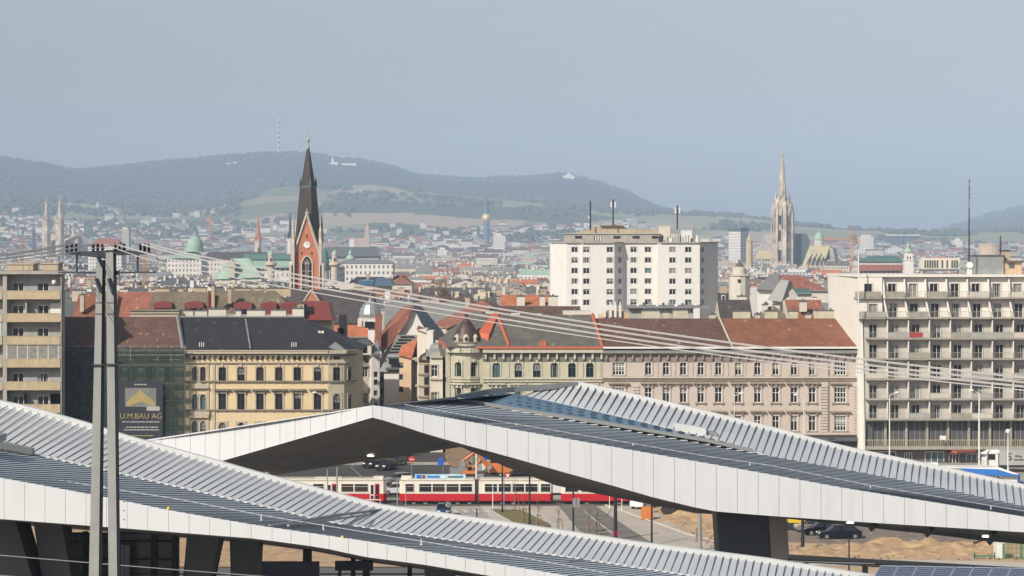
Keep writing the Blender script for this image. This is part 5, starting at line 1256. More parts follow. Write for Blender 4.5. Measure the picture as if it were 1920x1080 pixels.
for y_ in (704, 726, 746):
    q = MB(); q.lathe(c+Vector((0,0,SZ(y_,400))), [(1.2,0),(1.35,.05),(1.35,.3),(1.2,.35)], 12, 1); q.box(c.x-.35, c.x+.35, c.y-1.22, c.y-1.1, SZ(y_,400)+.5, SZ(y_,400)+1.7, 0); q.build('window', ['glass_dark','stone_dark'], T)
T = block('street_house', 806, 830, 668, 396, 8, 'offwhite', 'cream bay house with a grey bell roof adjoining the green corner house', wins=[(814.5,706,'s'),(814.5,757,'s'),(814.5,800,'s')])
q = MB(); q.lathe(Vector((SX(818,399),399,SZ(668,399))), [(1.9,0),(1.7,.7),(1.1,1.3),(.9,1.9),(.2,2.2)], 8, rot=.39); q.build('bell_roof', ['sheet_grey'], T)
q = MB(); q.box(SX(806,396), SX(830,396), 395.6, 396, SZ(671,396), SZ(668,396)); q.box(SX(806,396), SX(830,396), 395.7, 396, SZ(712,396), SZ(709,396)); q.build('cornice', ['stone_cream'], T)
# tall white gable wall with a raked red roof
T = thing('gable_house', Vector((SX(750,432),432,0)), 'white gabled house whose red roof rakes up to a sharp peak above the side street', 'house')
gp_ = [(700,800),(700,712),(718,664),(745,628),(763,600),(772,576),(776,578),(790,606),(812,640),(812,800)]
b = MB(); b.prism([(SX(a,432), SZ(c,432)) for a, c in gp_], 432, 446); b.build('wall', ['white_wall'], T)
b = MB(); rk = [(700,650),(745,618),(771,578)]; 
b.poly([P(697,652,430.8)+Vector((0,0,0)), P(712,668,430.8), P(738,640,431), P(765,600,431), P(774,572,431), P(756,574,445), P(735,596,445), P(706,636,445)]); b.poly([P(712,668,430.8), P(699,706,431), P(690,690,445), P(697,652,430.8)]); b.build('roof', ['tile_red'], T)
b = MB(); b.poly([P(774,572,431), P(790,604,431), P(813,640,431), P(835,628,447), P(804,590,447), P(790,574,447)]); b.build('roof', ['sheet_dark'], T)
for px, py in ((756,640),(775,645)):
    q = MB(); p = P(px,py,431.9); q.box(p.x-.35, p.x+.35, p.y-.06, p.y, p.z, p.z+.6); q.build('window', ['glass_dark'], T)
T = thing('dormer_house', Vector((SX(705,431.5),431.5,0)), 'brown and white dormer block below the silver glass dome', 'house')
b = MB(); b.box(SX(690,430.5), SX(715,430.5), 430.5, 431.8, 0, SZ(600,430.5)); b.build('wall', ['white_wall'], T)
b = MB(); b.prism([(SX(702,430),SZ(650,430)),(SX(714,430),SZ(650,430)),(SX(717,430),SZ(590,430)),(SX(704,430),SZ(590,430))], 429.6, 430.4, 0); b.build('roof', ['tile_red'], T)
b = MB(); b.box(SX(684,430), SX(701,430), 430.1, 430.4, SZ(615,430), SZ(603,430)); b.build('window', ['glass_dark'], T)
T = thing('domed_turret', Vector((SX(693,440),440,0)), 'turret with a silver glass dome right of the brown church roof', 'turret')
c = Vector((SX(694,440),440,0)); q = MB(); q.box(SX(672,440), SX(712,440), 438, 446, 0, SZ(596,440)); q.box(SX(674,440), SX(680,440), 437.7, 438, SZ(620,440), SZ(600,440)); q.build('wall', ['offwhite'], T)
q = MB(); q.lathe(c+Vector((0,0,SZ(598,440))), [(1.9,0),(1.95,.9),(1.75,1.7),(1.3,2.5),(.6,3.05),(.3,3.15),(.28,3.5),(.1,3.7),(.06,4.6)], 12); q.build('dome', ['dome_silver'], T)

# ---------------------------------------------------------------- roofs directly behind the front row
def roofhouse(label, px0, px1, pe, pr, Y, d, wallm, roofm, hl=0, hr=0, ch=(), name='roof_house', cm='offwhite'):
    T = block('town_house', px0, px1, pe, Y, d, wallm, label, roofmat=roofm, pr=pr, rtype='ridge', hl=hl, hr=hr, group=None)
    if ch: chimneys(T, ch, Y+d/2, cm)
    return T
roofhouse('brick-red tiled roof with pale chimneys, seen between the twin mast poles', 134, 210, 604, 551, 408, 14, 'tan_wall', 'tile_rust', 0, 0, [(135,160,545,556),(150,157,553,575,409)], cm='pink_stone')
T = roofhouse('weathered red tiled roof right of the twin mast poles', 208, 275.5, 604, 547, 410, 14, 'tan_wall', 'tile_red', 0, 0, [(225,240,543,549)])
T = roofhouse('mossy tan tiled roof with two red dormers above the black slate roof', 276, 393, 604, 547, 410, 14, 'offwhite', 'tile_tan', 0, 0, [(290,318,541,549),(334,344,541,549),(365,387,540,549),(396,402,536,580,412)], cm='tan_wall')
def dormer_red(T, px0, px1, pt, pb, Y, m_='red_metal'):
    q = MB(); xa, xc = SX(px0,Y), SX(px1,Y); zt, zb = SZ(pt,Y), SZ(pb,Y)
    pts = [(xa,zb),(xc,zb),(xc,zt-.25)] + [(xa+(xc-xa)*(1-t), zt-.25+.35*math.sin(math.pi*t)) for t in (.25,.5,.75)] + [(xa,zt-.25)]
    q.prism(pts, Y, Y+4, 0); 
    n_ = 9
    for k in range(1, n_): x = xa+(xc-xa)*k/n_; q.box(x-.03, x+.03, Y-.05, Y, zb, zt-.2, 0)
    dm = q.build('dormer', [m_], T)
    if Y > 412.5: q = MB(); q.box(xa+.35, xc-.35, Y-.08, Y-.02, zb-1.2, zb+.05); q.build('dormer_window', ['glass_dark'], dm)
dormer_red(T, 287, 322, 566, 578, 412); dormer_red(T, 345, 381, 566, 578, 412)
q = MB(); q.bar(P(392,548,416), P(391,590,409.8), .22, 0, 4); q.build('fire_wall_coping', ['red_metal'], T)
T = roofhouse('long grey-tan roof with red dormers left of the brick church', 394, 566, 604, 545, 412, 14, 'offwhite', 'tile_tan', 0, 5, [(427,434,541,560,414),(440,470,541,547),(480,492,541,548),(500,545,541,547)], cm='tan_wall')
dormer_red(T, 438, 472, 567, 580, 413); dormer_red(T, 488, 518, 567, 590, 413); dormer_red(T, 525, 551, 567, 590, 413)
T = thing('parapet_house', Vector((SX(455,402),402,0)), 'row of pale chimney walls standing behind the black slate ridge', 'house')
b = MB(); b.box(SX(340,402), SX(560,402), 402, 408, 0, SZ(592,402)); b.build('wall', ['offwhite'], T)
chimneys(T, [(343,362,583,596),(366,388,583,596),(391,424,580,597),(442,452,583,597),(463,497,582,597),(508,536,582,597),(548,570,579,597)], 401.5, 'offwhite')
T = thing('parapet_house', Vector((SX(290,400),400,0)), 'long weathered pale wall above the brown tiled roof', 'house')
b = MB(); b.box(SX(244,400), SX(336,400), 400, 403, 0, SZ(583,400)); b.build('wall', ['stone_cream'], T); b = MB(); b.box(SX(243,400), SX(337,400), 399.8, 403.2, SZ(583,400), SZ(581,400)); b.box(SX(244,400), SX(336,400), 399.9, 400, SZ(589,400), SZ(587,400)); b.build('coping', ['stone_dark'], T)
T = block('town_house', 557, 622, 597, 404, 5, 'offwhite_warm', 'cream house end with a red roof box behind the black slate roof')
b = MB(); b.prism([(SX(567,403),SZ(597,403)),(SX(623,403),SZ(597,403)),(SX(616,403),SZ(566,403)),(SX(552,403),SZ(566,403))], 402.5, 409, 0); b.box(SX(555,403), SX(626,403), 402, 409, SZ(600,403), SZ(597,403), 0); b.build('roof', ['red_metal'], T)
b = MB(); b.box(SX(569,402), SX(587,402), 402.3, 402.5, SZ(588,402), SZ(575,402)); b.build('window', ['glass_dark'], T)
chimneys(T, [(558,570,570,600)], 401.9, 'tan_wall')
q = MB(); p = P(643,600,398); q.box(p.x-.6, p.x+.6, 398, 400, 0, SZ(590,398)); q.box(p.x-.9, p.x+.2, 398, 399, SZ(640,398), SZ(615,398)); q.build('service_tower', ['steel_black'], label='black service tower behind the yellow house corner, left of the silver dome', cat='tower')
T = roofhouse('low orange roof strip behind the yellow house corner', 645, 690, 632, 612, 431, 6, 'offwhite', 'terracotta')
# behind the green and pink houses
T = thing('gable_house', Vector((SX(880,412),412,0)), 'tan gabled house with a rusty red roof behind the dark turret dome', 'house')
b = MB(); b.prism([(SX(a,412), SZ(c,412)) for a, c in ((832,760),(832,640),(836,618),(925,578),(955,600),(965,760))], 412, 426); b.build('wall', ['tan_wall'], T)
b = MB(); b.poly([P(836,617,411.6), P(926,576,411.6), P(905,562,427), P(814,606,427)]); b.build('roof', ['tile_red'], T); b = MB(); b.poly([P(926,576,411.6), P(966,604,411.6), P(950,580,427), P(905,562,427)]); b.build('roof', ['tile_brown'], T)
chimneys(T, [(910,935,584,596,411)], 411, 'offwhite')
roofhouse('dark brown tiled roof in front of the white highrise', 935, 1090, 598, 574, 404, 12, 'offwhite', 'tile_brown', 0, 0, [(996,1015,587,598,402),(958,975,586,597,402)])
T = roofhouse('bright orange tiled roof left of the white highrise', 938, 1034, 574, 553, 424, 12, 'offwhite', 'terracotta', 0, 0, [(969,984,556,570,423.5),(1012,1022,556,570,423.5),(1028,1046,556,575,423.5)])
T = block('town_house', 1056, 1108, 584, 402, 8, 'offwhite', 'small cream attic with a red edge below the white highrise'); q = MB(); q.box(SX(1058,401), SX(1108,401), 401, 401.4, SZ(597,401), SZ(594,401)); q.build('red_edge', ['orange_metal'], T)
T = block('town_house', 1178, 1300, 578, 420, 10, 'grey_wall', 'grey flat roof with vents in front of the white highrise'); 
q = MB(); q.box(SX(1176,419), SX(1330,419), 419, 431, SZ(578,419), SZ(575,419)); q.build('roof_slab', ['sheet_grey'], T)
for i in range(12):
    q = MB(); px = 1184 + i*12; p = P(px, 575, 421 + (i*37 % 7)); hh = .4 + .5*((i*53) % 10)/10; q.box(p.x-.2-.03*(i%4), p.x+.2, p.y, p.y+.5, p.z-.3, p.z+hh); q.build('roof_vent', [['steel_grey','frame_white','sheet_dark'][i%3]], T)
T = thing('chimney_house', Vector((SX(1152,414),414,0)), 'brown attic with a cluster of tall white chimneys, left of the grey flat roof', 'house')
b = MB(); b.box(SX(1125,414), SX(1180,414), 414, 420, 0, SZ(590,414)); b.build('wall', ['offwhite_warm'], T); b = MB(); b.prism([(SX(1122,413.6),SZ(597,413.6)),(SX(1184,413.6),SZ(597,413.6)),(SX(1172,413.6),SZ(584,413.6)),(SX(1140,413.6),SZ(583,413.6))], 413.6, 420); b.build('roof', ['stand_tan'], T)
for px in (1134, 1145, 1154, 1163): q = MB(); q.box(SX(px-2.5,413), SX(px+2,413), 413, 414, SZ(595,413), SZ(573,413)); q.bar((SX(px,413.5),413.5,SZ(573,413)), (SX(px,413.5),413.5,SZ(566,413)), .12); q.build('chimney', ['frame_white'], T)
# cluster right of the highrise
roofhouse('rusty roofs with cream chimneys left of the hotel end wall', 1480, 1549, 602, 562, 404, 14, 'offwhite', 'tile_red', 0, 0, [(1430,1440,572,600),(1500,1513,566,575,405)])
roofhouse('dark red roof patch right of the white highrise', 1350, 1412, 600, 562, 416, 12, 'offwhite', 'slate_brown', 0, 0, [(1383,1400,556,566)])
roofhouse('sandy dormer roof below the curved pale roof', 1425, 1482, 600, 574, 408, 10, 'stand_tan', 'tile_tan', 2, 2, [(1434,1440,570,580),(1450,1462,572,582)])
T = roofhouse('long dark red roof with white posts right of the cathedral foot', 1458, 1553, 545, 516, 640, 26, 'offwhite', 'tile_red', 0, 6)
T = thing('mansard_palace', Vector((SX(1440,520),520,0)), 'pale building with a steep grey mansard roof, right of the white highrise', 'building')
b = MB(); b.box(SX(1420,520), SX(1468,520), 520, 535, 0, SZ(542,520)); b.build('wall', ['white_wall'], T)
b = MB(); b.hexa([P(1418,543,519), P(1462,545,519), Vector((SX(1462,536),536,SZ(545,519))), Vector((SX(1418,536),536,SZ(543,519))), P(1446,513,526), P(1460,513,526), P(1462,513,531), P(1446,513,531)]); b.build('roof', ['sheet_grey'], T)
b = MB(); b.hexa([P(1438,563,516), P(1466,566,516), P(1490,548,540), P(1480,545,540), P(1464,524,517), P(1479,527,517), P(1484,527,540), P(1470,524,540)]); b.build('wing_roof', ['grey_wall'], T)
T = block('town_house', 1492, 1522, 550, 500, 12, 'offwhite', 'cream wall under a green sheet roof right of the mansard building', roofmat='copper_dark', pr=541, rtype='ridge')
T = thing('round_tower', Vector((SX(1386,700),700,0)), 'stubby round stone tower with windows right of the white highrise', 'tower')
c = Vector((SX(1386,700),700,0)); q = MB(); q.lathe(c, [(2.9,0),(2.9,SZ(518,700)),(3.2,SZ(517,700)),(2.0,SZ(514,700)),(2.0,SZ(504,700)),(1.3,SZ(500,700)),(.3,SZ(492,700)),(.1,SZ(486,700))], 12, [0,0,1,0,1,2,2]); q.build('wall', ['offwhite','stone_green','tile_grey','copper'], T)
q = MB(); p = P(1386,527,697); q.box(p.x-.4, p.x+.4, 696.95, 697.2, p.z-.4, p.z+.5); q.build('window', ['glass_dark'], T)
for px, py in ((1375,541),(1350,541)): pass

# ---------------------------------------------------------------- white highrise
YW = 690.
T = thing('highrise', Vector((SX(1190,YW), YW+8, 0)), 'tall white apartment block with faceted walls and three aerial masts on its roof', 'highrise')
window_kind('h', 1.75, 1.55, 'frame_white', (1,0), bw=.12, sur='grey_wall', sw=.06, glasses=['glass_dark','glass_dark','glass_brown','glass_curtain','glass_blue','glass_dark'], recess=.15)
window_kind('hn', .45, 1.2, 'frame_white', (0,0), glasses=['glass_curtain'])
pl = [(1032,697),(1062,690),(1090,690),(1092,688.5),(1113,688.5),(1152,688.5),(1169,693.2),(1232,693.2),(1238,689),(1312,689),(1346,703)]
zt = SZ(456, YW); b = MB()
colw = {1:[(1077.5,'h')], 3:[(1099.5,'h')], 4:[(1143.5,'h')], 5:[(1162,'h')], 6:[(1188,'h'),(1215,'h')], 8:[(1261,'h'),(1290.5,'h')], 9:[(1317,'h')]}
rowy = [473.5 + 19.75*i for i in range(7)]
for i, ((pa, Ya), (pb, Yb)) in enumerate(zip(pl, pl[1:])):
    A, B_ = Vector((SX(pa,Ya),Ya,0)), Vector((SX(pb,Yb),Yb,0)); U = (B_-A).normalized(); w = (B_-A).length; ws = []
    for (px, k) in colw.get(i, []):
        f_ = (px-pa)/(pb-pa); kk = k
        for j, py in enumerate(rowy):
            if i not in (3,) and j == 6: continue
            ws.append((max(.95, min(w-.95, w*f_)), SZ(py,YW), kk))
    facade(b, T, A, U, w, 0, zt, ws, 0)
A, Bq = Vector((SX(1346,703),703,0)), Vector((SX(1032,697),697,0))
C_, D_ = Vector((SX(1346,703)-1,712,0)), Vector((Bq.x,712,0)); zz = Vector((0,0,zt))
b.poly([A, C_, C_+zz, A+zz]); b.poly([C_, D_, D_+zz, C_+zz]); b.poly([D_, Bq, Bq+zz, D_+zz]); b.build('wall', ['white_wall'], T)
b = MB(); tops = [Vector((SX(a,y),y-.5,zt)) for a, y in pl] + [C_+zz, D_+zz]
b.poly(tops); b.poly([p+Vector((0,0,.35)) for p in tops])
for a, c in zip(tops, tops[1:]+tops[:1]): b.poly([a, c, c+Vector((0,0,.35)), a+Vector((0,0,.35))])
b.build('roof_slab', ['concrete'], T)
y7 = YW+4
q = MB(); q.box(SX(1058,y7), SX(1236,y7), y7, y7+12, zt+.3, SZ(439,y7)); q.build('penthouse', ['concrete'], T)
q = MB(); q.box(SX(1056,y7), SX(1238,y7), y7-.3, y7+12.3, SZ(439,y7), SZ(437,y7)); q.build('penthouse_roof', ['grey_wall'], T)
for (a, c, t, bt) in ((1078,1091,442.5,447),(1114,1127,442,452),(1150,1163,442.5,447),(1186,1199,442.5,447),(1222,1234,442.5,447)):
    q = MB(); q.box(SX(a,y7), SX(c,y7), y7-.1, y7-.02, SZ(bt,y7), SZ(t,y7)); 
    if bt > 450:
        for k in range(3): x = SX(a+2+k*4.2,y7); q.box(x, x+.3, y7-.16, y7-.1, SZ(bt,y7), SZ(t,y7), 1)
    q.build('window', ['glass_dark','frame_white'], T)
q = MB(); q.prism([(SX(1070,y7+3),SZ(438,y7)),(SX(1236,y7+3),SZ(438,y7)),(SX(1232,y7+3),SZ(430,y7)),(SX(1180,y7+3),SZ(430,y7)),(SX(1165,y7+3),SZ(422,y7)),(SX(1122,y7+3),SZ(423,y7)),(SX(1105,y7+3),SZ(430,y7))], y7+3, y7+9); q.build('attic_roof', ['tan_wall'], T)
q = MB(); q.box(SX(1125,y7), SX(1172,y7), y7+2, y7+6, SZ(423,y7), SZ(420.5,y7)); q.build('attic_slab', ['concrete'], T)
for (a, c, t) in ((1236,1257,424),(1278,1298,432),(1258,1276,440),(1300,1330,448)):
    q = MB(); q.box(SX(a,y7), SX(c,y7), y7+1, y7+5, zt+.3, SZ(t,y7)); q.box(SX(a,y7)-.1, SX(c,y7)+.1, y7+.9, y7+5.1, SZ(t,y7), SZ(t,y7)+.15); q.build('lift_house', ['offwhite' if a != 1278 else 'white_wall'], T)
rr_ = random.Random(5)
for i in range(16):
    px = 1236 + i*5; q = MB(); hh = rr_.uniform(.6,1.9); x = SX(px,y7-1.5); q.box(x-.15, x+.15+rr_.uniform(0,.35), y7-1.5, y7-1.2, zt+.35, zt+.35+hh); q.build('roof_unit', [rr_.choice(['steel_grey','frame_white','steel_black'])], T)
for (px, pt, pb, pan_) in ((1107,377,432,0),(1149.5,374,424,1),(1270,385,430,1)):
    q = MB(); q.bar((SX(px,y7+1),y7+1,SZ(pb,y7+1)), (SX(px,y7+1),y7+1,SZ(pt,y7+1)), .2, 0, 6)
    if pan_:
        for dx in (-3.5, 4): q.box(SX(px+dx-1.2,y7+1), SX(px+dx+1.2,y7+1), y7+.9, y7+1.1, SZ(pt+15,y7+1), SZ(pt+4,y7+1), 1); q.bar((SX(px,y7+1),y7+1,SZ(pt+9,y7+1)), (SX(px+dx,y7+1),y7+1,SZ(pt+9,y7+1)), .08)
    else: q.box(SX(px-4,y7+1), SX(px-2,y7+1), y7+.9, y7+1.1, SZ(410,y7+1), SZ(405,y7+1), 1)
    q.build('aerial_mast', ['steel_black','frame_white'], T)
for px, pt in ((1061,418),(1069,418),(1302,418),(1035,442),(1195,420),(1217,424)):
    q = MB(); q.bar((SX(px,y7+1),y7+1,zt), (SX(px,y7+1),y7+1,SZ(pt,y7+1)), .08, 0, 4); q.build('aerial', ['steel_grey'], T)

# ---------------------------------------------------------------- brick church
YK = 600.
T = thing('brick_church', Vector((SX(576,YK), YK, 0)), 'red brick gothic church with clock gable and dark pointed spire', 'church')
def Kx(px): return SX(px, YK)
def Kz(py): return SZ(py, YK)
tw = Kx(604) - Kx(548); cx = Kx(575.5); cyk = YK + tw/2
b = MB(); b.box(cx-tw*.42, cx+tw*.42, YK+.6, YK+tw, 0, Kz(452), 0); b.build('tower_wall', ['brick_red'], T)
b = MB(); gx = [(553,560),(553,475),(575.5,405),(599,475),(599,560)]
b.prism([(Kx(a), Kz(c)) for a, c in gx], YK, YK+.55, 0); b.build('gable_front', ['brick_red'], T)
for s_ in (-1, 1):          # pale copings of the gable
    q = MB(); a, c = Vector((cx+s_*(Kx(600)-cx), YK-.15, Kz(478))), Vector((cx, YK-.15, Kz(402))); q.bar(a, c, .32, 0, 4); q.build('gable_coping', ['church_stone'], T)
q = MB(); c = Vector((cx, YK, Kz(404))); q.bar(c, c+Vector((0,0,1.0)), .2, 0, 6); q.box(cx-.5, cx+.5, YK-.1, YK+.1, c.z+.55, c.z+.8); q.bar(c+Vector((0,0,.9)), c+Vector((0,0,1.7)), .12); q.build('finial', ['church_stone'], T)
# tracery window
q = MB(); ww = .8*1.45; wz0, wz1 = Kz(545), Kz(481); n_ = 8
arch = [(cx-ww, wz0), (cx+ww, wz0), (cx+ww, wz1-1.7)] + [(cx+ww*(1-t), wz1-1.7+1.7*math.sin(t*math.pi/2)**.8) for t in (.25,.5,.75)] + [(cx, wz1)] + [(cx-ww*(1-t), wz1-1.7+1.7*math.sin(t*math.pi/2)**.8) for t in (.75,.5,.25)] + [(cx-ww, wz1-1.7)]
q.prism(arch, YK-.06, YK-.01, 0); wi = q.build('window', ['glass_dark'], T)
q = MB(); outer = [(cx+(x-cx)*1.28, wz0 if z == wz0 else z+.28) for x, z in arch]
for k in range(1, len(arch)):
    a0, a1, o0, o1 = arch[k], arch[(k+1) % len(arch)], outer[k], outer[(k+1) % len(arch)]
    q.hexa([(a0[0],YK-.25,a0[1]),(a1[0],YK-.25,a1[1]),(a1[0],YK,a1[1]),(a0[0],YK,a0[1]),(o0[0],YK-.25,o0[1]),(o1[0],YK-.25,o1[1]),(o1[0],YK,o1[1]),(o0[0],YK,o0[1])])
q.build('surround', ['church_stone'], wi)
q = MB()
for x in (-.36, .0, .36): q.box(cx+x-.05, cx+x+.05, YK-.14, YK-.06, wz0, wz1-1.2)
for k in range(4): z = wz0 + 1.3*k + .8; q.box(cx-ww, cx+ww, YK-.12, YK-.07, z-.05, z+.05)
for (dx, dz) in ((-.38,-1.55),(.38,-1.55),(0,-.95)):
    for k in range(8):
        t0, t1 = k*math.pi/4, (k+1)*math.pi/4; q.bar((cx+dx+.3*math.cos(t0),YK-.1,wz1+dz+.3*math.sin(t0)), (cx+dx+.3*math.cos(t1),YK-.1,wz1+dz+.3*math.sin(t1)), .05, 0, 4)
q.build('tracery', ['church_stone'], wi)
q = MB(); cc = Vector((cx, YK-.02, Kz(459))); q.bar(cc, cc+Vector((0,-.14,0)), .85, 0, 20); ck = q.build('clock', ['clock_face'], T)
q = MB()
for k in range(12):
    t = k*math.pi/6; q.bar(cc+Vector((.62*math.sin(t),-.16,.62*math.cos(t))), cc+Vector((.78*math.sin(t),-.16,.78*math.cos(t))), .05, 0, 4)
q.bar(cc+Vector((0,-.17,0)), cc+Vector((.42,-.17,-.02)), .06, 0, 4); q.bar(cc+Vector((0,-.17,0)), cc+Vector((.02,-.17,.6)), .045, 0, 4)
for k in range(20):
    t0, t1 = k*math.pi/10, (k+1)*math.pi/10; q.bar(cc+Vector((.86*math.cos(t0),-.1,.86*math.sin(t0))), cc+Vector((.86*math.cos(t1),-.1,.86*math.sin(t1))), .05, 0, 4)
q.build('clock_hands', ['steel_black'], ck)
for dx, py in ((0,443),(-9.5,475),(9.5,475)):
    q = MB(); x = cx+dx/F*YK; q.box(x-.14, x+.14, YK-.04, YK+.02, Kz(py+3), Kz(py-3)); q.build('slit_window', ['glass_dark'], T)
for s_, top in ((-1,400),(1,418)):
    for (dx, w_, t_, bt) in ((25.5, 5.5, 455, 560), (29, 7, 497, 560)):
        x = cx + s_*dx/F*YK; ww_ = w_/2/F*YK; q = MB(); q.box(x-ww_, x+ww_, YK-1.2, YK+1.0, 0, Kz(t_)); q.hexa([(x-ww_,YK-1.2,Kz(t_)),(x+ww_,YK-1.2,Kz(t_)),(x+ww_,YK+1,Kz(t_)),(x-ww_,YK+1,Kz(t_)),(x-ww_*.6,YK-.6,Kz(t_-7)),(x+ww_*.6,YK-.6,Kz(t_-7)),(x+ww_*.6,YK+.6,Kz(t_-7)),(x-ww_*.6,YK+.6,Kz(t_-7))]); q.build('buttress', ['church_stone'], T)
    x = cx + s_*25.5/F*YK; q = MB(); q.lathe((x, YK-.2, Kz(455)), [(.42,0),(.42,2.6),(.55,2.7),(.34,3.0),(.06,Kz(top)-Kz(455)-.5),(.16,Kz(top)-Kz(455)-.3),(.03,Kz(top)-Kz(455))], 6); q.build('pinnacle', ['church_stone'], T)
    x = cx + s_*24/F*YK; q = MB(); q.lathe((x, YK+tw-.5, Kz(455)), [(.42,0),(.42,2.6),(.34,3.0),(.05,7.0)], 6); q.build('pinnacle', ['church_stone'], T)
q = MB(); ph = Kz(258)-Kz(452)
prof = [(3.35,0),(2.95,Kz(420)-Kz(452)),(2.1,Kz(352)-Kz(452)),(1.95,Kz(349)-Kz(452)),(1.8,Kz(345)-Kz(452)),(.38,Kz(278)-Kz(452)),(.3,Kz(277)-Kz(452)),(.12,Kz(276)-Kz(452))]
q.lathe((cx, cyk, Kz(452)), prof, 8, rot=math.pi/8+.02); q.build('spire', ['spire_slate'], T)
q = MB(); q.lathe((cx,cyk,Kz(352)), [(2.0,0),(2.1,.15),(2.0,.4)], 8, rot=math.pi/8); 
for k in range(4):
    t = k*math.pi/2 - math.pi/4*1.0 - .4; x, y = cx+1.95*math.cos(t), cyk+1.95*math.sin(t); q.lathe((x,y,Kz(352)+.2), [(.3,0),(.3,.9),(.03,2.4)], 4)
q.build('spire_gallery', ['copper_dark'], T)
q = MB(); q.lathe((cx,cyk,Kz(278)), [(.36,0),(.36,.7),(.2,.9),(.2,1.6),(.42,1.9),(.42,2.2),(.15,2.5),(.06,2.6),(.06,4.2)], 8); q.build('spire_knob', ['copper'], T)
q = MB(); z = Kz(245); q.box(cx-.05, cx+.05, cyk-.05, cyk+.05, z-.9, z+.9); q.box(cx-.5, cx+.5, cyk-.05, cyk+.05, z+.1, z+.22); q.build('cross', ['gold'], T)
# nave with its brown roof and a small pedimented gable
nx0, nx1 = Kx(530), Kx(702)
b = MB(); yk0, yk1 = YK-30, YK-4; zE, zR = SZ(606, yk0), SZ(543, (yk0+yk1)/2)
b.poly([(SX(520,yk0),yk0,zE),(SX(700,yk0),yk0,zE),(SX(702,yk0+13),yk0+13,zR),(SX(540,yk0+13),yk0+13,zR)]); b.poly([(SX(520,yk0),yk1,zE),(SX(540,yk0+13),yk0+13,zR),(SX(702,yk0+13),yk0+13,zR),(SX(700,yk0),yk1,zE)]); b.poly([(SX(700,yk0),yk0,zE),(SX(700,yk0),yk1,zE),(SX(702,yk0+13),yk0+13,zR)]); b.build('nave_roof', ['slate_brown'], T)
b = MB(); b.box(SX(520,yk0)+.3, SX(700,yk0)-.3, yk0+.5, yk1, 0, zE); b.build('nave_wall', ['brick_red'], T)
b = MB(); y8 = yk0+2; b.prism([(SX(570,y8),SZ(566,y8)),(SX(600,y8),SZ(566,y8)),(SX(584,y8),SZ(545,y8))], y8, y8+8, 0); b.build('side_gable', ['brick_red'], T)
for s_ in (-1, 1): q = MB(); q.bar(P(584+s_*16,568,y8-.1), P(584,543,y8-.1), .22, 0, 4); q.build('gable_coping', ['church_stone'], T)

# ---------------------------------------------------------------- far landmarks
def lm(name, px, Y, label, cat): return thing(name, Vector((SX(px,Y), Y, zg(Y))), label, cat)
def spire_tower(T, px, Y, pt, pshaft, pbase, w, m_, sm=None, n=8, wins=True, nm='tower'):
    c = Vector((SX(px,Y),Y,0)); r = w/2/F*Y; z = lambda p: SZ(p,Y)
    q = MB(); q.lathe(c, [(r*1.15,0),(r*1.1,z((pshaft+pbase)/2)),(r,z(pshaft)),(r*1.12,z(pshaft)+.5),(r*.8,z(pshaft)+1)], n, rot=math.pi/8); q.build('shaft', [m_], T)
    q = MB(); q.lathe(c+Vector((0,0,z(pshaft))), [(r*.85,0),(r*.5,(z(pt)-z(pshaft))*.4),(r*.12,(z(pt)-z(pshaft))*.93),(r*.22,(z(pt)-z(pshaft))*.95),(r*.03,(z(pt)-z(pshaft)))], n, rot=math.pi/8)
    for k in range(4):
        t = math.pi/4+k*math.pi/2; q.lathe(c+Vector((r*math.cos(t),r*math.sin(t),z(pshaft))), [(r*.22,0),(r*.2,(z(pt)-z(pshaft))*.12),(r*.02,(z(pt)-z(pshaft))*.28)], 4)
    q.build('spire', [sm or m_], T)
Yv = 3600.
T = lm('twin_spire_church', 98, Yv, 'distant pale church with two openwork needle spires above the left tower block', 'church')
spire_tower(T, 87, Yv, 367, 412, 455, 13, 'gothic'); spire_tower(T, 112, Yv, 367, 412, 455, 13, 'gothic')
for px in (81, 93, 106, 118):
    q = MB(); q.lathe((SX(px,Yv+1),Yv+1,0), [(1.6,0),(1.5,SZ(415,Yv)),(.2,SZ(405,Yv))], 6); q.build('corner_turret', ['gothic'], T)
for px, pt in ((129,413),(138,414)):
    spire_tower(T, px, Yv+60, pt, 430, 455, 6, 'gothic')
b = MB(); hipped(b, SX(80,Yv), SX(142,Yv), Yv+15, Yv+55, SZ(452,Yv), SZ(440,Yv), 0, 0, 0); b.box(SX(80,Yv), SX(142,Yv), Yv+15, Yv+55, 0, SZ(452,Yv), 0); b.build('nave', ['gothic'], T)
T = lm('church_spire', 63, 3900, 'small dark spire left of the twin spires', 'spire'); spire_tower(T, 63, 3900, 412, 440, 455, 6, 'sheet_dark')
T = lm('tower_block', 236, 3000, 'short grey flat-topped tower behind the mast head', 'tower'); q = MB(); q.box(SX(229,3000), SX(242,3000), 3000, 3010, 0, SZ(430,3000)); q.build('shaft', ['grey_wall'], T); q = MB(); q.box(SX(230,3000), SX(239,3000), 3001, 3008, SZ(430,3000), SZ(426,3000)); q.build('cap', ['offwhite'], T)
T = lm('townhall_roof', 200, 2400, 'long red-brown roof behind the mast insulators', 'building'); b = MB(); b.box(SX(165,2400), SX(228,2400), 2400, 2430, 0, SZ(462,2400), 1); b.build('wall', ['grey_wall','far_white'], T); b = MB(); hipped(b, SX(165,2400), SX(228,2400), 2400, 2430, SZ(462,2400), SZ(448,2400), 0, 8, 6); b.build('roof', ['tile_red'], T)
T = lm('gothic_spire', 484, 2900, 'slim pinkish gothic spire left of the brick church', 'church'); spire_tower(T, 484, 2900, 402, 452, 500, 12, 'church_stone', 'brick_red')
q = MB(); q.box(SX(483,2890), SX(486,2890), 2894, 2895, SZ(478,2890), SZ(464,2890)); q.build('window', ['glass_dark'], T)
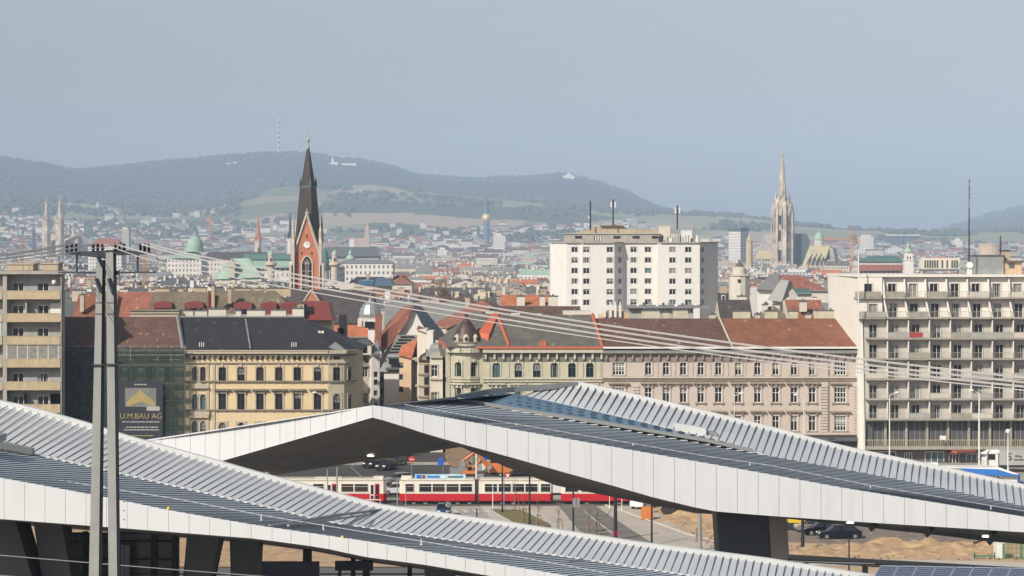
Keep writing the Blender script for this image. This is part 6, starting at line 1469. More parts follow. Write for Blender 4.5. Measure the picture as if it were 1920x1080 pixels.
T = lm('church_spire', 544, 2700, 'thin black spire immediately left of the brick church', 'spire'); spire_tower(T, 544, 2700, 398, 448, 500, 10, 'offwhite', 'slate_black')
# green domes
Yd = 1900.
T = lm('green_dome_building', 362, Yd, 'white palace with a large green copper dome', 'palace')
c = Vector((SX(365,Yd),Yd,0)); r = 16.5/F*Yd
q = MB(); q.lathe(c+Vector((0,0,SZ(472,Yd))), [(r,0),(r,1.5),(r*1.0,3),(r*.93,6),(r*.75,9),(r*.45,11.2),(r*.12,12.2),(.5,12.6),(.3,15)], 20); q.build('dome', ['copper'], T)
b = MB(); hipped(b, SX(318,Yd), SX(382,Yd), Yd-15, Yd+25, SZ(484,Yd), SZ(467,Yd), 0, 12, 10); b.build('roof', ['copper'], T)
b = MB(); b.box(SX(318,Yd), SX(382,Yd), Yd-14, Yd+25, 0, SZ(484,Yd)); b.build('wall', ['far_white'], T)
T = lm('museum_roof', 420, 1950, 'long dark brown roof between the two green roofs', 'building'); b = MB(); b.box(SX(378,1950), SX(505,1950), 1950, 1975, 0, SZ(487,1950)); b.build('wall', ['far_white'], T); b = MB(); hipped(b, SX(378,1950), SX(505,1950), 1950, 1975, SZ(487,1950), SZ(473,1950), 0, 4, 4); b.build('roof', ['slate_brown'], T)
Y9 = 1300.
T = lm('green_roofed_hall', 460, Y9, 'hall with a big pale green copper roof and ornate pink dormer gable', 'hall')
b = MB(); b.hexa([P(402,524,Y9), P(492,520,Y9), P(492,515,Y9+30), P(402,515,Y9+30), P(436,485,Y9+10), P(466,484,Y9+10), P(466,484,Y9+22), P(436,484,Y9+22)]); b.build('roof', ['copper'], T)
b = MB(); b.box(SX(404,Y9), SX(490,Y9), Y9+1, Y9+30, 0, SZ(522,Y9)); b.build('wall', ['offwhite'], T)
b = MB(); b.box(SX(429,Y9-1), SX(440,Y9-1), Y9-1, Y9+6, SZ(520,Y9), SZ(490,Y9)); b.prism([(SX(426,Y9),SZ(500,Y9)),(SX(443,Y9),SZ(500,Y9)),(SX(434,Y9),SZ(484,Y9))], Y9-1.5, Y9+4); b.build('dormer_gable', ['pink'], T)
T = lm('green_roofed_church', 590, 1420, 'broad green copper roof with a dark ridge behind the brick church tower', 'church')
b = MB(); b.hexa([P(462,503,1400), P(640,500,1400), P(640,495,1440), P(462,495,1440), P(475,487,1412), P(632,487,1412), P(632,487,1430), P(475,487,1430)]); b.build('roof', ['copper'], T)
b = MB(); b.hexa([P(455,487,1410), P(545,487,1410), P(545,486,1430), P(455,486,1430), P(458,476,1414), P(545,476,1414), P(545,476,1426), P(458,476,1426)]); b.build('upper_roof', ['copper_dark'], T)
b = MB(); b.box(SX(465,1402), SX(638,1402), 1402, 1440, 0, SZ(502,1402)); b.build('wall', ['far_white'], T)
b = MB(); b.lathe((SX(609,1395),1395,SZ(508,1395)), [(2.6,0),(2.5,4),(2.1,8),(1.4,11),(.6,13)], 10); b.lathe((SX(609,1395),1395,0), [(2.4,0),(2.4,SZ(508,1395))], 10, 1); b.build('side_turret', ['copper_dark','grey_wall'], T)
def column(px, label):
    T = lm('triumphal_column', px, 1380, label, 'column'); T['group'] = 'spiral relief columns with green caps'
    c = Vector((SX(px,1380),1380,0)); z = lambda p: SZ(p,1380)
    q = MB(); q.lathe(c, [(2.2,0),(2.0,z(501)),(2.0,z(500))], 14); q.build('shaft', ['church_stone'], T)
    q = MB(); q.lathe(c+Vector((0,0,z(500))), [(2.1,0),(3.2,.9),(3.2,1.5),(2.9,2.4)], 14); q.build('capital', ['stand_tan'], T)
    q = MB(); q.lathe(c+Vector((0,0,z(491))), [(1.5,0),(1.5,3.6),(1.8,3.8),(1.7,4.4)], 10); q.build('lantern', ['church_stone'], T); q = MB(); q.box(c.x-.4, c.x+.4, c.y-1.6, c.y-1.4, z(490), z(484)); q.build('lantern_door', ['glass_brown'], T)
    q = MB(); q.lathe(c+Vector((0,0,z(477))), [(1.7,0),(1.6,.8),(.9,1.7),(.2,2.1),(.1,3)], 12); q.build('cap', ['copper'], T)
column(508, 'relief column with green cap, left of the brick church'); column(627.5, 'relief column with green cap, right of the brick church')
T = lm('green_lantern', 657, 1700, 'small pale green onion cupola right of the brick church', 'cupola'); q = MB(); q.lathe((SX(657,1700),1700,SZ(488,1700)), [(3.2,0),(3.4,1.2),(2.2,3),(1.4,3.6),(1.6,4.8),(.8,6),(.2,7.5)], 12); q.build('cupola', ['copper'], T); q = MB(); q.lathe((SX(657,1700),1700,0), [(3,0),(3,SZ(488,1700))], 8); q.build('drum', ['offwhite'], T)
T = lm('far_church', 685, 4300, 'far sandy church with a square tower and long nave', 'church'); b = MB(); b.box(SX(656,4300), SX(690,4300), 4300, 4330, 0, SZ(446,4300)); b.build('nave', ['far_brick'], T); b = MB(); b.box(SX(684,4300), SX(693,4300), 4295, 4305, 0, SZ(430,4300)); b.lathe((SX(688.5,4300),4300,SZ(430,4300)), [(4.5,0),(.5,12)], 4, rot=.78); b.build('tower', ['far_brick'], T)
b = MB(); b.box(SX(655,4200), SX(664,4200), 4200, 4210, 0, SZ(449,4200)); b.build('annex', ['white_wall'], T)
T = lm('long_dark_block', 665, 2300, 'long dark blue-grey slab roof right of the brick church', 'building'); b = MB(); b.hexa([P(610,482,2300), P(712,480,2300), P(712,478,2340), P(610,478,2340), P(614,463,2310), P(708,463,2310), P(708,463,2330), P(614,463,2330)]); b.build('roof', ['sheet_dark'], T); b = MB(); b.box(SX(612,2300), SX(710,2300), 2302, 2340, 0, SZ(481,2300)); b.build('wall', ['grey_wall'], T)
T = lm('barracks', 680, 1500, 'long pale block with a row of dark attic windows right of the brick church', 'building'); b = MB(); b.box(SX(636,1500), SX(737,1500), 1500, 1520, 0, SZ(494,1500)); b.build('wall', ['far_white'], T); b = MB(); hipped(b, SX(636,1500), SX(737,1500), 1500, 1520, SZ(494,1500), SZ(487,1500), 0, 3, 3); b.build('roof', ['sheet_grey'], T)
T = lm('teal_roofed_block', 672, 900, 'building with a bright teal glass roof right of the brick church', 'building'); b = MB(); b.box(SX(640,900), SX(732,900), 900, 915, 0, SZ(534,900)); b.build('wall', ['offwhite'], T); b = MB(); b.prism([(SX(672,899),SZ(534,899)),(SX(700,899),SZ(534,899)),(SX(700,899),SZ(526,899)),(SX(672,899),SZ(526,899))], 899, 912); b.build('roof', ['skylight_blue'], T)
b = MB(); b.prism([(SX(702,898),SZ(536,898)),(SX(738,898),SZ(536,898)),(SX(730,898),SZ(523,898)),(SX(706,898),SZ(522,898))], 898, 915); b.build('curved_roof', ['blue_tower'], T)
T = roofhouse('pinkish hipped roof left of the bare park trees', 726, 772, 532, 515, 930, 24, 'offwhite', 'tile_red', 6, 6)
# incinerator tower, highrise, towers right
Y0 = 5200.
T = lm('incinerator_tower', 912, Y0, 'slender blue chimney tower with a golden ball on its shaft', 'tower')
c = Vector((SX(912,Y0),Y0,0)); z = lambda p: SZ(p,Y0)
q = MB(); q.lathe(c, [(6.5,0),(5.8,z(420)),(5.4,z(382))], 12); q.build('shaft', ['blue_tower'], T)
q = MB(); q.lathe(c+Vector((0,0,z(418))), [(6,0),(9,3.5),(10.6,8),(10.6,11),(9,15.5),(6,19)], 16); q.build('ball', ['gold'], T)
q = MB(); q.lathe(c+Vector((0,0,z(384))), [(8,0),(8,5),(5.6,5.1),(5.6,8)], 12); q.build('head', ['blue_tower'], T)
T = lm('highrise', 934, 4400, 'distant white highrise beside the blue chimney tower', 'highrise'); b = MB(); b.box(SX(925,4400), SX(946,4400), 4400, 4420, 0, SZ(442,4400)); b.box(SX(928,4400), SX(940,4400), 4405, 4415, SZ(442,4400), SZ(437,4400)); b.build('wall', ['far_white'], T)
Yt = 3100.
T = lm('office_tower', 1386, Yt, 'white office tower with a dark top and thin mast, left of the cathedral', 'highrise')
b = MB(); b.hexa([(SX(1366,Yt),Yt,0),(SX(1388,Yt),Yt-4,0),(SX(1405,Yt),Yt+12,0),(SX(1380,Yt),Yt+22,0),(SX(1366,Yt),Yt,SZ(433,Yt)),(SX(1388,Yt),Yt-4,SZ(433,Yt)),(SX(1405,Yt),Yt+12,SZ(433,Yt)),(SX(1380,Yt),Yt+22,SZ(433,Yt))]); b.build('wall', ['far_white'], T)
b = MB(); b.hexa([(SX(1365,Yt),Yt-1,SZ(433,Yt)),(SX(1388,Yt),Yt-5,SZ(433,Yt)),(SX(1406,Yt),Yt+12,SZ(433,Yt)),(SX(1380,Yt),Yt+23,SZ(433,Yt)),(SX(1365,Yt),Yt-1,SZ(427,Yt)),(SX(1388,Yt),Yt-5,SZ(427,Yt)),(SX(1406,Yt),Yt+12,SZ(427,Yt)),(SX(1380,Yt),Yt+23,SZ(427,Yt))]); b.build('top_storey', ['cathedral_green'], T)
b = MB(); b.bar((SX(1386,Yt),Yt+5,SZ(427,Yt)), (SX(1386,Yt),Yt+5,SZ(398,Yt)), .8, 0, 5, .3); b.build('mast', ['steel_grey'], T)
Ys = 2700.
T = lm('cathedral', 1467, Ys, 'gothic cathedral with one towering stone spire and a patterned tile roof', 'cathedral')
c = Vector((SX(1467,Ys),Ys,0)); z = lambda p: SZ(p,Ys); r = 21/F*Ys
q = MB(); q.lathe(c, [(r,0),(r,z(500)),(r*.97,z(440)),(r*.9,z(430)),(r*.86,z(400)),(r*.8,z(385)),(r*.62,z(375)),(r*.45,z(371))], 8, rot=.2); q.build('tower', ['gothic'], T)
q = MB()
for k in range(8):
    t = .2 + k*math.pi/4
    for (rr3, zb, zt_) in ((r*1.0, 500, 392), (r*.85, 420, 378), (r*.62, 385, 362)):
        x, y = c.x+rr3*math.cos(t), c.y+rr3*math.sin(t); q.lathe((x,y,z(zb)), [(1.5,0),(1.3,z(zt_+8)-z(zb)),(.2,z(zt_)-z(zb))], 5)
    t += math.pi/8
    for (zb, h_) in ((495,30),(455,16),(425,12),(405,10)):
        x, y = c.x+r*.93*math.cos(t), c.y+r*.93*math.sin(t); q.lathe((x,y,z(zb)), [(1.0,0),(.9,h_*.55),(.1,h_)], 4)
q.build('buttresses', ['gothic'], T, kind='stuff')
q = MB(); q.lathe(c+Vector((0,0,z(373))), [(r*.36,0),(r*.30,z(350)-z(373)),(r*.22,z(325)-z(373)),(r*.10,z(298)-z(373)),(r*.06,z(293)-z(373)),(r*.12,z(292)-z(373)),(r*.03,z(288)-z(373)),(r*.02,z(282)-z(373))], 8)
for k in range(16):
    f_ = k/16; zz = f_*(z(298)-z(373)); rr3 = r*(.36-.26*f_)
    for j in range(4):
        t = j*math.pi/2 + (k%2)*math.pi/4; q.lathe((c.x+rr3*math.cos(t), c.y+rr3*math.sin(t), c.z+z(373)+zz), [(.5,0),(.45,1.6),(.05,3)], 4)
q.build('spire', ['gothic'], T)
for k, (dx, py0, py1) in enumerate(((-8,488,468),(-8,450,432),(6,488,462),(6,452,430),(-7,420,404),(6,420,404))):
    q = MB(); x = c.x+dx/F*Ys; q.box(x-1.2, x+1.2, Ys-r*1.02, Ys-r*.9, z(py0), z(py1)); q.build('belfry_opening', ['glass_dark'], T)
# choir: dark green steep roof, then the patterned nave roof and its gable end
b = MB(); b.prism([(SX(a,Ys), z(p_)) for a, p_ in ((1487,502),(1494,438),(1514,438),(1520,452),(1514,502))], Ys+6, Ys+25); b.build('transept_roof', ['cathedral_green'], T)
b = MB(); b.poly([P(1500,508,Ys-30), P(1540,508,Ys-30), P(1556,462,Ys-5), P(1518,461,Ys-5)]); b.build('nave_roof', ['gothic_tile'], T)
b = MB(); b.prism([(SX(a,Ys), z(p_)) for a, p_ in ((1540,510),(1556,462),(1566,466),(1576,508))], Ys-8, Ys+20); b.build('nave_gable', ['cathedral_green'], T)
b = MB(); b.hexa([P(1556,508,Ys-10), P(1570,510,Ys-10), P(1570,510,Ys+15), P(1556,508,Ys+15), P(1556,464,Ys-9), P(1562,465,Ys-9), P(1562,465,Ys+15), P(1556,464,Ys+15)]); b.build('choir_wall', ['gothic'], T)
q = MB()
for k in range(7):      # zigzag of dark tiles
    px = 1516 + k*4.2; a, c2 = P(px-3, 497-(k%2)*6, Ys-27), P(px+3, 483-(k%2)*6, Ys-19); q.bar(a+Vector((0,-.6,.4)), c2+Vector((0,-.6,.4)), .8, 0, 4)
q.build('roof_pattern', ['slate_brown'], T, kind='stuff')
q = MB()
for k in range(11): p = P(1519+k*3.7, 461, Ys-5); q.lathe(p, [(.7,0),(.1,2)], 4)
q.build('ridge_crest', ['stand_tan'], T, kind='stuff')
b = MB(); b.poly([P(1416,488,Ys+30), P(1450,488,Ys+30), P(1450,440,Ys+48), P(1433,439,Ys+48)]); b.poly([P(1416,488,Ys+30), P(1433,439,Ys+48), Vector((SX(1416,Ys+30),Ys+66,z(488)))]); b.build('west_roof', ['tile_cathedral'], T)
b = MB(); b.poly([P(1416,486,Ys+29.6), P(1450,486,Ys+29.6), P(1450,470,Ys+35), P(1422,470,Ys+35)]); b.build('west_roof_band', ['gothic_tile'], T)
b = MB(); b.box(SX(1412,Ys), SX(1576,Ys), Ys+2, Ys+28, 0, z(500)); b.build('nave_wall', ['gothic'], T)
T2_ = lm('church_tower', 1405, 2650, 'small pale gothic tower just left of the cathedral roof', 'tower'); spire_tower(T2_, 1405, 2650, 436, 452, 496, 12, 'gothic_tile')
T = lm('green_cupola', 1536, 3000, 'small pale green dome above the cathedral nave roof', 'cupola'); q = MB(); q.lathe((SX(1536,3000),3000,SZ(450,3000)), [(6.3,0),(6.3,2),(5.6,5),(3.6,8),(1,9.5),(.4,11),(.3,15)], 14); q.build('dome', ['copper'], T); q = MB(); q.lathe((SX(1536,3000),3000,0), [(5.8,0),(5.8,SZ(450,3000))], 12); q.build('drum', ['far_white'], T)
# towers on the right
Ym = 5000.
for k, (a, c2, lbl) in enumerate(((1664,1693,'left twin of the paired dark glass hospital towers'),(1695,1725,'right twin of the paired dark glass hospital towers, blue on its side'))):
    T = lm('glass_tower', (a+c2)/2, Ym, lbl, 'highrise'); T['group'] = 'paired hospital towers'
    b = MB(); b.box(SX(a,Ym), SX(c2-6,Ym), Ym, Ym+30, 0, SZ(442,Ym)); b.build('wall', ['glass_tower'], T); b = MB(); b.box(SX(c2-6,Ym), SX(c2,Ym), Ym+.5, Ym+30, 0, SZ(442,Ym)); b.build('side_wall', ['blue_tower'], T); b = MB(); b.box(SX(a,Ym), SX(c2,Ym), Ym-2, Ym+31, SZ(442,Ym), SZ(440,Ym)); b.build('roof_edge', ['white_wall'], T)
for (a, c2, t_, Yx, lbl) in ((1612,1638,444,4300,'white slab highrise behind the orange crane'),(1788,1805,451,4700,'white stepped highrise left of the hotel radio mast'),(820,838,468,3500,'small pale block among roofs left of the chimney tower')):
    T = lm('highrise', (a+c2)/2, Yx, lbl, 'highrise'); b = MB(); b.box(SX(a,Yx), SX(c2,Yx), Yx, Yx+22, 0, SZ(t_,Yx)); b.box(SX(a+4,Yx), SX(c2-4,Yx), Yx+4, Yx+14, SZ(t_,Yx), SZ(t_-4,Yx)); b.build('wall', ['far_white'], T)
T = lm('gasometer', 1857, 3600, 'round sandy drum-shaped building behind the hotel roof', 'building'); q = MB(); q.lathe((SX(1856,3600),3600,0), [(17,0),(17,SZ(459,3600)),(17.6,SZ(459,3600)),(17.6,SZ(457,3600)),(3,SZ(456,3600))], 20); q.build('wall', ['stand_tan'], T)
T = lm('flat_hall', 1655, 1500, 'dark green flat roof above a red one, left of the white church tower', 'building'); b = MB(); b.hexa([P(1610,491,1500), P(1694,491,1500), P(1694,489,1530), P(1610,489,1530), P(1630,480,1508), P(1680,479,1508), P(1680,479,1524), P(1630,480,1524)]); b.build('roof', ['copper_dark'], T); b = MB(); b.box(SX(1612,1500), SX(1692,1500), 1501, 1530, 0, SZ(491,1500)); b.build('wall', ['far_white'], T)
b = MB(); b.hexa([P(1608,508,1490), P(1696,507,1490), P(1696,506,1500), P(1608,506,1500), P(1612,496,1499), P(1692,496,1499), P(1692,496,1500), P(1612,496,1500)]); b.build('lower_roof', ['tile_red'], T)
T = lm('white_church_tower', 1703, 900, 'white baroque church tower with a green onion cap in front of the hotel roof line', 'tower'); c = Vector((SX(1703,900),900,0)); zc = lambda p: SZ(p,900)
q = MB(); w_ = 8.5/F*900; q.box(c.x-w_, c.x+w_, c.y-w_, c.y+w_, 0, zc(487)); q.box(c.x-w_*1.1, c.x+w_*1.1, c.y-w_*1.1, c.y+w_*1.1, zc(488), zc(486)); q.box(c.x-w_*.85, c.x+w_*.85, c.y-w_*.85, c.y+w_*.85, zc(486), zc(474)); q.build('shaft', ['white_wall'], T)
for dx in (-2.6, 2.6): q = MB(); x = c.x+dx/F*900; q.box(x-.2, x+.2, c.y-w_*.9, c.y-w_*.8, zc(486), zc(481)); q.build('belfry_opening', ['glass_dark'], T)
q = MB(); q.lathe(c+Vector((0,0,zc(474))), [(1.7,0),(1.8,.5),(1.2,1.2),(.8,1.5),(.8,2.4),(1.0,2.5),(.55,3.0),(.2,3.4),(.15,4.4),(.3,4.7),(.05,5.2)], 10); q.build('onion_cap', ['copper'], T)
def crane(px, pt, pb, Y, jib, label, m_='crane_orange', w=.9):
    T = lm('tower_crane', px, Y, label, 'crane'); x = SX(px,Y); k_ = Y/2500
    q = MB(); zt_, zb_ = SZ(pt,Y), 0
    for dx in (-w, w):
        for dy in (-w, w): q.bar((x+dx*k_,Y+dy*k_,zb_), (x+dx*k_,Y+dy*k_,zt_), .25*k_, 0, 4)
    n_ = int((zt_-max(0,SZ(pb,Y)))/(2.4*k_*w)); 
    for i in range(n_): za = zt_ - (i+1)*2.4*k_*w; s_ = 1 if i % 2 else -1; q.bar((x-s_*w*k_,Y-w*k_,za), (x+s_*w*k_,Y-w*k_,za+2.4*k_*w), .18*k_, 0, 4)
    q.build('tower', [m_], T)
    if jib:
        (pa, ya), (pc, yc) = jib; q = MB(); zj = SZ((ya+yc)/2,Y); xa, xc = SX(pa,Y), SX(pc,Y)
        q.bar((xa,Y,zj), (xc,Y,zj), .3*k_, 0, 4); q.bar((xa,Y,zj+1.9*k_), (x,Y,zj+1.9*k_), .22*k_, 0, 4); m__ = 22
        for i in range(m__): x0_, x1_ = xa+(x-xa)*i/m__, xa+(x-xa)*(i+1)/m__; q.bar((x0_,Y,zj+(1.9*k_ if i%2 else 0)), (x1_,Y,zj+(0 if i%2 else 1.9*k_)), .16*k_, 0, 4)
        q.box(xc-2*k_, xc, Y-1, Y+1, zj-3*k_, zj); q.bar((x,Y,zj), (x,Y,zt_+5*k_), .5*k_, 0, 4); q.bar((x,Y,zt_+5*k_), (xa+(x-xa)*.4,Y,zj+1.9*k_), .1*k_, 0, 4); q.build('jib', [m_], T)
crane(1598, 440, 512, 1900, ((1540,450),(1612,450)), 'orange tower crane with a long jib right of the cathedral')
crane(1609, 448, 500, 2100, None, 'second slimmer crane tower just right of the orange crane', 'steel_grey', .6)
crane(271, 474, 535, 1100, None, 'orange crane tower seen through the mast crossarms', 'crane_orange', .9)
crane(41, 452, 500, 1500, None, 'orange crane tower left of the twin spires', 'crane_orange', .7)
crane(233, 400, 450, 4800, ((222,402),(240,402)), 'far thin grey crane above the mast head', 'steel_grey', .8)
crane(394, 412, 440, 5000, ((385,414),(400,414)), 'far pinkish crane above the green dome', 'crane_orange', .7)
# hilltops
def on_hill(px, Y): x = SX(px,Y); return Vector((x, Y, hill_at(x, Y)))
p = on_hill(523, 9500); T = thing('radio_tower', p, 'very thin lattice radio mast standing on the forest ridge', 'radio mast')
q = MB(); q.bar(p, Vector((p.x,p.y,SZ(222,9500))), 3.2, 0, 5, 2.2); q.build('lattice', ['slate_brown'], T); q = MB()
for k in range(7): zz = p.z + (SZ(222,9500)-p.z)*(k+.5)/7; q.lathe((p.x,p.y,zz), [(3.6,0),(3.6,9)], 6)
q.build('white_bands', ['white_wall'], T, kind='stuff')
p = on_hill(618, 9450); T = thing('hilltop_church', p, 'white hilltop church and terraces right of the brick spire', 'church')
q = MB(); zb = SZ(312,9290)
q.box(SX(585,9290), SX(622,9290), 9290, 9310, zb-45, SZ(306,9290)); q.box(SX(640,9290), SX(668,9290), 9295, 9310, zb-45, SZ(306,9290)); q.build('terrace', ['white_wall'], T)
q = MB(); q.box(SX(620,9290), SX(634,9290), 9285, 9305, zb-45, SZ(304,9290)); q.box(SX(621.5,9290), SX(625.5,9290), 9286, 9294, zb-45, SZ(299,9290)); q.lathe((SX(623.5,9290),9290,SZ(299,9290)), [(5,0),(.6,12)], 4, rot=.78); q.build('church_body', ['white_wall'], T)
p = on_hill(1068, 9500); T = thing('hilltop_church', p, 'white hilltop church on the wooded summit above the highrise', 'church')
q = MB(); zb = SZ(333,9290); q.box(SX(1056,9290), SX(1077,9290), 9290, 9305, zb-40, SZ(329,9290)); q.build('terrace', ['white_wall'], T)
q = MB(); q.box(SX(1061,9290), SX(1072,9290), 9292, 9302, zb, SZ(326,9290)); q.lathe((SX(1066.5,9290),9296,SZ(326,9290)), [(4,0),(4,3),(2,7),(.5,10)], 8); q.build('church_body', ['white_wall'], T)
for i, (px, py) in enumerate(((429,307),(441,305),(535,311))):
    p = P(px,py,9300); q = MB(); q.box(p.x-8, p.x+8, p.y, p.y+15, p.z-25, p.z+3); q.build('hilltop_villa', ['white_wall'], label=['white villa high on the forest ridge, leftmost of three','second white villa high on the forest ridge','white villa on the ridge just left of the brick spire'][i], cat='villa')

# ================================================================ THE TOWN
WALLS = [('white_wall','white',3),('offwhite','cream',4),('offwhite_warm','warm cream',2),('grey_wall','grey',2),('pink','pinkish',1),('peach','peach',.5),('stone_green','pale green',.8)]
ROOFS = [('sheet_grey','pale grey',4),('sheet_dark','dark grey',3),('tile_grey','brownish grey',3),('tile_tan','tan',1.6),('tile_red','red',.8),('tile_rust','rusty',.7),('tile_brown','brown',1.2),('slate_black','black',1.0),('terracotta','orange',.5),('copper','pale green',.35)]
rt_ = random.Random(42)
def pick(lst): return rt_.choices(lst, [l[2] for l in lst])[0]
def make_house(xc, Y, w, d, zb, he, kind_, rh, detail, seed):
    """returns dict of mesh builders for one town house; materials: 0 wall, 1 roof, 2 chimney"""
    r = random.Random(seed); B = {'wall': MB(), 'roof': MB(), 'chim': [], 'dorm': [], 'win': None}
    x0, x1, y0, y1 = xc-w/2, xc+w/2, Y, Y+d; ze = zb+he
    B['wall'].box(x0, x1, y0, y1, zb-1, ze, 0, skip=(0,) if kind_ == 'flat' else (0, 1))
    R = B['roof']
    if kind_ == 'ridge_x': hipped(R, x0-.1, x1+.1, y0-.2, y1+.2, ze, ze+rh, 0, 0, 0, 0, 1)
    elif kind_ == 'hip': hipped(R, x0-.3, x1+.3, y0-.3, y1+.3, ze, ze+rh, 0, min(w*.4, d*.4), min(w*.4, d*.4), 0)
    elif kind_ == 'ridge_y':
        R.poly([(x0-.2,y0-.2,ze),(xc,y0-.2,ze+rh),(xc,y1,ze+rh),(x0-.2,y1,ze)]); R.poly([(xc,y0-.2,ze+rh),(x1+.2,y0-.2,ze),(x1+.2,y1,ze),(xc,y1,ze+rh)])
        R.poly([(x0,y0,ze),(x1,y0,ze),(xc,y0,ze+rh)], 1); R.poly([(x1,y1,ze),(x0,y1,ze),(xc,y1,ze+rh)], 1)
    elif kind_ == 'mansard':
        i_ = 1.3; h1 = rh*.75
        a = [Vector((x,y,ze)) for x, y in ((x0-.2,y0-.2),(x1+.2,y0-.2),(x1+.2,y1+.2),(x0-.2,y1+.2))]; c = [Vector((x,y,ze+h1)) for x, y in ((x0+i_*.3,y0+i_),(x1-i_*.3,y0+i_),(x1-i_*.3,y1-i_),(x0+i_*.3,y1-i_))]
        for k in range(4): R.poly([a[k], a[(k+1)%4], c[(k+1)%4], c[k]])
        R.poly(c); n_ = max(2, int(w/3.4))
        for k in range(n_):
            xd = x0 + w*(k+.5)/n_; D = MB(); D.box(xd-.65, xd+.65, y0+.25, y0+2, ze+.5, ze+h1*.85, 0); D.poly([(xd-.4,y0+.22,ze+.7),(xd+.4,y0+.22,ze+.7),(xd+.4,y0+.22,ze+h1*.75),(xd-.4,y0+.22,ze+h1*.75)], 1); B['dorm'].append(D)
    elif kind_ == 'flat':
        R.box(x0-.25, x1+.25, y0-.25, y1+.25, ze, ze+.35, 0, skip=(0,))
        pw = w*r.uniform(.25,.6); px_ = r.uniform(x0+.5, x1-pw-.5); R.box(px_, px_+pw, y0+2.5, y1-2, ze+.35, ze+r.uniform(2,3.2), 1, top=0)
    n_ = r.choice([2,3,3,4]) if detail else r.choice([2,3,4,4])
    for k in range(n_):
        cx_ = r.uniform(x0+.6, x1-.6); cyy = y0 + d*r.uniform(.3,.6); cw = r.uniform(.5,2.2); ch = r.uniform(.9,2.0)
        base = ze + (rh*.55 if kind_ != 'flat' else .3); C = MB(); C.box(cx_-cw/2, cx_+cw/2, cyy, cyy+.8, base-1, base+rh*.35+ch, 0, skip=(0,))
        if detail:
            C.box(cx_-cw/2-.06, cx_+cw/2+.06, cyy-.06, cyy+.86, base+rh*.35+ch, base+rh*.35+ch+.14, 1)
            C.bar((cx_,cyy+.4,base+rh*.35+ch+.14), (cx_,cyy+.4,base+rh*.35+ch+.5), .11, 1, 5)
        B['chim'].append(C)
    if kind_ in ('ridge_x','hip') and r.random() < .55:
        n_ = max(1, int(w/5))
        for k in range(n_):
            xd = x0 + w*(k+.5)/n_; D = MB(); f_ = .32; yy = y0 + d*.5*f_; zz = ze + rh*f_; D.box(xd-.6, xd+.6, yy, yy+2.2, zz-.3, zz+1.05, 0); D.poly([(xd-.4,yy-.03,zz),(xd+.4,yy-.03,zz),(xd+.4,yy-.03,zz+.85),(xd-.4,yy-.03,zz+.85)], 1); B['dorm'].append(D)
    if detail:
        Wn = MB(); nx_ = max(2, int(w/2.9)); nz_ = int((he-1)/3.5)
        for j in range(nz_):
            zz = ze - 2.9 - 3.5*j
            if j > 3: break
            for k in range(nx_):
                xd = x0 + w*(k+.5)/nx_; Wn.box(xd-.55, xd+.55, y0-.07, y0-.01, zz, zz+1.8, 0, skip=(3,)); Wn.poly([(xd-.43,y0-.075,zz+.1),(xd+.43,y0-.075,zz+.1),(xd+.43,y0-.075,zz+1.7),(xd-.43,y0-.075,zz+1.7)], 1); Wn.box(xd-.04, xd+.04, y0-.1, y0-.075, zz+.1, zz+1.7, 0, skip=(3,))
        Wn.box(x0, x1, y0-.3, y0, ze-.4, ze-.05, 2, skip=(3,))
        B['win'] = Wn
    return B
SKIP = [(515,712,0,612),(1018,1360,0,716),(1340,1560,0,560),(1410,1530,480,560),(395,648,1290,1450),(305,515,1870,1985),(1395,1585,2640,2790),(1374,1398,685,712),(1450,1558,630,672),(1686,1720,880,915),(628,745,1490,1530),(632,745,890,925),(720,778,925,960),(1598,1702,1480,1540),(76,146,3560,3680),(645,700,4180,4340),(600,715,2290,2350),(780,905,590,700),(160,232,2390,2440),(1380,1394,2990,3140),(1360,1410,3080,3130),(1590,1612,1880,2110),(265,277,1090,1110),(-3000,128,0,470),(478,492,2880,2920),(1525,1545,2980,3020),(650,664,1690,1710)]
def blocked(pa, pc, Y, d): return any(a < pc and c > pa and y0_ < Y+d+1 and y1_ > Y-1 for a, c, y0_, y1_ in SKIP)
ZONES = [(235,'behind the twin mast poles'),(440,'left of the green hall'),(560,'left of the brick church'),(720,'right of the brick church'),(860,'between church and bare trees'),(1030,'left of the white highrise'),(1350,'behind the white highrise'),(1470,'right of the white highrise'),(1560,'left of the balcony hotel'),(9999,'behind the balcony hotel')]
cand = []
Y = 446.
row = 0
while Y < 4330:
    half = Y*.205*1.28 + 25; x = -half - rt_.uniform(0, 15); sp = 24 + Y*.0075
    street = 0
    while x < half:
        w = rt_.uniform(11, 24) * (1 + Y/9000); d = rt_.uniform(11, 14) * (1 + Y/9000)
        if rt_.random() < .09: x += rt_.uniform(6, 14); continue
        xc = x + w/2; yy = Y + 2.5*noise.noise(Vector((xc*.02, row, 0))) + rt_.uniform(-1.2, 1.2)
        he = 15.5 + 3.0*noise.noise(Vector((xc*.006, Y*.004, 5))) + rt_.uniform(-2.2, 2.6)
        if Y > 1500 and rt_.random() < .03: he += rt_.uniform(4, 10)
        if Y < 560: he -= 1.5
        kind_ = rt_.choices(['ridge_x','hip','ridge_y','mansard','flat'], [34,12,12,24,18])[0]; rh = {'ridge_x': rt_.uniform(3.5,5.5), 'hip': rt_.uniform(3.5,5), 'ridge_y': rt_.uniform(3.5,6), 'mansard': rt_.uniform(3.2,4.2), 'flat': .5}[kind_]
        pa, pc = 960 + x/Y*F, 960 + (x+w)/Y*F
        if not blocked(pa, pc, yy, d): cand.append((xc, yy, w, d, zg(yy), he, kind_, rh, pick(WALLS), pick(ROOFS), pa, pc))
        x += w + (.02 if rt_.random() < .8 else rt_.uniform(1, 4))
    Y += sp + rt_.uniform(-2, 3); row += 1
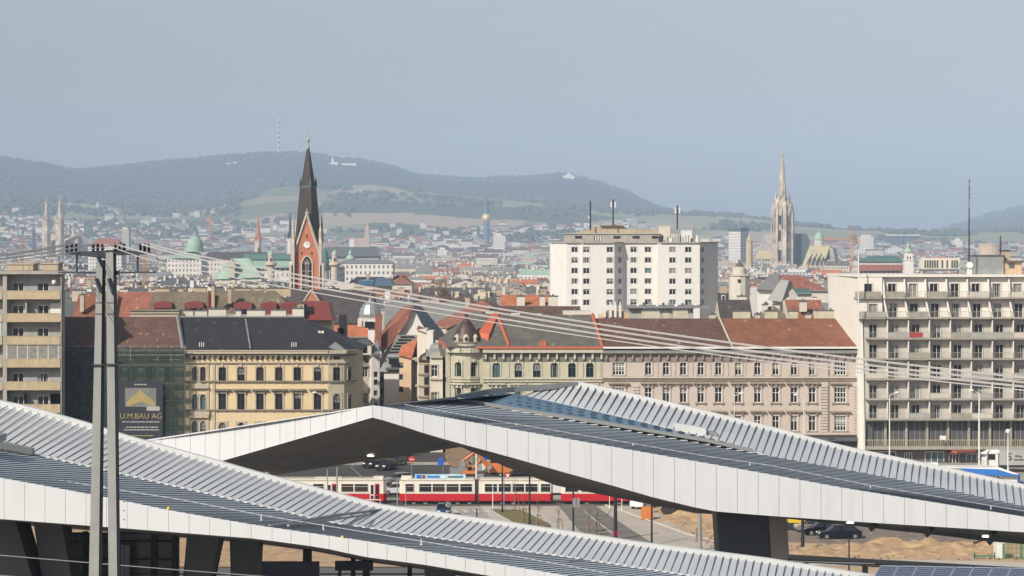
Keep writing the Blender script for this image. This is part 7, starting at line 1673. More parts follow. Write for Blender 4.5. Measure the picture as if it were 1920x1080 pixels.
inview = sorted([c for c in cand if c[11] > 118 and c[10] < 1560 or (c[11] > 1560 and c[1] > 1000 and c[10] < 1920)], key=lambda c: -(c[2]*c[5])/c[1]**2)
solo = set(id(c) for c in inview[:285])
cnt = {}
ORD = ['first','second','third','fourth','fifth','sixth','seventh','eighth','ninth','tenth','eleventh','twelfth','thirteenth','fourteenth','fifteenth','sixteenth','seventeenth','eighteenth','nineteenth','twentieth'] + ['twenty-'+w_ for w_ in ('first','second','third','fourth','fifth','sixth','seventh','eighth','ninth')] + ['thirtieth'] + ['thirty-'+w_ for w_ in ('first','second','third','fourth','fifth','sixth','seventh','eighth','ninth')] + ['fortieth']
mats_all = [w_[0] for w_ in WALLS] + [r_[0] for r_ in ROOFS]
far_walls = {}
for w_ in WALLS:
    m0 = MAT[w_[0]]; c0 = tuple(m0.node_tree.nodes['Principled BSDF'].inputs['Base Color'].default_value)[:3]
BASEC = {'white_wall':(.74,.71,.67),'offwhite':(.66,.61,.53),'offwhite_warm':(.68,.58,.44),'grey_wall':(.42,.41,.38),'pink':(.60,.475,.39),'peach':(.72,.53,.34),'stone_green':(.56,.52,.40)}
for k_, c_ in BASEC.items(): mat('far_'+k_+'_wall', c_, .9, 0, .15, .1, kind='winwall')
slots = ['far_'+w_[0]+'_wall' for w_ in WALLS] + [w_[0] for w_ in WALLS] + [r_[0] for r_ in ROOFS] + ['glass_dark']
NW = len(WALLS)
mass = {'v': [], 'f': [], 'm': []}
def absorb(mb, mp):
    k = len(mass['v']); mass['v'].extend(mb.v)
    for f_, m_ in zip(mb.f, mb.m): mass['f'].append(tuple(k+i for i in f_)); mass['m'].append(mp[m_])
for i, c in enumerate(sorted(cand, key=lambda c: c[10])):
    xc, yy, w, d, zb, he, kind_, rh, wl_, rf_, pa, pc = c; one = id(c) in solo
    B = make_house(xc, yy, w, d, zb, he, kind_, rh, one, i*7+1)
    wi_, ri_ = WALLS.index(wl_), ROOFS.index(rf_)
    if not one:
        absorb(B['wall'], {0: wi_}); absorb(B['roof'], {0: 2*NW+ri_, 1: wi_ if kind_ != 'flat' else NW+wi_})
        cm_ = NW + rt_.choice([0,1,1,2,3])
        for C in B['chim']: absorb(C, {0: cm_, 1: cm_})
        for D in B['dorm']: absorb(D, {0: NW + rt_.choice([0,1,wi_]), 1: len(slots)-1})
        continue
    px = (max(118,pa)+min(1920,pc))/2; zone = next(z for e_, z in ZONES if px < e_); band = 'near' if yy < 620 else ('middle' if yy < 850 else 'far')
    n_ = cnt.get((zone, band), 0); cnt[(zone, band)] = n_+1
    style = {'ridge_x':'pitched','hip':'hipped','ridge_y':'gabled','mansard':'mansard','flat':'flat'}[kind_]
    lab = f"{wl_[1]} house, {rf_[1]} {style} roof, {ORD[min(n_,len(ORD)-1)]} from left, {band}, {zone}"
    T = thing('town_house', Vector((xc, yy, zb)), lab, 'house', 'houses crowded in the old town behind the front row')
    B['wall'].build('wall', [wl_[0]], T); B['roof'].build('roof', [rf_[0], wl_[0]], T)
    cm_ = rt_.choice(['white_wall','offwhite','offwhite','offwhite_warm','tan_wall','far_brick'])
    for C in B['chim']: C.build('chimney', [cm_, 'sheet_dark'], T)
    dm_ = rt_.choice(['white_wall','offwhite',rf_[0]])
    for D in B['dorm']: D.build('dormer', [dm_, 'glass_dark'], T)
    if B['win']: B['win'].build('window_row', ['frame_white','glass_dark','stone_cream'], T, kind='stuff')
me = bpy.data.meshes.new('distant_town'); me.from_pydata(mass['v'], [], mass['f'])
for s_ in slots: me.materials.append(MAT[s_])
me.polygons.foreach_set('material_index', mass['m']); me.update()
o = bpy.data.objects.new('distant_town', me); COL.objects.link(o); tags_on(o, kind='stuff', label='mass of small houses filling the far town up to the hills')
print('houses', len(cand), 'faces', len(mass['f']))
# suburbs climbing the lower slopes, and the woods among them
mass = {'v': [], 'f': [], 'm': []}; sl2 = ['far_white_wall_wall','far_offwhite_wall','far_offwhite_warm_wall','far_grey_wall_wall','tile_red','sheet_grey','slate_brown','tile_rust']
rh_ = random.Random(9); n_ = 0
while n_ < 2700:
    Yh = 4350 + 3600*rh_.random()**1.7; u = rh_.uniform(-150, 2080)
    if Yh > (5150 if u > 1270 else 6000 if u > 440 else 7000) + 700*noise.noise(Vector((u*.01, 3, 3))): continue
    xh = SX(u, Yh); dens = noise.noise(Vector((xh*.003, Yh*.0022, 8)))
    lim = .75 - (Yh-4350)/2200 + (.25 if u < 500 else 0)
    if dens + .25 < rh_.random() - lim: continue
    zh = hill_at(xh, Yh); w = rh_.uniform(8, 24); d = rh_.uniform(9, 16); he = rh_.uniform(7, 14) + (6 if Yh < 5000 else 0); b = MB(); b.box(xh-w/2, xh+w/2, Yh, Yh+d, zh-4, zh+he, 0, skip=(0,1)); hipped(b, xh-w/2, xh+w/2, Yh, Yh+d, zh+he, zh+he+rh_.uniform(2.5,5), 1, 0, 0, 0, 0); absorb(b, {0: rh_.choice([0,0,1,1,2,3]), 1: rh_.choice([4,5,5,6,6])}); n_ += 1
me = bpy.data.meshes.new('hillside_suburbs'); me.from_pydata(mass['v'], [], mass['f'])
for s_ in sl2: me.materials.append(MAT[s_])
me.polygons.foreach_set('material_index', mass['m']); me.update()
o = bpy.data.objects.new('hillside_suburbs', me); COL.objects.link(o); tags_on(o, kind='stuff', label='villas and blocks scattered up the lower slopes of the hills')
b = MB(); n_ = 0
while n_ < 7000:
    Yh = 4380 + 4300*rh_.random()**1.2; u = rh_.uniform(-250, 2180); xh = SX(u, Yh)
    if noise.noise(Vector((xh*.004+9, Yh*.003, 2))) < (.02 if u < 1240 else .12) + .25*rh_.random() - (.27 if u < 450 else 0): continue
    zh = hill_at(xh, Yh); r_ = rh_.uniform(5, 12); b.lathe((xh, Yh, zh-1), [(r_*.7,0),(r_,r_*.4),(r_*.75,r_*.95),(r_*.2,r_*1.2)], 5, rot=rh_.random()*3); n_ += 1
b.build('hillside_woods', ['foliage_dull'], origin=(0,6000,0), kind='stuff', label='dark copses scattered over the vineyard slopes')
b = MB(); n_ = 0
for i in range(3200):     # ragged treetops on the forest ridge
    u = rh_.uniform(-250, 2180); Yh = rh_.uniform(9350, 9680); xh = SX(u, Yh); zh = hill_at(xh, Yh); r_ = rh_.uniform(5, 10); b.lathe((xh, Yh, zh-1), [(r_*.8,0),(r_,r_*.4),(r_*.3,r_*1.0)], 5, rot=rh_.random()*3)
b.build('ridge_forest', ['foliage_dull'], origin=(0,9500,0), kind='stuff', label='forest treetops along the hill ridge')
for i in range(10):       # dark evergreen crowns between the town roofs
    pass

# bare trees of the park behind the green house
def bare_tree(name, x, y, zb, hh, m_, label, seed, group=None, lean=0, spread=1.0, lev=5, cat='tree'):
    r = random.Random(seed); T = thing(name, Vector((x,y,zb)), label, cat, group); tr_ = MB(); cr = MB()
    def grow(p, dvec, L, rad, depth):
        q = p + dvec*L; (tr_ if depth >= lev-1 else cr).bar(p, q, rad, 0, 4 if depth > 1 else 3, rad*.68)
        if depth == 0: return
        for k in range(3 if depth > 1 else 4):
            a = r.uniform(0, 2*math.pi); s_ = r.uniform(.28, .62)*spread; nd = (dvec + Vector((math.cos(a)*s_, math.sin(a)*s_, r.uniform(-.05,.2)))).normalized(); grow(q if k else p.lerp(q, .75), nd, L*r.uniform(.62,.82), rad*.62, depth-1)
    grow(Vector((x,y,zb-.3)), Vector((lean,0,1)).normalized(), hh*.30, hh*.020, lev)
    tr_.build('trunk', [m_], T); cr.build('crown', [m_], T); return T
tl = ['leftmost','second','third','fourth','fifth','sixth','seventh','eighth','rightmost']
for i, (px, Y_, hh) in enumerate(((792,640,21),(806,612,20),(820,660,23),(832,618,21),(845,650,22),(856,606,21),(868,640,22),(880,625,20),(892,668,21))):
    bare_tree('bare_tree', SX(px,Y_), Y_, zg(Y_), hh*1.25, 'bark_red' if i in (4,5,6) else 'bark', f"{tl[i]} of the nine bare {'reddish' if i in (4,5,6) else 'brown'} trees standing between town roofs", 20+i, 'bare trees in the park', spread=1.15)

# ================================================================ FORECOURT: trams, cars, works, posts
def car(px, py, Yv, body, label, L=4.5, yaw=0.0, van=False, Hc=1.5, cat='car'):
    x = SX(px,Yv); T = thing('parked_car' if not van else 'delivery_van', Vector((x,Yv,.08)), label, cat); T.rotation_euler.z = yaw
    def part(name, b, mats, par=T): o = bpy.data.objects.new(name, b.mesh(name, mats, (0,0,-1e-4))); COL.objects.link(o); o.parent = par; WL[o.name] = WL[T.name]; return o
    wd = .88
    lo = [(-L/2,.35),(-L/2+.02,.75),(-L/2+.35,.85),(-L/2+1.15,.95),(L/2-.35,1.0),(L/2-.02,.9),(L/2,.4),(L/2-.2,.28),(-L/2+.2,.28)]
    if van: lo = [(-L/2,.35),(-L/2,.9),(-L/2+.5,1.15),(-L/2+1.1,Hc),(L/2-.1,Hc+.05),(L/2,.9),(L/2,.4),(L/2-.2,.28),(-L/2+.2,.28)]
    b = MB(); b.prism(lo, -wd, wd, 0); bd = part('body', b, [body])
    cab_ = [(-L/2+1.1,.95),(-L/2+1.75,Hc-.08),(-L/2+2.1,Hc),(L/2-.95,Hc-.02),(L/2-.3,1.0)]
    if not van:
        b = MB(); k = len(b.v); n = len(cab_)
        for s_ in (-1, 1):
            for (cx_, cz_) in cab_: b.v.append((cx_, s_*(wd-.06 if cz_ < 1.1 else wd-.22), cz_))
        for i in range(n-1): b.f.append((i, n+i, n+i+1, i+1)); b.m.append(1 if i in (0, 3) else 0)
        b.f.append(tuple(range(n))); b.m.append(1); b.f.append(tuple(reversed(range(n, 2*n)))); b.m.append(1); part('cabin', b, [body, 'glass_dark'])
        b = MB(); b.box(-.05, .05, -wd+.0, -wd+.05, .95, Hc-.1); b.box(-L/2+1.9, L/2-.8, -wd+.18, wd-.18, Hc-.03, Hc+.02); part('roof_panel', b, [body])
    else:
        b = MB(); b.prism([(-L/2+.55,1.15),(-L/2+1.1,Hc-.1),(-L/2+1.7,Hc-.1),(-L/2+1.7,1.15)], -wd-.01, wd+.01, 0); part('windscreen', b, ['glass_dark'])
    for sx_ in (-L/2+.85, L/2-.8):
        for s_ in (-1, 1):
            b = MB(); b.bar((sx_,s_*(wd-.18),.32), (sx_,s_*(wd+.01),.32), .33, 0, 14); w_ = part('wheel', b, ['tyre']); b = MB(); b.bar((sx_,s_*(wd-.1),.32), (sx_,s_*(wd+.025),.32), .2, 0, 10); part('rim', b, ['rim'], w_)
    for s_ in (-1, 1):
        b = MB(); b.box(-L/2-.01, -L/2+.28, s_*.55-.18, s_*.55+.22*(1 if s_>0 else 1), .62, .8); part('headlight', b, ['headlight']); b = MB(); b.box(L/2-.12, L/2+.01, s_*.6-.15, s_*.6+.15, .7, .92); part('taillight', b, ['taillight'])
    return T
pc_ = G(1573, 1011); car(1573, 0, pc_.y, 'car_navy', 'dark blue estate car parked nearest on the gravel, right of the big pier', 4.9, .12, Hc=1.55)
pc_ = G(1545, 1004); car(1542, 0, pc_.y, 'car_black', 'black car half hidden behind the dark blue estate car', 4.6, .1)
pc_ = G(1530, 998); car(1526, 0, pc_.y, 'car_silver', 'third car in the row on the gravel, farthest from the camera', 4.4, .1)
pc_ = G(832, 968); car(832, 0, pc_.y, 'car_blue', 'small blue car just above the near roof edge below the round clock', 3.9, math.pi/2, Hc=1.45)
car(742, 0, 331, 'car_white', 'white car seen between the two left trams', 4.3, .3)
car(748, 0, 345, 'car_silver', 'silver car behind the white car between the trams', 4.4, .5)
car(968, 0, 350, 'car_black', 'dark car behind the middle tram roof, right of the orange digger', 4.6, 0)
for i, (px, Yv, m_) in enumerate(((725,366,'car_navy'),(745,374,'car_black'),(752,388,'car_blue'),(700,370,'car_black'),(768,400,'car_silver'))):
    car(px, 0, Yv, m_, ['navy car parked by the street mouth behind the left trams','black car parked second in the street mouth','blue car parked third up the side street','black car under the peaked roof edge, left of the street mouth','silver car farthest up the side street'][i], 4.4, 1.2)
pc_ = G(1207, 953); car(1207, 0, pc_.y, 'car_white', 'white van parked beside the orange crate at the end of the tram', 4.6, 1.1, van=True, Hc=1.95, cat='van')
car(1043, 0, 331, 'car_white', 'white van behind the gap between the two right trams', 5.2, .2, van=True, Hc=2.5, cat='van')
car(1722, 0, 352, 'car_white', 'white van parked before the hotel, just over the station roof ridge', 5.4, 0, van=True, Hc=2.3, cat='van')

def tram(px0, px1, label, nw=4, joint=None, doors=(), ad=False, mir=False, roofbox=()):
    Yt_ = 319.; x0, x1 = SX(px0,Yt_), SX(px1,Yt_); T = thing('tram', Vector(((x0+x1)/2, Yt_+1.1, .09)), label, 'tram', 'red and cream trams on the tracks')
    secs = [(x0, x1)] if not joint else [(x0, SX(joint,Yt_)-.25), (SX(joint,Yt_)+.25, x1)]
    for si, (a, c) in enumerate(secs):
        endl, endr = (si == 0), (si == len(secs)-1)
        pl_ = [(a+(.35 if endl else 0), Yt_),(c-(.35 if endr else 0), Yt_),(c,Yt_+.5),(c,Yt_+1.8),(c-(.35 if endr else 0),Yt_+2.3),(a+(.35 if endl else 0),Yt_+2.3),(a,Yt_+1.8),(a,Yt_+.5)]
        def ring(z0, z1, m_, nm, gro=0):
            b = MB(); n = len(pl_); cxm, cym = (a+c)/2, Yt_+1.15; q = [(cxm+(x-cxm)*(1+gro/(c-a)), cym+(y-cym)*(1+gro/2.3)) for x, y in pl_]
            for i in range(n): j = (i+1)%n; b.poly([(*q[i],z0),(*q[j],z0),(*q[j],z1),(*q[i],z1)])
            b.poly([(*p_,z1) for p_ in q]); b.poly([(*p_,z0) for p_ in reversed(q)]); return b.build(nm, [m_], T)
        ring(.45, 1.38, 'tram_red', 'lower_body', .02); ring(1.38, 1.44, 'tram_cream', 'waist_band', .06); ring(1.44, 3.0, 'tram_cream', 'upper_body')
        ring(3.0, 3.12, 'tram_roof', 'roof_edge', .08); ring(3.12, 3.22, 'tram_cream', 'roof', -.3)
        segs = [w_ for w_ in nw if a-.1 <= SX(w_[0],Yt_) and SX(w_[1],Yt_) <= c+.1]
        for (wa, wc) in segs:
            xa, xc = SX(wa,Yt_), SX(wc,Yt_); b = MB(); b.box(xa, xc, Yt_-.035, Yt_-.005, 1.62, 2.62); w_ = b.build('window', ['glass_brown' if rt_.random() < .3 else 'glass_dark'], T)
            b = MB(); fr_ = .07
            for (e_, f_, g_, h_) in ((xa-fr_,xa,1.55,2.69),(xc,xc+fr_,1.55,2.69),(xa,xc,1.55,1.62),(xa,xc,2.62,2.69)): b.box(e_, f_, Yt_-.06, Yt_, g_, h_)
            b.box(xa, xc, Yt_-.05, Yt_-.036, 2.28, 2.31); b.build('window_frame', ['frame_white'], w_)
    for (da, dc) in doors:
        xa, xc = SX(da,Yt_), SX(dc,Yt_); n_ = max(1, round((xc-xa)/.75)); 
        for k in range(n_):
            u0, u1 = xa+(xc-xa)*k/n_+.04, xa+(xc-xa)*(k+1)/n_-.04; b = MB(); b.box(u0, u1, Yt_-.05, Yt_-.01, .55, 2.65, 0); b.box(u0+.1, u1-.1, Yt_-.07, Yt_-.05, 1.3, 2.5, 1); b.box(u0+.1, u1-.1, Yt_-.07, Yt_-.05, .7, 1.15, 1); b.build('door', ['frame_white' if k%2==0 else 'tram_red','glass_dark'], T)
    if joint: b = MB(); j_ = SX(joint,Yt_); b.box(j_-.26, j_+.26, Yt_+.15, Yt_+2.15, .55, 3.0); b.build('bellows', ['under'], T)
    b = MB(); b.box(x0+.6, x1-.6, Yt_+.25, Yt_+2.05, .22, .46); b.build('underframe', ['under'], T)
    k = x0+1.8
    while k < x1-1.2:
        for dx in (0, 1.5):
            if k+dx < x1-.8: b = MB(); b.bar((k+dx,Yt_+.25,.33), (k+dx,Yt_+.45,.33), .30, 0, 12); b.build('wheel', ['steel_grey'], T)
        k += 5.6
    for (ra, rc, h_) in roofbox: b = MB(); b.box(SX(ra,Yt_), SX(rc,Yt_), Yt_+.5, Yt_+1.8, 3.2, 3.2+h_); b.build('roof_box', ['tram_cream'], T)
    b = MB()
    for yy in (Yt_+.25, Yt_+2.05): b.box(x0+1, x1-1, yy-.03, yy+.03, 3.26, 3.32)
    b.build('roof_rail', ['tram_roof'], T)
    if ad:
        b = MB(); xa, xc = SX(778,Yt_), SX(873,Yt_); b.box(xa, xc, Yt_+.15, Yt_+.22, 3.22, 3.85, 0); a_ = b.build('roof_advert', ['ad_blue'], T)
        for (q0, q1, z0_, z1_, m_) in ((781,790,3.3,3.75,'sign_blue_bright'),(792,797,3.3,3.75,'taillight'),(801,824,3.42,3.6,'sign_blue_bright'),(840,868,3.4,3.62,'blue_tower'),(826,836,3.35,3.7,'frame_white')): b = MB(); b.box(SX(q0,Yt_), SX(q1,Yt_), Yt_+.12, Yt_+.15, z0_, z1_); b.build('advert_print', [m_], a_)
    return T
tram(430, 724, 'leftmost tram, its near end above the roof ridge', [(452,474),(480,502),(587,607),(640,663),(665,690)], None, [(612,632),(693,712)], roofbox=((700,718,.3),(590,640,.18)))
tram(749, 1037, 'middle articulated tram carrying a pale blue roof advert', [(760,776),(786,809),(811,834),(837,860),(863,885),(909,932),(935,958),(961,983),(985,1008),(1014,1032)], 894, [], ad=True, roofbox=((752,772,.35),(1000,1030,.25)))
tram(1052, 1320, 'right tram, partly hidden by the big white roof fascia', [(1060,1084),(1090,1116),(1118,1142),(1145,1168),(1172,1195),(1200,1222),(1250,1275)], None, [(1228,1246)], roofbox=((1056,1078,.35),))
q = MB(); p0 = Vector((SX(680,320.1),320.1,3.35)); q.bar(p0, p0+Vector((-1.5,0,1.3)), .05); q.bar(p0+Vector((-1.5,0,1.3)), p0+Vector((.3,0,2.6)), .05); q.bar(p0+Vector((-.5,-.6,2.6)), p0+Vector((1.0,.6,2.6)), .06); q.build('pantograph', ['steel_grey'], bpy.data.objects['tram'])

# works vehicles, cable drum, crate, container, fence frames
def digger(px, Yv, m_, label, s=1.0, z0=.1, side=1):
    x = SX(px,Yv); T = thing('excavator', Vector((x,Yv,z0)), label, 'excavator'); o = Vector((x,Yv,z0))
    for dy in (0, 1.7):
        b = MB(); b.prism([(x-1.6*s,z0+.1),(x+1.6*s,z0+.1),(x+1.8*s,z0+.4),(x+1.5*s,z0+.75),(x-1.5*s,z0+.75),(x-1.8*s,z0+.4)], Yv+dy, Yv+dy+.5); b.build('track', ['under'], T)
    b = MB(); b.box(x-1.2*s, x+1.5*s, Yv+.1, Yv+2.1, z0+.85, z0+1.7*s); b.prism([(x+.3*s,z0+1.7*s),(x+1.5*s,z0+1.7*s),(x+1.4*s,z0+2.0*s),(x+.4*s,z0+2.1*s)], Yv+.2, Yv+2.0); b.build('body', [m_], T)
    b = MB(); b.prism([(x-1.2*s*side,z0+1.7*s),(x+.2*s*side,z0+1.7*s),(x+.1*s*side,z0+2.9*s),(x-.8*s*side,z0+2.9*s)], Yv+.1, Yv+1.2, 0); cb = b.build('cab', [m_], T); b = MB(); b.prism([(x-1.0*s*side,z0+1.95*s),(x+.05*s*side,z0+1.95*s),(x,z0+2.7*s),(x-.72*s*side,z0+2.7*s)], Yv+.05, Yv+.1, 0); b.build('window', ['glass_dark'], cb)
    e = Vector((x-1.2*s*side, Yv+1.4, z0+1.4)); k1 = e+Vector((-1.5*s*side,0,2.0*s)); k2 = k1+Vector((-1.7*s*side,0,-1.2*s)); b = MB(); b.bar(e, k1, .22*s, 0, 4); b.bar(k1, k2, .16*s, 0, 4); b.build('boom', [m_], T)
    b = MB(); b.prism([(k2.x-.5*s,k2.z-.9*s),(k2.x+.4*s,k2.z-.7*s),(k2.x+.3*s,k2.z),(k2.x-.2*s,k2.z+.1)], k2.y-.4, k2.y+.4); b.build('bucket', ['steel_grey'], T); return T
digger(934, 352, 'digger_orange', 'orange excavator behind the middle tram under the white fascia', 1.15)
digger(877, 350, 'digger_orange', 'smaller orange digger beside the big cable drum', .7, side=-1)
p = G(1262, 966); digger(1262, p.y, 'yellow_plant', 'yellow excavator peeping under the fascia, left of the red machine', .8)
p = G(1304, 965); digger(1304, p.y, 'red_plant', 'red excavator under the fascia beside the light grey post', .8)
p = G(1492, 996); digger(1494, p.y, 'yellow_plant', 'yellow digger behind the parked cars, right of the big pier', .75)
T = thing('cable_drum', Vector((SX(859,358),358,.1)), 'huge round wooden cable drum behind the middle tram', 'cable drum'); c = Vector((SX(859,358),358,2.9+.1))
for dy in (0, 1.6): b = MB(); b.bar(c+Vector((0,dy,0)), c+Vector((0,dy+.15,0)), 1.9, 0, 24); b.build('flange', ['wood'], T)
b = MB(); b.bar(c+Vector((0,.15,0)), c+Vector((0,1.6,0)), 1.2, 0, 18); b.build('core', ['steel_black'], T); b = MB(); b.box(c.x-1.2, c.x+1.2, 358, 359.8, .1, 1.05); b.build('cradle', ['steel_grey'], T)
T = thing('blue_shelter', Vector((SX(918,365),365,.1)), 'blue hooded stall roof behind the orange excavator', 'stall'); b = MB(); b.prism([(SX(902,365),SZ(862,365)),(SX(933,365),SZ(862,365)),(SX(928,365),SZ(853,365)),(SX(905,365),SZ(852,365))], 365, 368); b.build('roof', ['sign_blue_bright'], T)
for px in (905, 930): b = MB(); b.box(SX(px,365)-.08, SX(px,365)+.08, 365.2, 365.4, .1, SZ(862,365)); b.build('post', ['frame_white'], T)
b = MB(); b.box(SX(905,366), SX(912,366), 366, 367.5, .1, SZ(864,366)); b.build('side_panel', ['offwhite'], T)
b = MB(); b.box(SX(843,372), SX(886,372), 372, 378, .1, SZ(838,372)); 
T = thing('round_kiosk', Vector((SX(868,372),375,.1)), 'pale round building base behind the cable drum with small square windows', 'building'); b = MB(); b.lathe((SX(868,376),376,.1), [(1.9,0),(1.9,SZ(843,376)-.1),(2.0,SZ(843,376)-.1),(2.0,SZ(841,376)-.1)], 18); b.build('wall', ['offwhite_warm'], T)
for px, py in ((861,852),(874,852),(861,862),(874,862),(880,868)): b = MB(); b.box(SX(px,374)-.16, SX(px,374)+.16, 374.0, 374.6, SZ(py+2,374), SZ(py-2,374)); b.build('window', ['glass_dark'], T)
p = G(1214, 975); b = MB(); b.box(p.x-.7, p.x+.7, p.y, p.y+1.2, .1, 1.55); b.build('orange_crate', ['digger_orange'], label='orange cabinet standing on the pavement by the white van', cat='cabinet')
p = G(1868, 1050); T = thing('site_fence', Vector((p.x+2, p.y, .1)), 'green framed site fence with wire panels at the sand yard edge', 'fence')
for i in range(3):
    x = SX(1882+i*33, p.y); b = MB(); b.box(x-.12, x+.12, p.y-.08, p.y+.08, .1, 1.75); b.build('post', ['green_paint'], T)
    b = MB()
    for k in range(1,4): b.box(x+k*.45-.02, x+k*.45+.02, p.y-.02, p.y+.02, .2, 1.7)
    for z_ in (.2,.7,1.2,1.68): b.box(x, x+SX(960+33,p.y), p.y-.025, p.y+.025, z_-.02, z_+.02)
    b.build('mesh_panel', ['green_paint'], T)
b = MB(); b.box(SX(1868,p.y+1), SX(1884,p.y+1), p.y+.8, p.y+2.6, .1, 1.6); b.box(SX(1868,p.y+1)-.03, SX(1884,p.y+1)+.03, p.y+.77, p.y+2.63, 1.6, 1.68); b.build('site_cabin', ['canopy_white'], label='small white box cabin beside the green site fence', cat='cabin')
b = MB(); b.box(SX(1826,p.y), SX(1866,p.y), p.y-.1, p.y+.1, .35, .5); b.box(SX(1826,p.y), SX(1828,p.y), p.y-.1, p.y+.1, .1, .8); b.box(SX(1864,p.y), SX(1866,p.y), p.y-.1, p.y+.1, .1, .8); b.build('green_barrier', ['green_paint'], label='low green barrier left of the white box cabin', cat='barrier')
p = G(1825, 1034); T = thing('folded_parasol', Vector((p.x,p.y,.1)), 'pale funnel-shaped mesh basket on a pole above the sand heaps', 'basket'); b = MB(); b.bar((p.x,p.y,.1), (p.x,p.y,1.4), .05); b.build('pole', ['steel_grey'], T); b = MB(); b.lathe((p.x,p.y,1.0), [(.1,0),(.55,1.0),(.5,1.25),(.15,1.4)], 8); b.build('basket', ['steel_grey'], T)
# market tent and truck by the hotel
T = thing('market_tent', Vector((SX(1850,345),345,.02)), 'long tent with a blue valance and white walls before the hotel', 'tent')
b = MB(); a0, a1 = SX(1760,345), SX(1925,345); b.hexa([(SX(1795,345),345,SZ(878,345)),(SX(1913,345),345,SZ(890,345)),(SX(1913,345),352,SZ(884,352)),(SX(1760,345),352,SZ(876,352)),(SX(1795,345),345.5,SZ(877,345)),(SX(1875,345),345.5,SZ(877,345)),(SX(1875,345),352,SZ(872,352)),(SX(1760,345),352,SZ(872,352))]); b.build('roof', ['canopy_white'], T)
b = MB(); b.hexa([(SX(1812,345),344.6,SZ(889,345)),(SX(1913,345),344.6,SZ(893,345)),(SX(1913,345),345,SZ(893,345)),(SX(1812,345),345,SZ(889,345)),(SX(1800,345),344.9,SZ(878,345)),(SX(1870,345),344.9,SZ(880,345)),(SX(1870,345),345,SZ(880,345)),(SX(1800,345),345,SZ(878,345))]); b.poly([(SX(1870,345),344.8,SZ(880,345)),(SX(1914,345),344.6,SZ(893,345)),(SX(1914,345),351,SZ(888,351)),(SX(1872,345),350,SZ(877,350))]); b.build('valance', ['canopy_blue'], T)
for (a, c2) in ((1845,1869),(1877,1908)): b = MB(); b.box(SX(a,345), SX(c2,345), 345.2, 345.3, .05, SZ(891,345)); b.build('side_wall', ['canopy_white'], T)
for px in (1841, 1872, 1911): b = MB(); b.box(SX(px,345)-.12, SX(px,345)+.12, 345, 345.2, .05, SZ(889,345)); b.build('post', ['canopy_blue'], T)
T = thing('box_truck', Vector((SX(1900,362),362,.02)), 'grey box truck with dark lettering parked before the hotel entrance', 'truck')
b = MB(); b.box(SX(1874,362), SX(1990,362), 362, 364.5, 1.1, SZ(844,362)); b.build('cargo_box', ['grey_wall'], T)
b = MB(); b.prism([(SX(1845,362),.6),(SX(1872,362),.6),(SX(1872,362),SZ(850,362)),(SX(1852,362),SZ(851,362)),(SX(1846,362),1.9)], 362.1, 364.4); b.build('cab', ['canopy_white'], T); b = MB(); b.box(SX(1853,362), SX(1866,362), 362.02, 362.1, 1.9, 2.7); b.build('window', ['glass_dark'], T)
b = MB(); b.hexa([(SX(1842,362),362.2,SZ(852,362)),(SX(1874,362),362,SZ(850,362)),(SX(1874,362),364.5,SZ(850,362)),(SX(1842,362),364.3,SZ(852,362)),(SX(1856,362),362.6,SZ(845,362)),(SX(1874,362),362,SZ(844,362)),(SX(1874,362),364.5,SZ(844,362)),(SX(1856,362),364,SZ(845,362))]); b.build('wind_deflector', ['canopy_white'], T)
for px in (1851, 1885, 1975): b = MB(); b.bar((SX(px,362),362,.5), (SX(px,362),362.4,.5), .48, 0, 14); b.build('wheel', ['tyre'], T)
b = MB(); b.box(SX(1872,362), SX(1990,362), 362.1, 364.4, .75, 1.1); b.build('chassis', ['under'], T)
text('S', 1.5, (SX(1893,362), 361.97, SZ(857,362)), 'steel_black', T)
for (q0, q1, z_) in ((1903,1910,855),(1911,1916,856),(1901,1909,862),(1910,1919,862)): b = MB(); b.box(SX(q0,362), SX(q1,362), 361.96, 362, SZ(z_+1.4,362), SZ(z_-1.4,362)); b.build('worn_lettering', ['sheet_dark'], T)

# ---- poles, lamps, signs
def pole(px, pt, pb, r, m_, label, name='pole', cat='pole', group=None, Yv=None, extra=None):
    p = G(px, pb) if Yv is None else Vector((SX(px,Yv),Yv,0)); zt_ = SZ(pt, p.y)
    T = thing(name, Vector((p.x,p.y,.1)), label, cat, group); b = MB(); b.lathe((p.x,p.y,.05), [(r*1.5,0),(r*1.5,.3),(r,.35),(r*.8,zt_-.05)], 8); b.build('shaft', [m_], T)
    if extra: extra(T, p, zt_)
    return T
def disc(T, p, z, r, m_, nm='sign_disc', y=-.12):
    b = MB(); c = Vector((p.x,p.y+y,z)); b.bar(c, c+Vector((0,.04,0)), r, 0, 18); o_ = b.build(nm, [m_], T); return o_
g_ = 'black catenary poles around the forecourt'
pole(942, 857, 962, .10, 'steel_black', 'black pole in front of the middle tram, behind the yield sign', group=g_)
pole(993, 862, 986, .12, 'steel_black', 'tall black pole crossing the right half of the middle tram', group=g_)
pole(1075, 893, 1003, .12, 'steel_black', 'black pole with two pale boxes in front of the right tram', group=g_, extra=lambda T, p, zt_: [MB().box(p.x-.12+dx, p.x+.22+dx, p.y-.2, p.y+.1, SZ(951,p.y), SZ(934,p.y)).build('signal_box', ['steel_grey'], T) for dx in (.05, .5)])
def nostop(T, p, zt_):
    z = SZ(1000,p.y); o1 = disc(T, p, z, .36, 'sign_red'); b = MB(); b.bar(Vector((p.x,p.y-.14,z)), Vector((p.x,p.y-.10,z)), .26, 0, 16); b.build('sign_face', ['sign_blue_bright'], o1); b = MB(); b.bar((p.x-.2,p.y-.16,z-.2), (p.x+.2,p.y-.16,z+.2), .04, 0, 4); b.bar((p.x+.2,p.y-.16,z-.2), (p.x-.2,p.y-.16,z+.2), .04, 0, 4); b.build('sign_cross', ['sign_red'], o1)
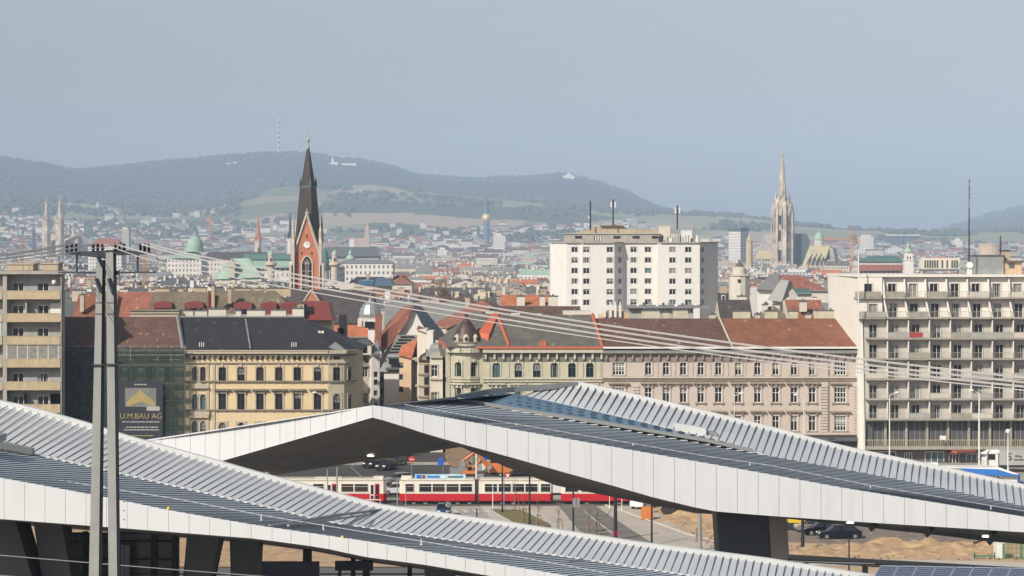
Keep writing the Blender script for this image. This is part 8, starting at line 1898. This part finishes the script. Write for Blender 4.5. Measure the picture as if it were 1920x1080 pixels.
pole(1154, 913, 1013, .22, 'steel_black', 'thick black pole carrying a round no-stopping sign', group=g_, extra=nostop)
pole(1222, 934, 1022, .12, 'steel_black', 'black-footed pole left of the sandy excavation', group=g_)
pole(1312, 957, 1033, .24, 'steel_grey', 'light grey steel post beside the broad dark pier')
pole(1250+56, 990, 1017, .1, 'wood', 'short brown post beside the light grey steel post')
def loop_wire():
    b = MB(); pr = None
    for i in range(12):
        t = i/11; p_ = P(1154 - 36*t, 936 + 38*t + 14*math.sin(math.pi*t), 284); 
        if pr is not None: b.bar(pr, p_, .03, 0, 4)
        pr = p_
    b.build('slack_cable', ['wire_dark'], label='slack black cable drooping left from the thick black pole', cat='cable')
loop_wire()
pole(483, 880, 944, .09, 'steel_grey', 'pale pole crossing the leftmost tram, left of its neighbour', Yv=316, group='pale poles in front of the leftmost tram')
pole(614, 880, 947, .09, 'steel_grey', 'pale pole crossing the leftmost tram at its double door', Yv=315, group='pale poles in front of the leftmost tram'); pole(632, 876, 950, .11, 'steel_grey', 'thicker pale pole just right of the double door of the leftmost tram', Yv=313, group='pale poles in front of the leftmost tram')
pole(745, 895, 955, .07, 'steel_grey', 'thin pale post at the rounded front of the middle tram', group='thin pale posts before the middle tram'); pole(761, 915, 958, .06, 'steel_grey', 'shorter thin post right of the tram front', group='thin pale posts before the middle tram')
pole(893, 846, 905, .12, 'frame_white', 'white pole rising behind the middle tram joint', Yv=345)
def noentry(T, p, zt_):
    z = SZ(861,p.y); o1 = disc(T, p, z, .42, 'sign_red'); b = MB(); b.box(p.x-.3, p.x+.3, p.y-.16, p.y-.12, z-.07, z+.07); b.build('sign_bar', ['frame_white'], o1)
pole(772, 856, 900, .05, 'steel_grey', 'round red no-entry sign on a thin post behind the middle tram', 'no_entry_sign', 'road sign', Yv=340, extra=noentry)
def blue_sq(T, p, zt_): b = MB(); z = SZ(865,p.y); b.box(p.x-.75, p.x-.02, p.y-.1, p.y-.05, z-.55, z+.5); b.build('sign_plate', ['sign_blue_bright'], T)
pole(831, 858, 895, .05, 'steel_grey', 'blue square traffic sign beside the cable drum', 'traffic_sign', 'road sign', Yv=345, extra=blue_sq)
def yield_(T, p, zt_):
    z = SZ(893,p.y); b = MB(); b.prism([(p.x+.05,z+.35),(p.x+.85,z+.35),(p.x+.45,z-.35)], p.y-.2, p.y-.16); o1 = b.build('sign_plate', ['sign_red'], T); b = MB(); b.prism([(p.x+.2,z+.26),(p.x+.7,z+.26),(p.x+.45,z-.18)], p.y-.23, p.y-.2); b.build('sign_face', ['frame_white'], o1)
pole(945, 885, 958, .06, 'steel_grey', 'triangular yield sign on the pole before the middle tram', 'yield_sign', 'road sign', extra=yield_)
def nopark(T, p, zt_): z = SZ(907,p.y); o1 = disc(T, p, z, .28, 'sign_red'); b = MB(); b.bar(Vector((p.x,p.y-.15,z)), Vector((p.x,p.y-.12,z)), .2, 0, 14); b.build('sign_face', ['sign_blue_bright'], o1); b = MB(); b.lathe((p.x,p.y-.1,SZ(928,p.y)-.25), [(.05,0),(.22,.12),(.25,.3),(.12,.5)], 8); b.build('lamp_globe', ['frame_white'], T)
pole(932, 902, 945, .05, 'frame_white', 'round no-parking sign with a white globe on a thin white post', 'no_parking_sign', 'road sign', extra=nopark); pole(924, 906, 957, .06, 'frame_white', 'plain white thin post left of the no-parking sign')
pole(1141+2, 905, 955, .05, 'frame_white', 'thin white post before the right tram, left of the thick pole'); pole(1166, 915, 957, .05, 'frame_white', 'thin white post right of the thick black pole')
pole(894, 954, 977, .09, 'steel_black', 'short dark bollard post standing alone on the roadway pavement', 'bollard', 'bollard')
def clock_(T, p, zt_):
    z = SZ(946,p.y); c = Vector((p.x,p.y-.05,z)); b = MB()
    for k in range(20): t0, t1 = k*math.pi/10, (k+1)*math.pi/10; b.bar(c+Vector((.42*math.cos(t0),0,.42*math.sin(t0))), c+Vector((.42*math.cos(t1),0,.42*math.sin(t1))), .07, 0, 5)
    o1 = b.build('clock_rim', ['steel_black'], T); b = MB(); b.bar(c, c+Vector((0,.03,0)), .4, 0, 18); b.build('clock_dial', ['steel_grey'], o1); b = MB(); b.bar(c+Vector((0,-.04,0)), c+Vector((0,-.04,.3)), .03, 0, 4); b.bar(c+Vector((0,-.04,0)), c+Vector((.2,-.04,-.08)), .03, 0, 4); b.build('clock_hands', ['steel_black'], o1)
pole(840, 944, 972, .07, 'steel_black', 'round street clock with a thick black rim above the blue car', 'street_clock', 'clock', extra=clock_)
T = thing('pipe_railing', Vector((SX(714,306),306,.05)), 'low white pipe railing before the left tram end, right of the roof ridge', 'railing'); b = MB(); b.bar(P(686,937,306), P(714,937,306), .05); b.build('top_rail', ['frame_white'], T)
for px in (692, 713): b = MB(); b.bar((SX(px,306),306,.05), (SX(px,306),306,SZ(937,306)), .04); b.build('post', ['frame_white'], T)
# overhead tram wires
b = MB()
for yy, z_ in ((319.9, 5.6), (321.3, 5.6), (318, 6.6)): b.bar((-60,yy,z_), (60,yy,z_), .018, 0, 3)
b.build('tram_wire', ['wire_dark'], label='thin overhead tram wires strung along the tracks above the trams', cat='overhead wires')
# staked saplings
for i, (px, py) in enumerate(((967,958),(982,980),(1009,992),(1048,1000),(1104,1008),(1119,1005))):
    p = G(px, py); T = thing('staked_sapling', p+Vector((0,0,.1)), ['leftmost staked sapling on the grass verge','second staked sapling on the grass verge','third staked sapling at the grass tip','staked sapling on the pavement beyond the grass tip','staked sapling left of the thick pole, outer one','staked sapling nearest the thick black pole'][i], 'sapling', 'staked saplings on the forecourt')
    for a in (0, 2.1, 4.2): b = MB(); b.bar((p.x+.5*math.cos(a),p.y+.5*math.sin(a),.1), (p.x+.28*math.cos(a),p.y+.28*math.sin(a),1.7), .05); b.build('stake', ['wood'], T)
    b = MB()
    for k in range(3): t0, t1 = 2.1*k, 2.1*(k+1); b.bar((p.x+.3*math.cos(t0),p.y+.3*math.sin(t0),1.6), (p.x+.3*math.cos(t1),p.y+.3*math.sin(t1),1.6), .04)
    b.build('stake_frame', ['wood'], T)
    b = MB(); r = random.Random(i); b.bar((p.x,p.y,.1), (p.x,p.y,2.6), .04, 0, 4); b.build('trunk', ['bark_red'], T); b = MB()
    for k in range(14): a = r.uniform(0,6.28); z_ = 1.8+.12*k; b.bar((p.x,p.y,z_), (p.x+.45*math.cos(a),p.y+.45*math.sin(a),z_+.8), .014, 0, 3)
    b.build('twigs', ['bark_red'], T)
# street lamps before the hotel
def lamp(px, pt, Yv, label, arm=1, r=.11, pb=0):
    T = thing('street_lamp', Vector((SX(px,Yv),Yv,.05)), label, 'street lamp', 'white street lamps along the boulevard'); x = SX(px,Yv); zt_ = SZ(pt,Yv); b = MB(); b.lathe((x,Yv,.03), [(r*1.6,0),(r*1.4,.9),(r,1.0),(r*.6,zt_)], 8); b.build('pole', ['frame_white'], T)
    if arm: b = MB(); b.bar((x,Yv,zt_-.02), (x+arm*.9,Yv,zt_+.35), .05); b.build('arm', ['frame_white'], T); b = MB(); b.lathe((x+arm*1.1,Yv,zt_+.22), [(.1,0),(.4,.08),(.42,.2),(.15,.34)], 10); b.build('lamp_head', ['frame_white'], T)
    else: b = MB(); b.lathe((x,Yv,zt_-.1), [(.12,0),(.3,.15),(.36,.4),(.25,.62),(.06,.7)], 12); b.build('lamp_globe', ['frame_white'], T)
lamp(1668, 741, 366, 'white street lamp rising left before the hotel, right of the pink house'); lamp(1836, 737, 360, 'tall white street lamp before the middle of the hotel, globe arm to the left', -1, .15)
lamp(1890, 812, 357, 'short globe lamp before the hotel, near the box truck', 0); lamp(1377, 742, 372, 'thin street lamp before the middle of the pink house', 1, .07); lamp(1507, 745, 371, 'thin street lamp before the right part of the pink house', -1, .07)
lamp(604, 741, 370, 'white globe lamp before the corner of the yellow house', -1, .07)

# ================================================================ TWIN-POLE MAST AND ITS WIRES
YM = 60.
T = thing('transmission_mast', Vector((SX(198,YM), YM, 0)), 'tall twin-pole mast with dark crossarms and rows of insulators', 'mast')
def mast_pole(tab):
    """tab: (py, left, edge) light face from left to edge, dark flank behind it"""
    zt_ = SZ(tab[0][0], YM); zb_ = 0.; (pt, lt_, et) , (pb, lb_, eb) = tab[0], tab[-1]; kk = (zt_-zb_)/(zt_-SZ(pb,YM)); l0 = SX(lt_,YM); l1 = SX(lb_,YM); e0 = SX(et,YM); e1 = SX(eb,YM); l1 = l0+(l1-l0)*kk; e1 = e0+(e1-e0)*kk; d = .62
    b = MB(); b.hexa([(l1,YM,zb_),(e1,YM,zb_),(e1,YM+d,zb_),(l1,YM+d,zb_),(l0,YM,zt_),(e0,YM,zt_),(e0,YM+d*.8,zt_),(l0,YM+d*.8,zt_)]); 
    b.m[3] = 1; b.build('mast_pole', ['mast_light', 'mast_dark'], T)  # right flank coloured dark to stand for its shade
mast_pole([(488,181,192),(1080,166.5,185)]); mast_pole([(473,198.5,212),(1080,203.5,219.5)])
for (a, c2, py) in ((173,198,683),(200,222.5,682),):
    b = MB(); b.box(SX(a,YM), SX(c2,YM), YM-.06, YM+.68, SZ(py+2,YM), SZ(py,YM)); b.build('flange', ['mast_dark'], T)
for py in (567, 588):
    for (a, c2) in ((177,193),(201,216)): b = MB(); b.box(SX(a,YM), SX(c2,YM), YM-.02, YM, SZ(py+.6,YM), SZ(py,YM)); b.build('strap', ['mast_dark'], T)
zc_ = SZ(471, YM)
def beam(x0, x1, h0, h1, yoff, py0, py1, nm='crossarm'):
    b = MB(); xa, xc = SX(x0,YM), SX(x1,YM); za, zc2 = SZ(py0,YM), SZ(py1,YM); b.hexa([(xa,YM+yoff,za-h0),(xc,YM+yoff,zc2-h1),(xc,YM+yoff+.3,zc2-h1),(xa,YM+yoff+.3,za-h0),(xa,YM+yoff,za),(xc,YM+yoff,zc2),(xc,YM+yoff+.3,zc2),(xa,YM+yoff+.3,za)]); return b.build(nm, ['mast_dark'], T)
beam(123, 198, .05, .20, .1, 472, 470); beam(212, 279, .14, .05, .1, 468, 473); beam(183, 216, .12, .14, .35, 470, 468)
beam(108, 192, .035, .045, .1, 509.5, 510, 'lower_crossarm'); beam(192, 220, .10, .10, .1, 508, 508, 'lower_crossarm'); beam(218, 289, .045, .03, .1, 509.5, 509.5, 'lower_crossarm')
for px in (141.5, 256): b = MB(); b.box(SX(px,YM)-.02, SX(px,YM)+.02, YM+.15, YM+.22, SZ(510,YM), SZ(477,YM)); b.build('hanger', ['mast_dark'], T)
for (a, b_, c2, d2) in ((184,482,193,500),(180,522,190,548),(204,522,213,552)): b = MB(); b.bar(P(a,b_,YM-.03), P(c2,d2,YM-.03), .045, 0, 4); b.build('brace', ['mast_dark'], T)
ins = {}
for grp, pxs in (('a', (124,132,139.5)), ('b', (173.5,181,189)), ('c', (215,222,229.5)), ('d', (262,269,276.5))):
    for k, px in enumerate(pxs):
        yy = YM + .12 + .06*k; x = SX(px,YM); z = SZ(472,YM); b = MB(); pf_ = []
        for j in range(5): pf_ += [(.030,.035*j+.01),(.052,.035*j+.02),(.030,.035*j+.03)]
        b.lathe((x,yy,z), [(.02,0)] + pf_ + [(.02,.2)], 8); b.build('insulator', ['insulator'], T); ins[(grp,k)] = Vector((x,yy,z+.19))
for k in range(5): b = MB(); z = SZ(945+17*k,YM); x = SX(224.5,YM); b.box(x, x+.04, YM+.5, YM+.53, z-.01, z+.01); b.build('climbing_peg', ['mast_dark'], T)
def wire(name, pts, r, m_, label, twin=0, cat='power line', group='power lines running right from the mast'):
    Tw = thing(name, pts[0], label, cat, group)
    for tt in range(2 if twin else 1):
        b = MB(); off = Vector((0,0,-twin*tt)); 
        for a, c2 in zip(pts, pts[1:]): b.bar(a+off, c2+off, r, 0, 5)
        b.build('conductor', [m_], Tw)
    if twin:
        L_ = sum(((c2-a).length for a, c2 in zip(pts, pts[1:]))); b = MB(); 
        for i in range(1, 5):
            f_ = i/5*(len(pts)-1); j = int(f_); p_ = pts[j].lerp(pts[min(j+1,len(pts)-1)], f_-j); b.bar(p_+Vector((0,0,.0)), p_+Vector((0,0,-twin)), r*.8, 0, 4)
        b.build('spacer', [m_], Tw)
def wpts(st, tab, Yend=41.):
    out = [st]; x0 = tab[0][0]
    xs_ = [tab[0][0] + (2300-tab[0][0])*i/26 for i in range(1, 27)]
    px0 = 960 + st.x/st.y*F
    for x_ in xs_:
        f_ = (x_-px0)/(2300-px0); Yw = 1/((1-f_)/st.y + f_/Yend); out.append(P(x_, smooth_l(tab, x_), Yw))
    return out
def smooth_l(tab, x):
    # quadratic through neighbouring points keeps the sag smooth
    n = len(tab); i = 0
    while i < n-2 and x > tab[i+1][0]: i += 1
    i = min(max(i-0, 0), n-3) if n > 2 else 0
    def quad(i):
        (xa,ya),(xb,yb),(xc,yc) = tab[i:i+3]; return ya*(x-xb)*(x-xc)/((xa-xb)*(xa-xc)) + yb*(x-xa)*(x-xc)/((xb-xa)*(xb-xc)) + yc*(x-xa)*(x-xb)/((xc-xa)*(xc-xb))
    return quad(i)
W1 = [(277,459),(480,500),(960,582),(1440,651),(1920,707),(2300,745)]
W2 = [(269,461),(480,508),(960,590),(1440,661),(1920,716),(2300,753)]
W3 = [(222,465),(480,517),(960,600),(1440,670),(1920,724),(2300,760)]
W4 = [(189,466),(480,529),(960,610),(1440,678),(1920,732),(2300,768)]
wire('power_line', wpts(ins[('d',2)], W1), .009, 'wire_pale', 'uppermost twin power line running right from the mast', .019)
wire('power_line', wpts(ins[('d',0)], W2), .009, 'wire_pale', 'second twin power line from the top, running right from the mast', .019)
wire('power_line', wpts(ins[('c',0)], W3), .009, 'wire_pale', 'third twin power line from the top, running right from the mast', .019)
wire('power_line', wpts(ins[('b',2)], W4), .011, 'wire_pale', 'lowest single power line running right from the mast')
wl_ = ['topmost','second','third','fourth','fifth','lowest']
for i, (st, ye) in enumerate(((('a',0),477),(('a',1),481),(('a',2),486),(('b',0),490),(('b',1),495),(('c',1),500))):
    s0 = ins[st]; e_ = [P(-400, ye+14, 40.)]; pts_ = [s0]; 
    for k in range(1, 9):
        f_ = k/8; a = s0.lerp(P(-500, ye+2, 44.), f_); a.z -= .35*math.sin(math.pi*f_)*f_*0 + .25*4*f_*(1-f_); pts_.append(a)
    wire('power_line', pts_, .010, 'wire_pale', f'{wl_[i]} of the thin wires running left from the mast', group='power lines running left from the mast')
for i, (a, c2, yy) in enumerate((((-200,1024),(900,1110),80),((-200,1062),(700,1130),78))):
    b = MB(); pr = None
    for k in range(13):
        f_ = k/12; p_ = P(a[0]+(c2[0]-a[0])*f_, a[1]+(c2[1]-a[1])*f_ + 3*math.sin(math.pi*f_), yy)
        if pr is not None: b.bar(pr, p_, .018, 0, 4)
        pr = p_
    b.build('contact_wire', ['steel_grey'], label=['grey contact wire crossing the dark piers at lower left','lower grey contact wire at the bottom left corner'][i], cat='overhead wire')
b = MB(); b.bar(P(1478,1052,120), P(1640,1057,120), .02); b.build('stay_wire', ['steel_grey'], label='thin pale stay wire right of the big dark pier', cat='wire')
pole(1592, 1008, 1075, .09, 'steel_black', 'slim black pole in front of the dark blue estate car')
pole(1505, 972, 1036, .2, 'steel_black', 'thick black post right of the big pier with slanting braces', extra=lambda T, p, zt_: MB().bar((p.x,p.y,3.0), (p.x+2.6,p.y,5.2), .08).build('brace', ['steel_black'], T))
print('OBJS', len(bpy.data.objects))
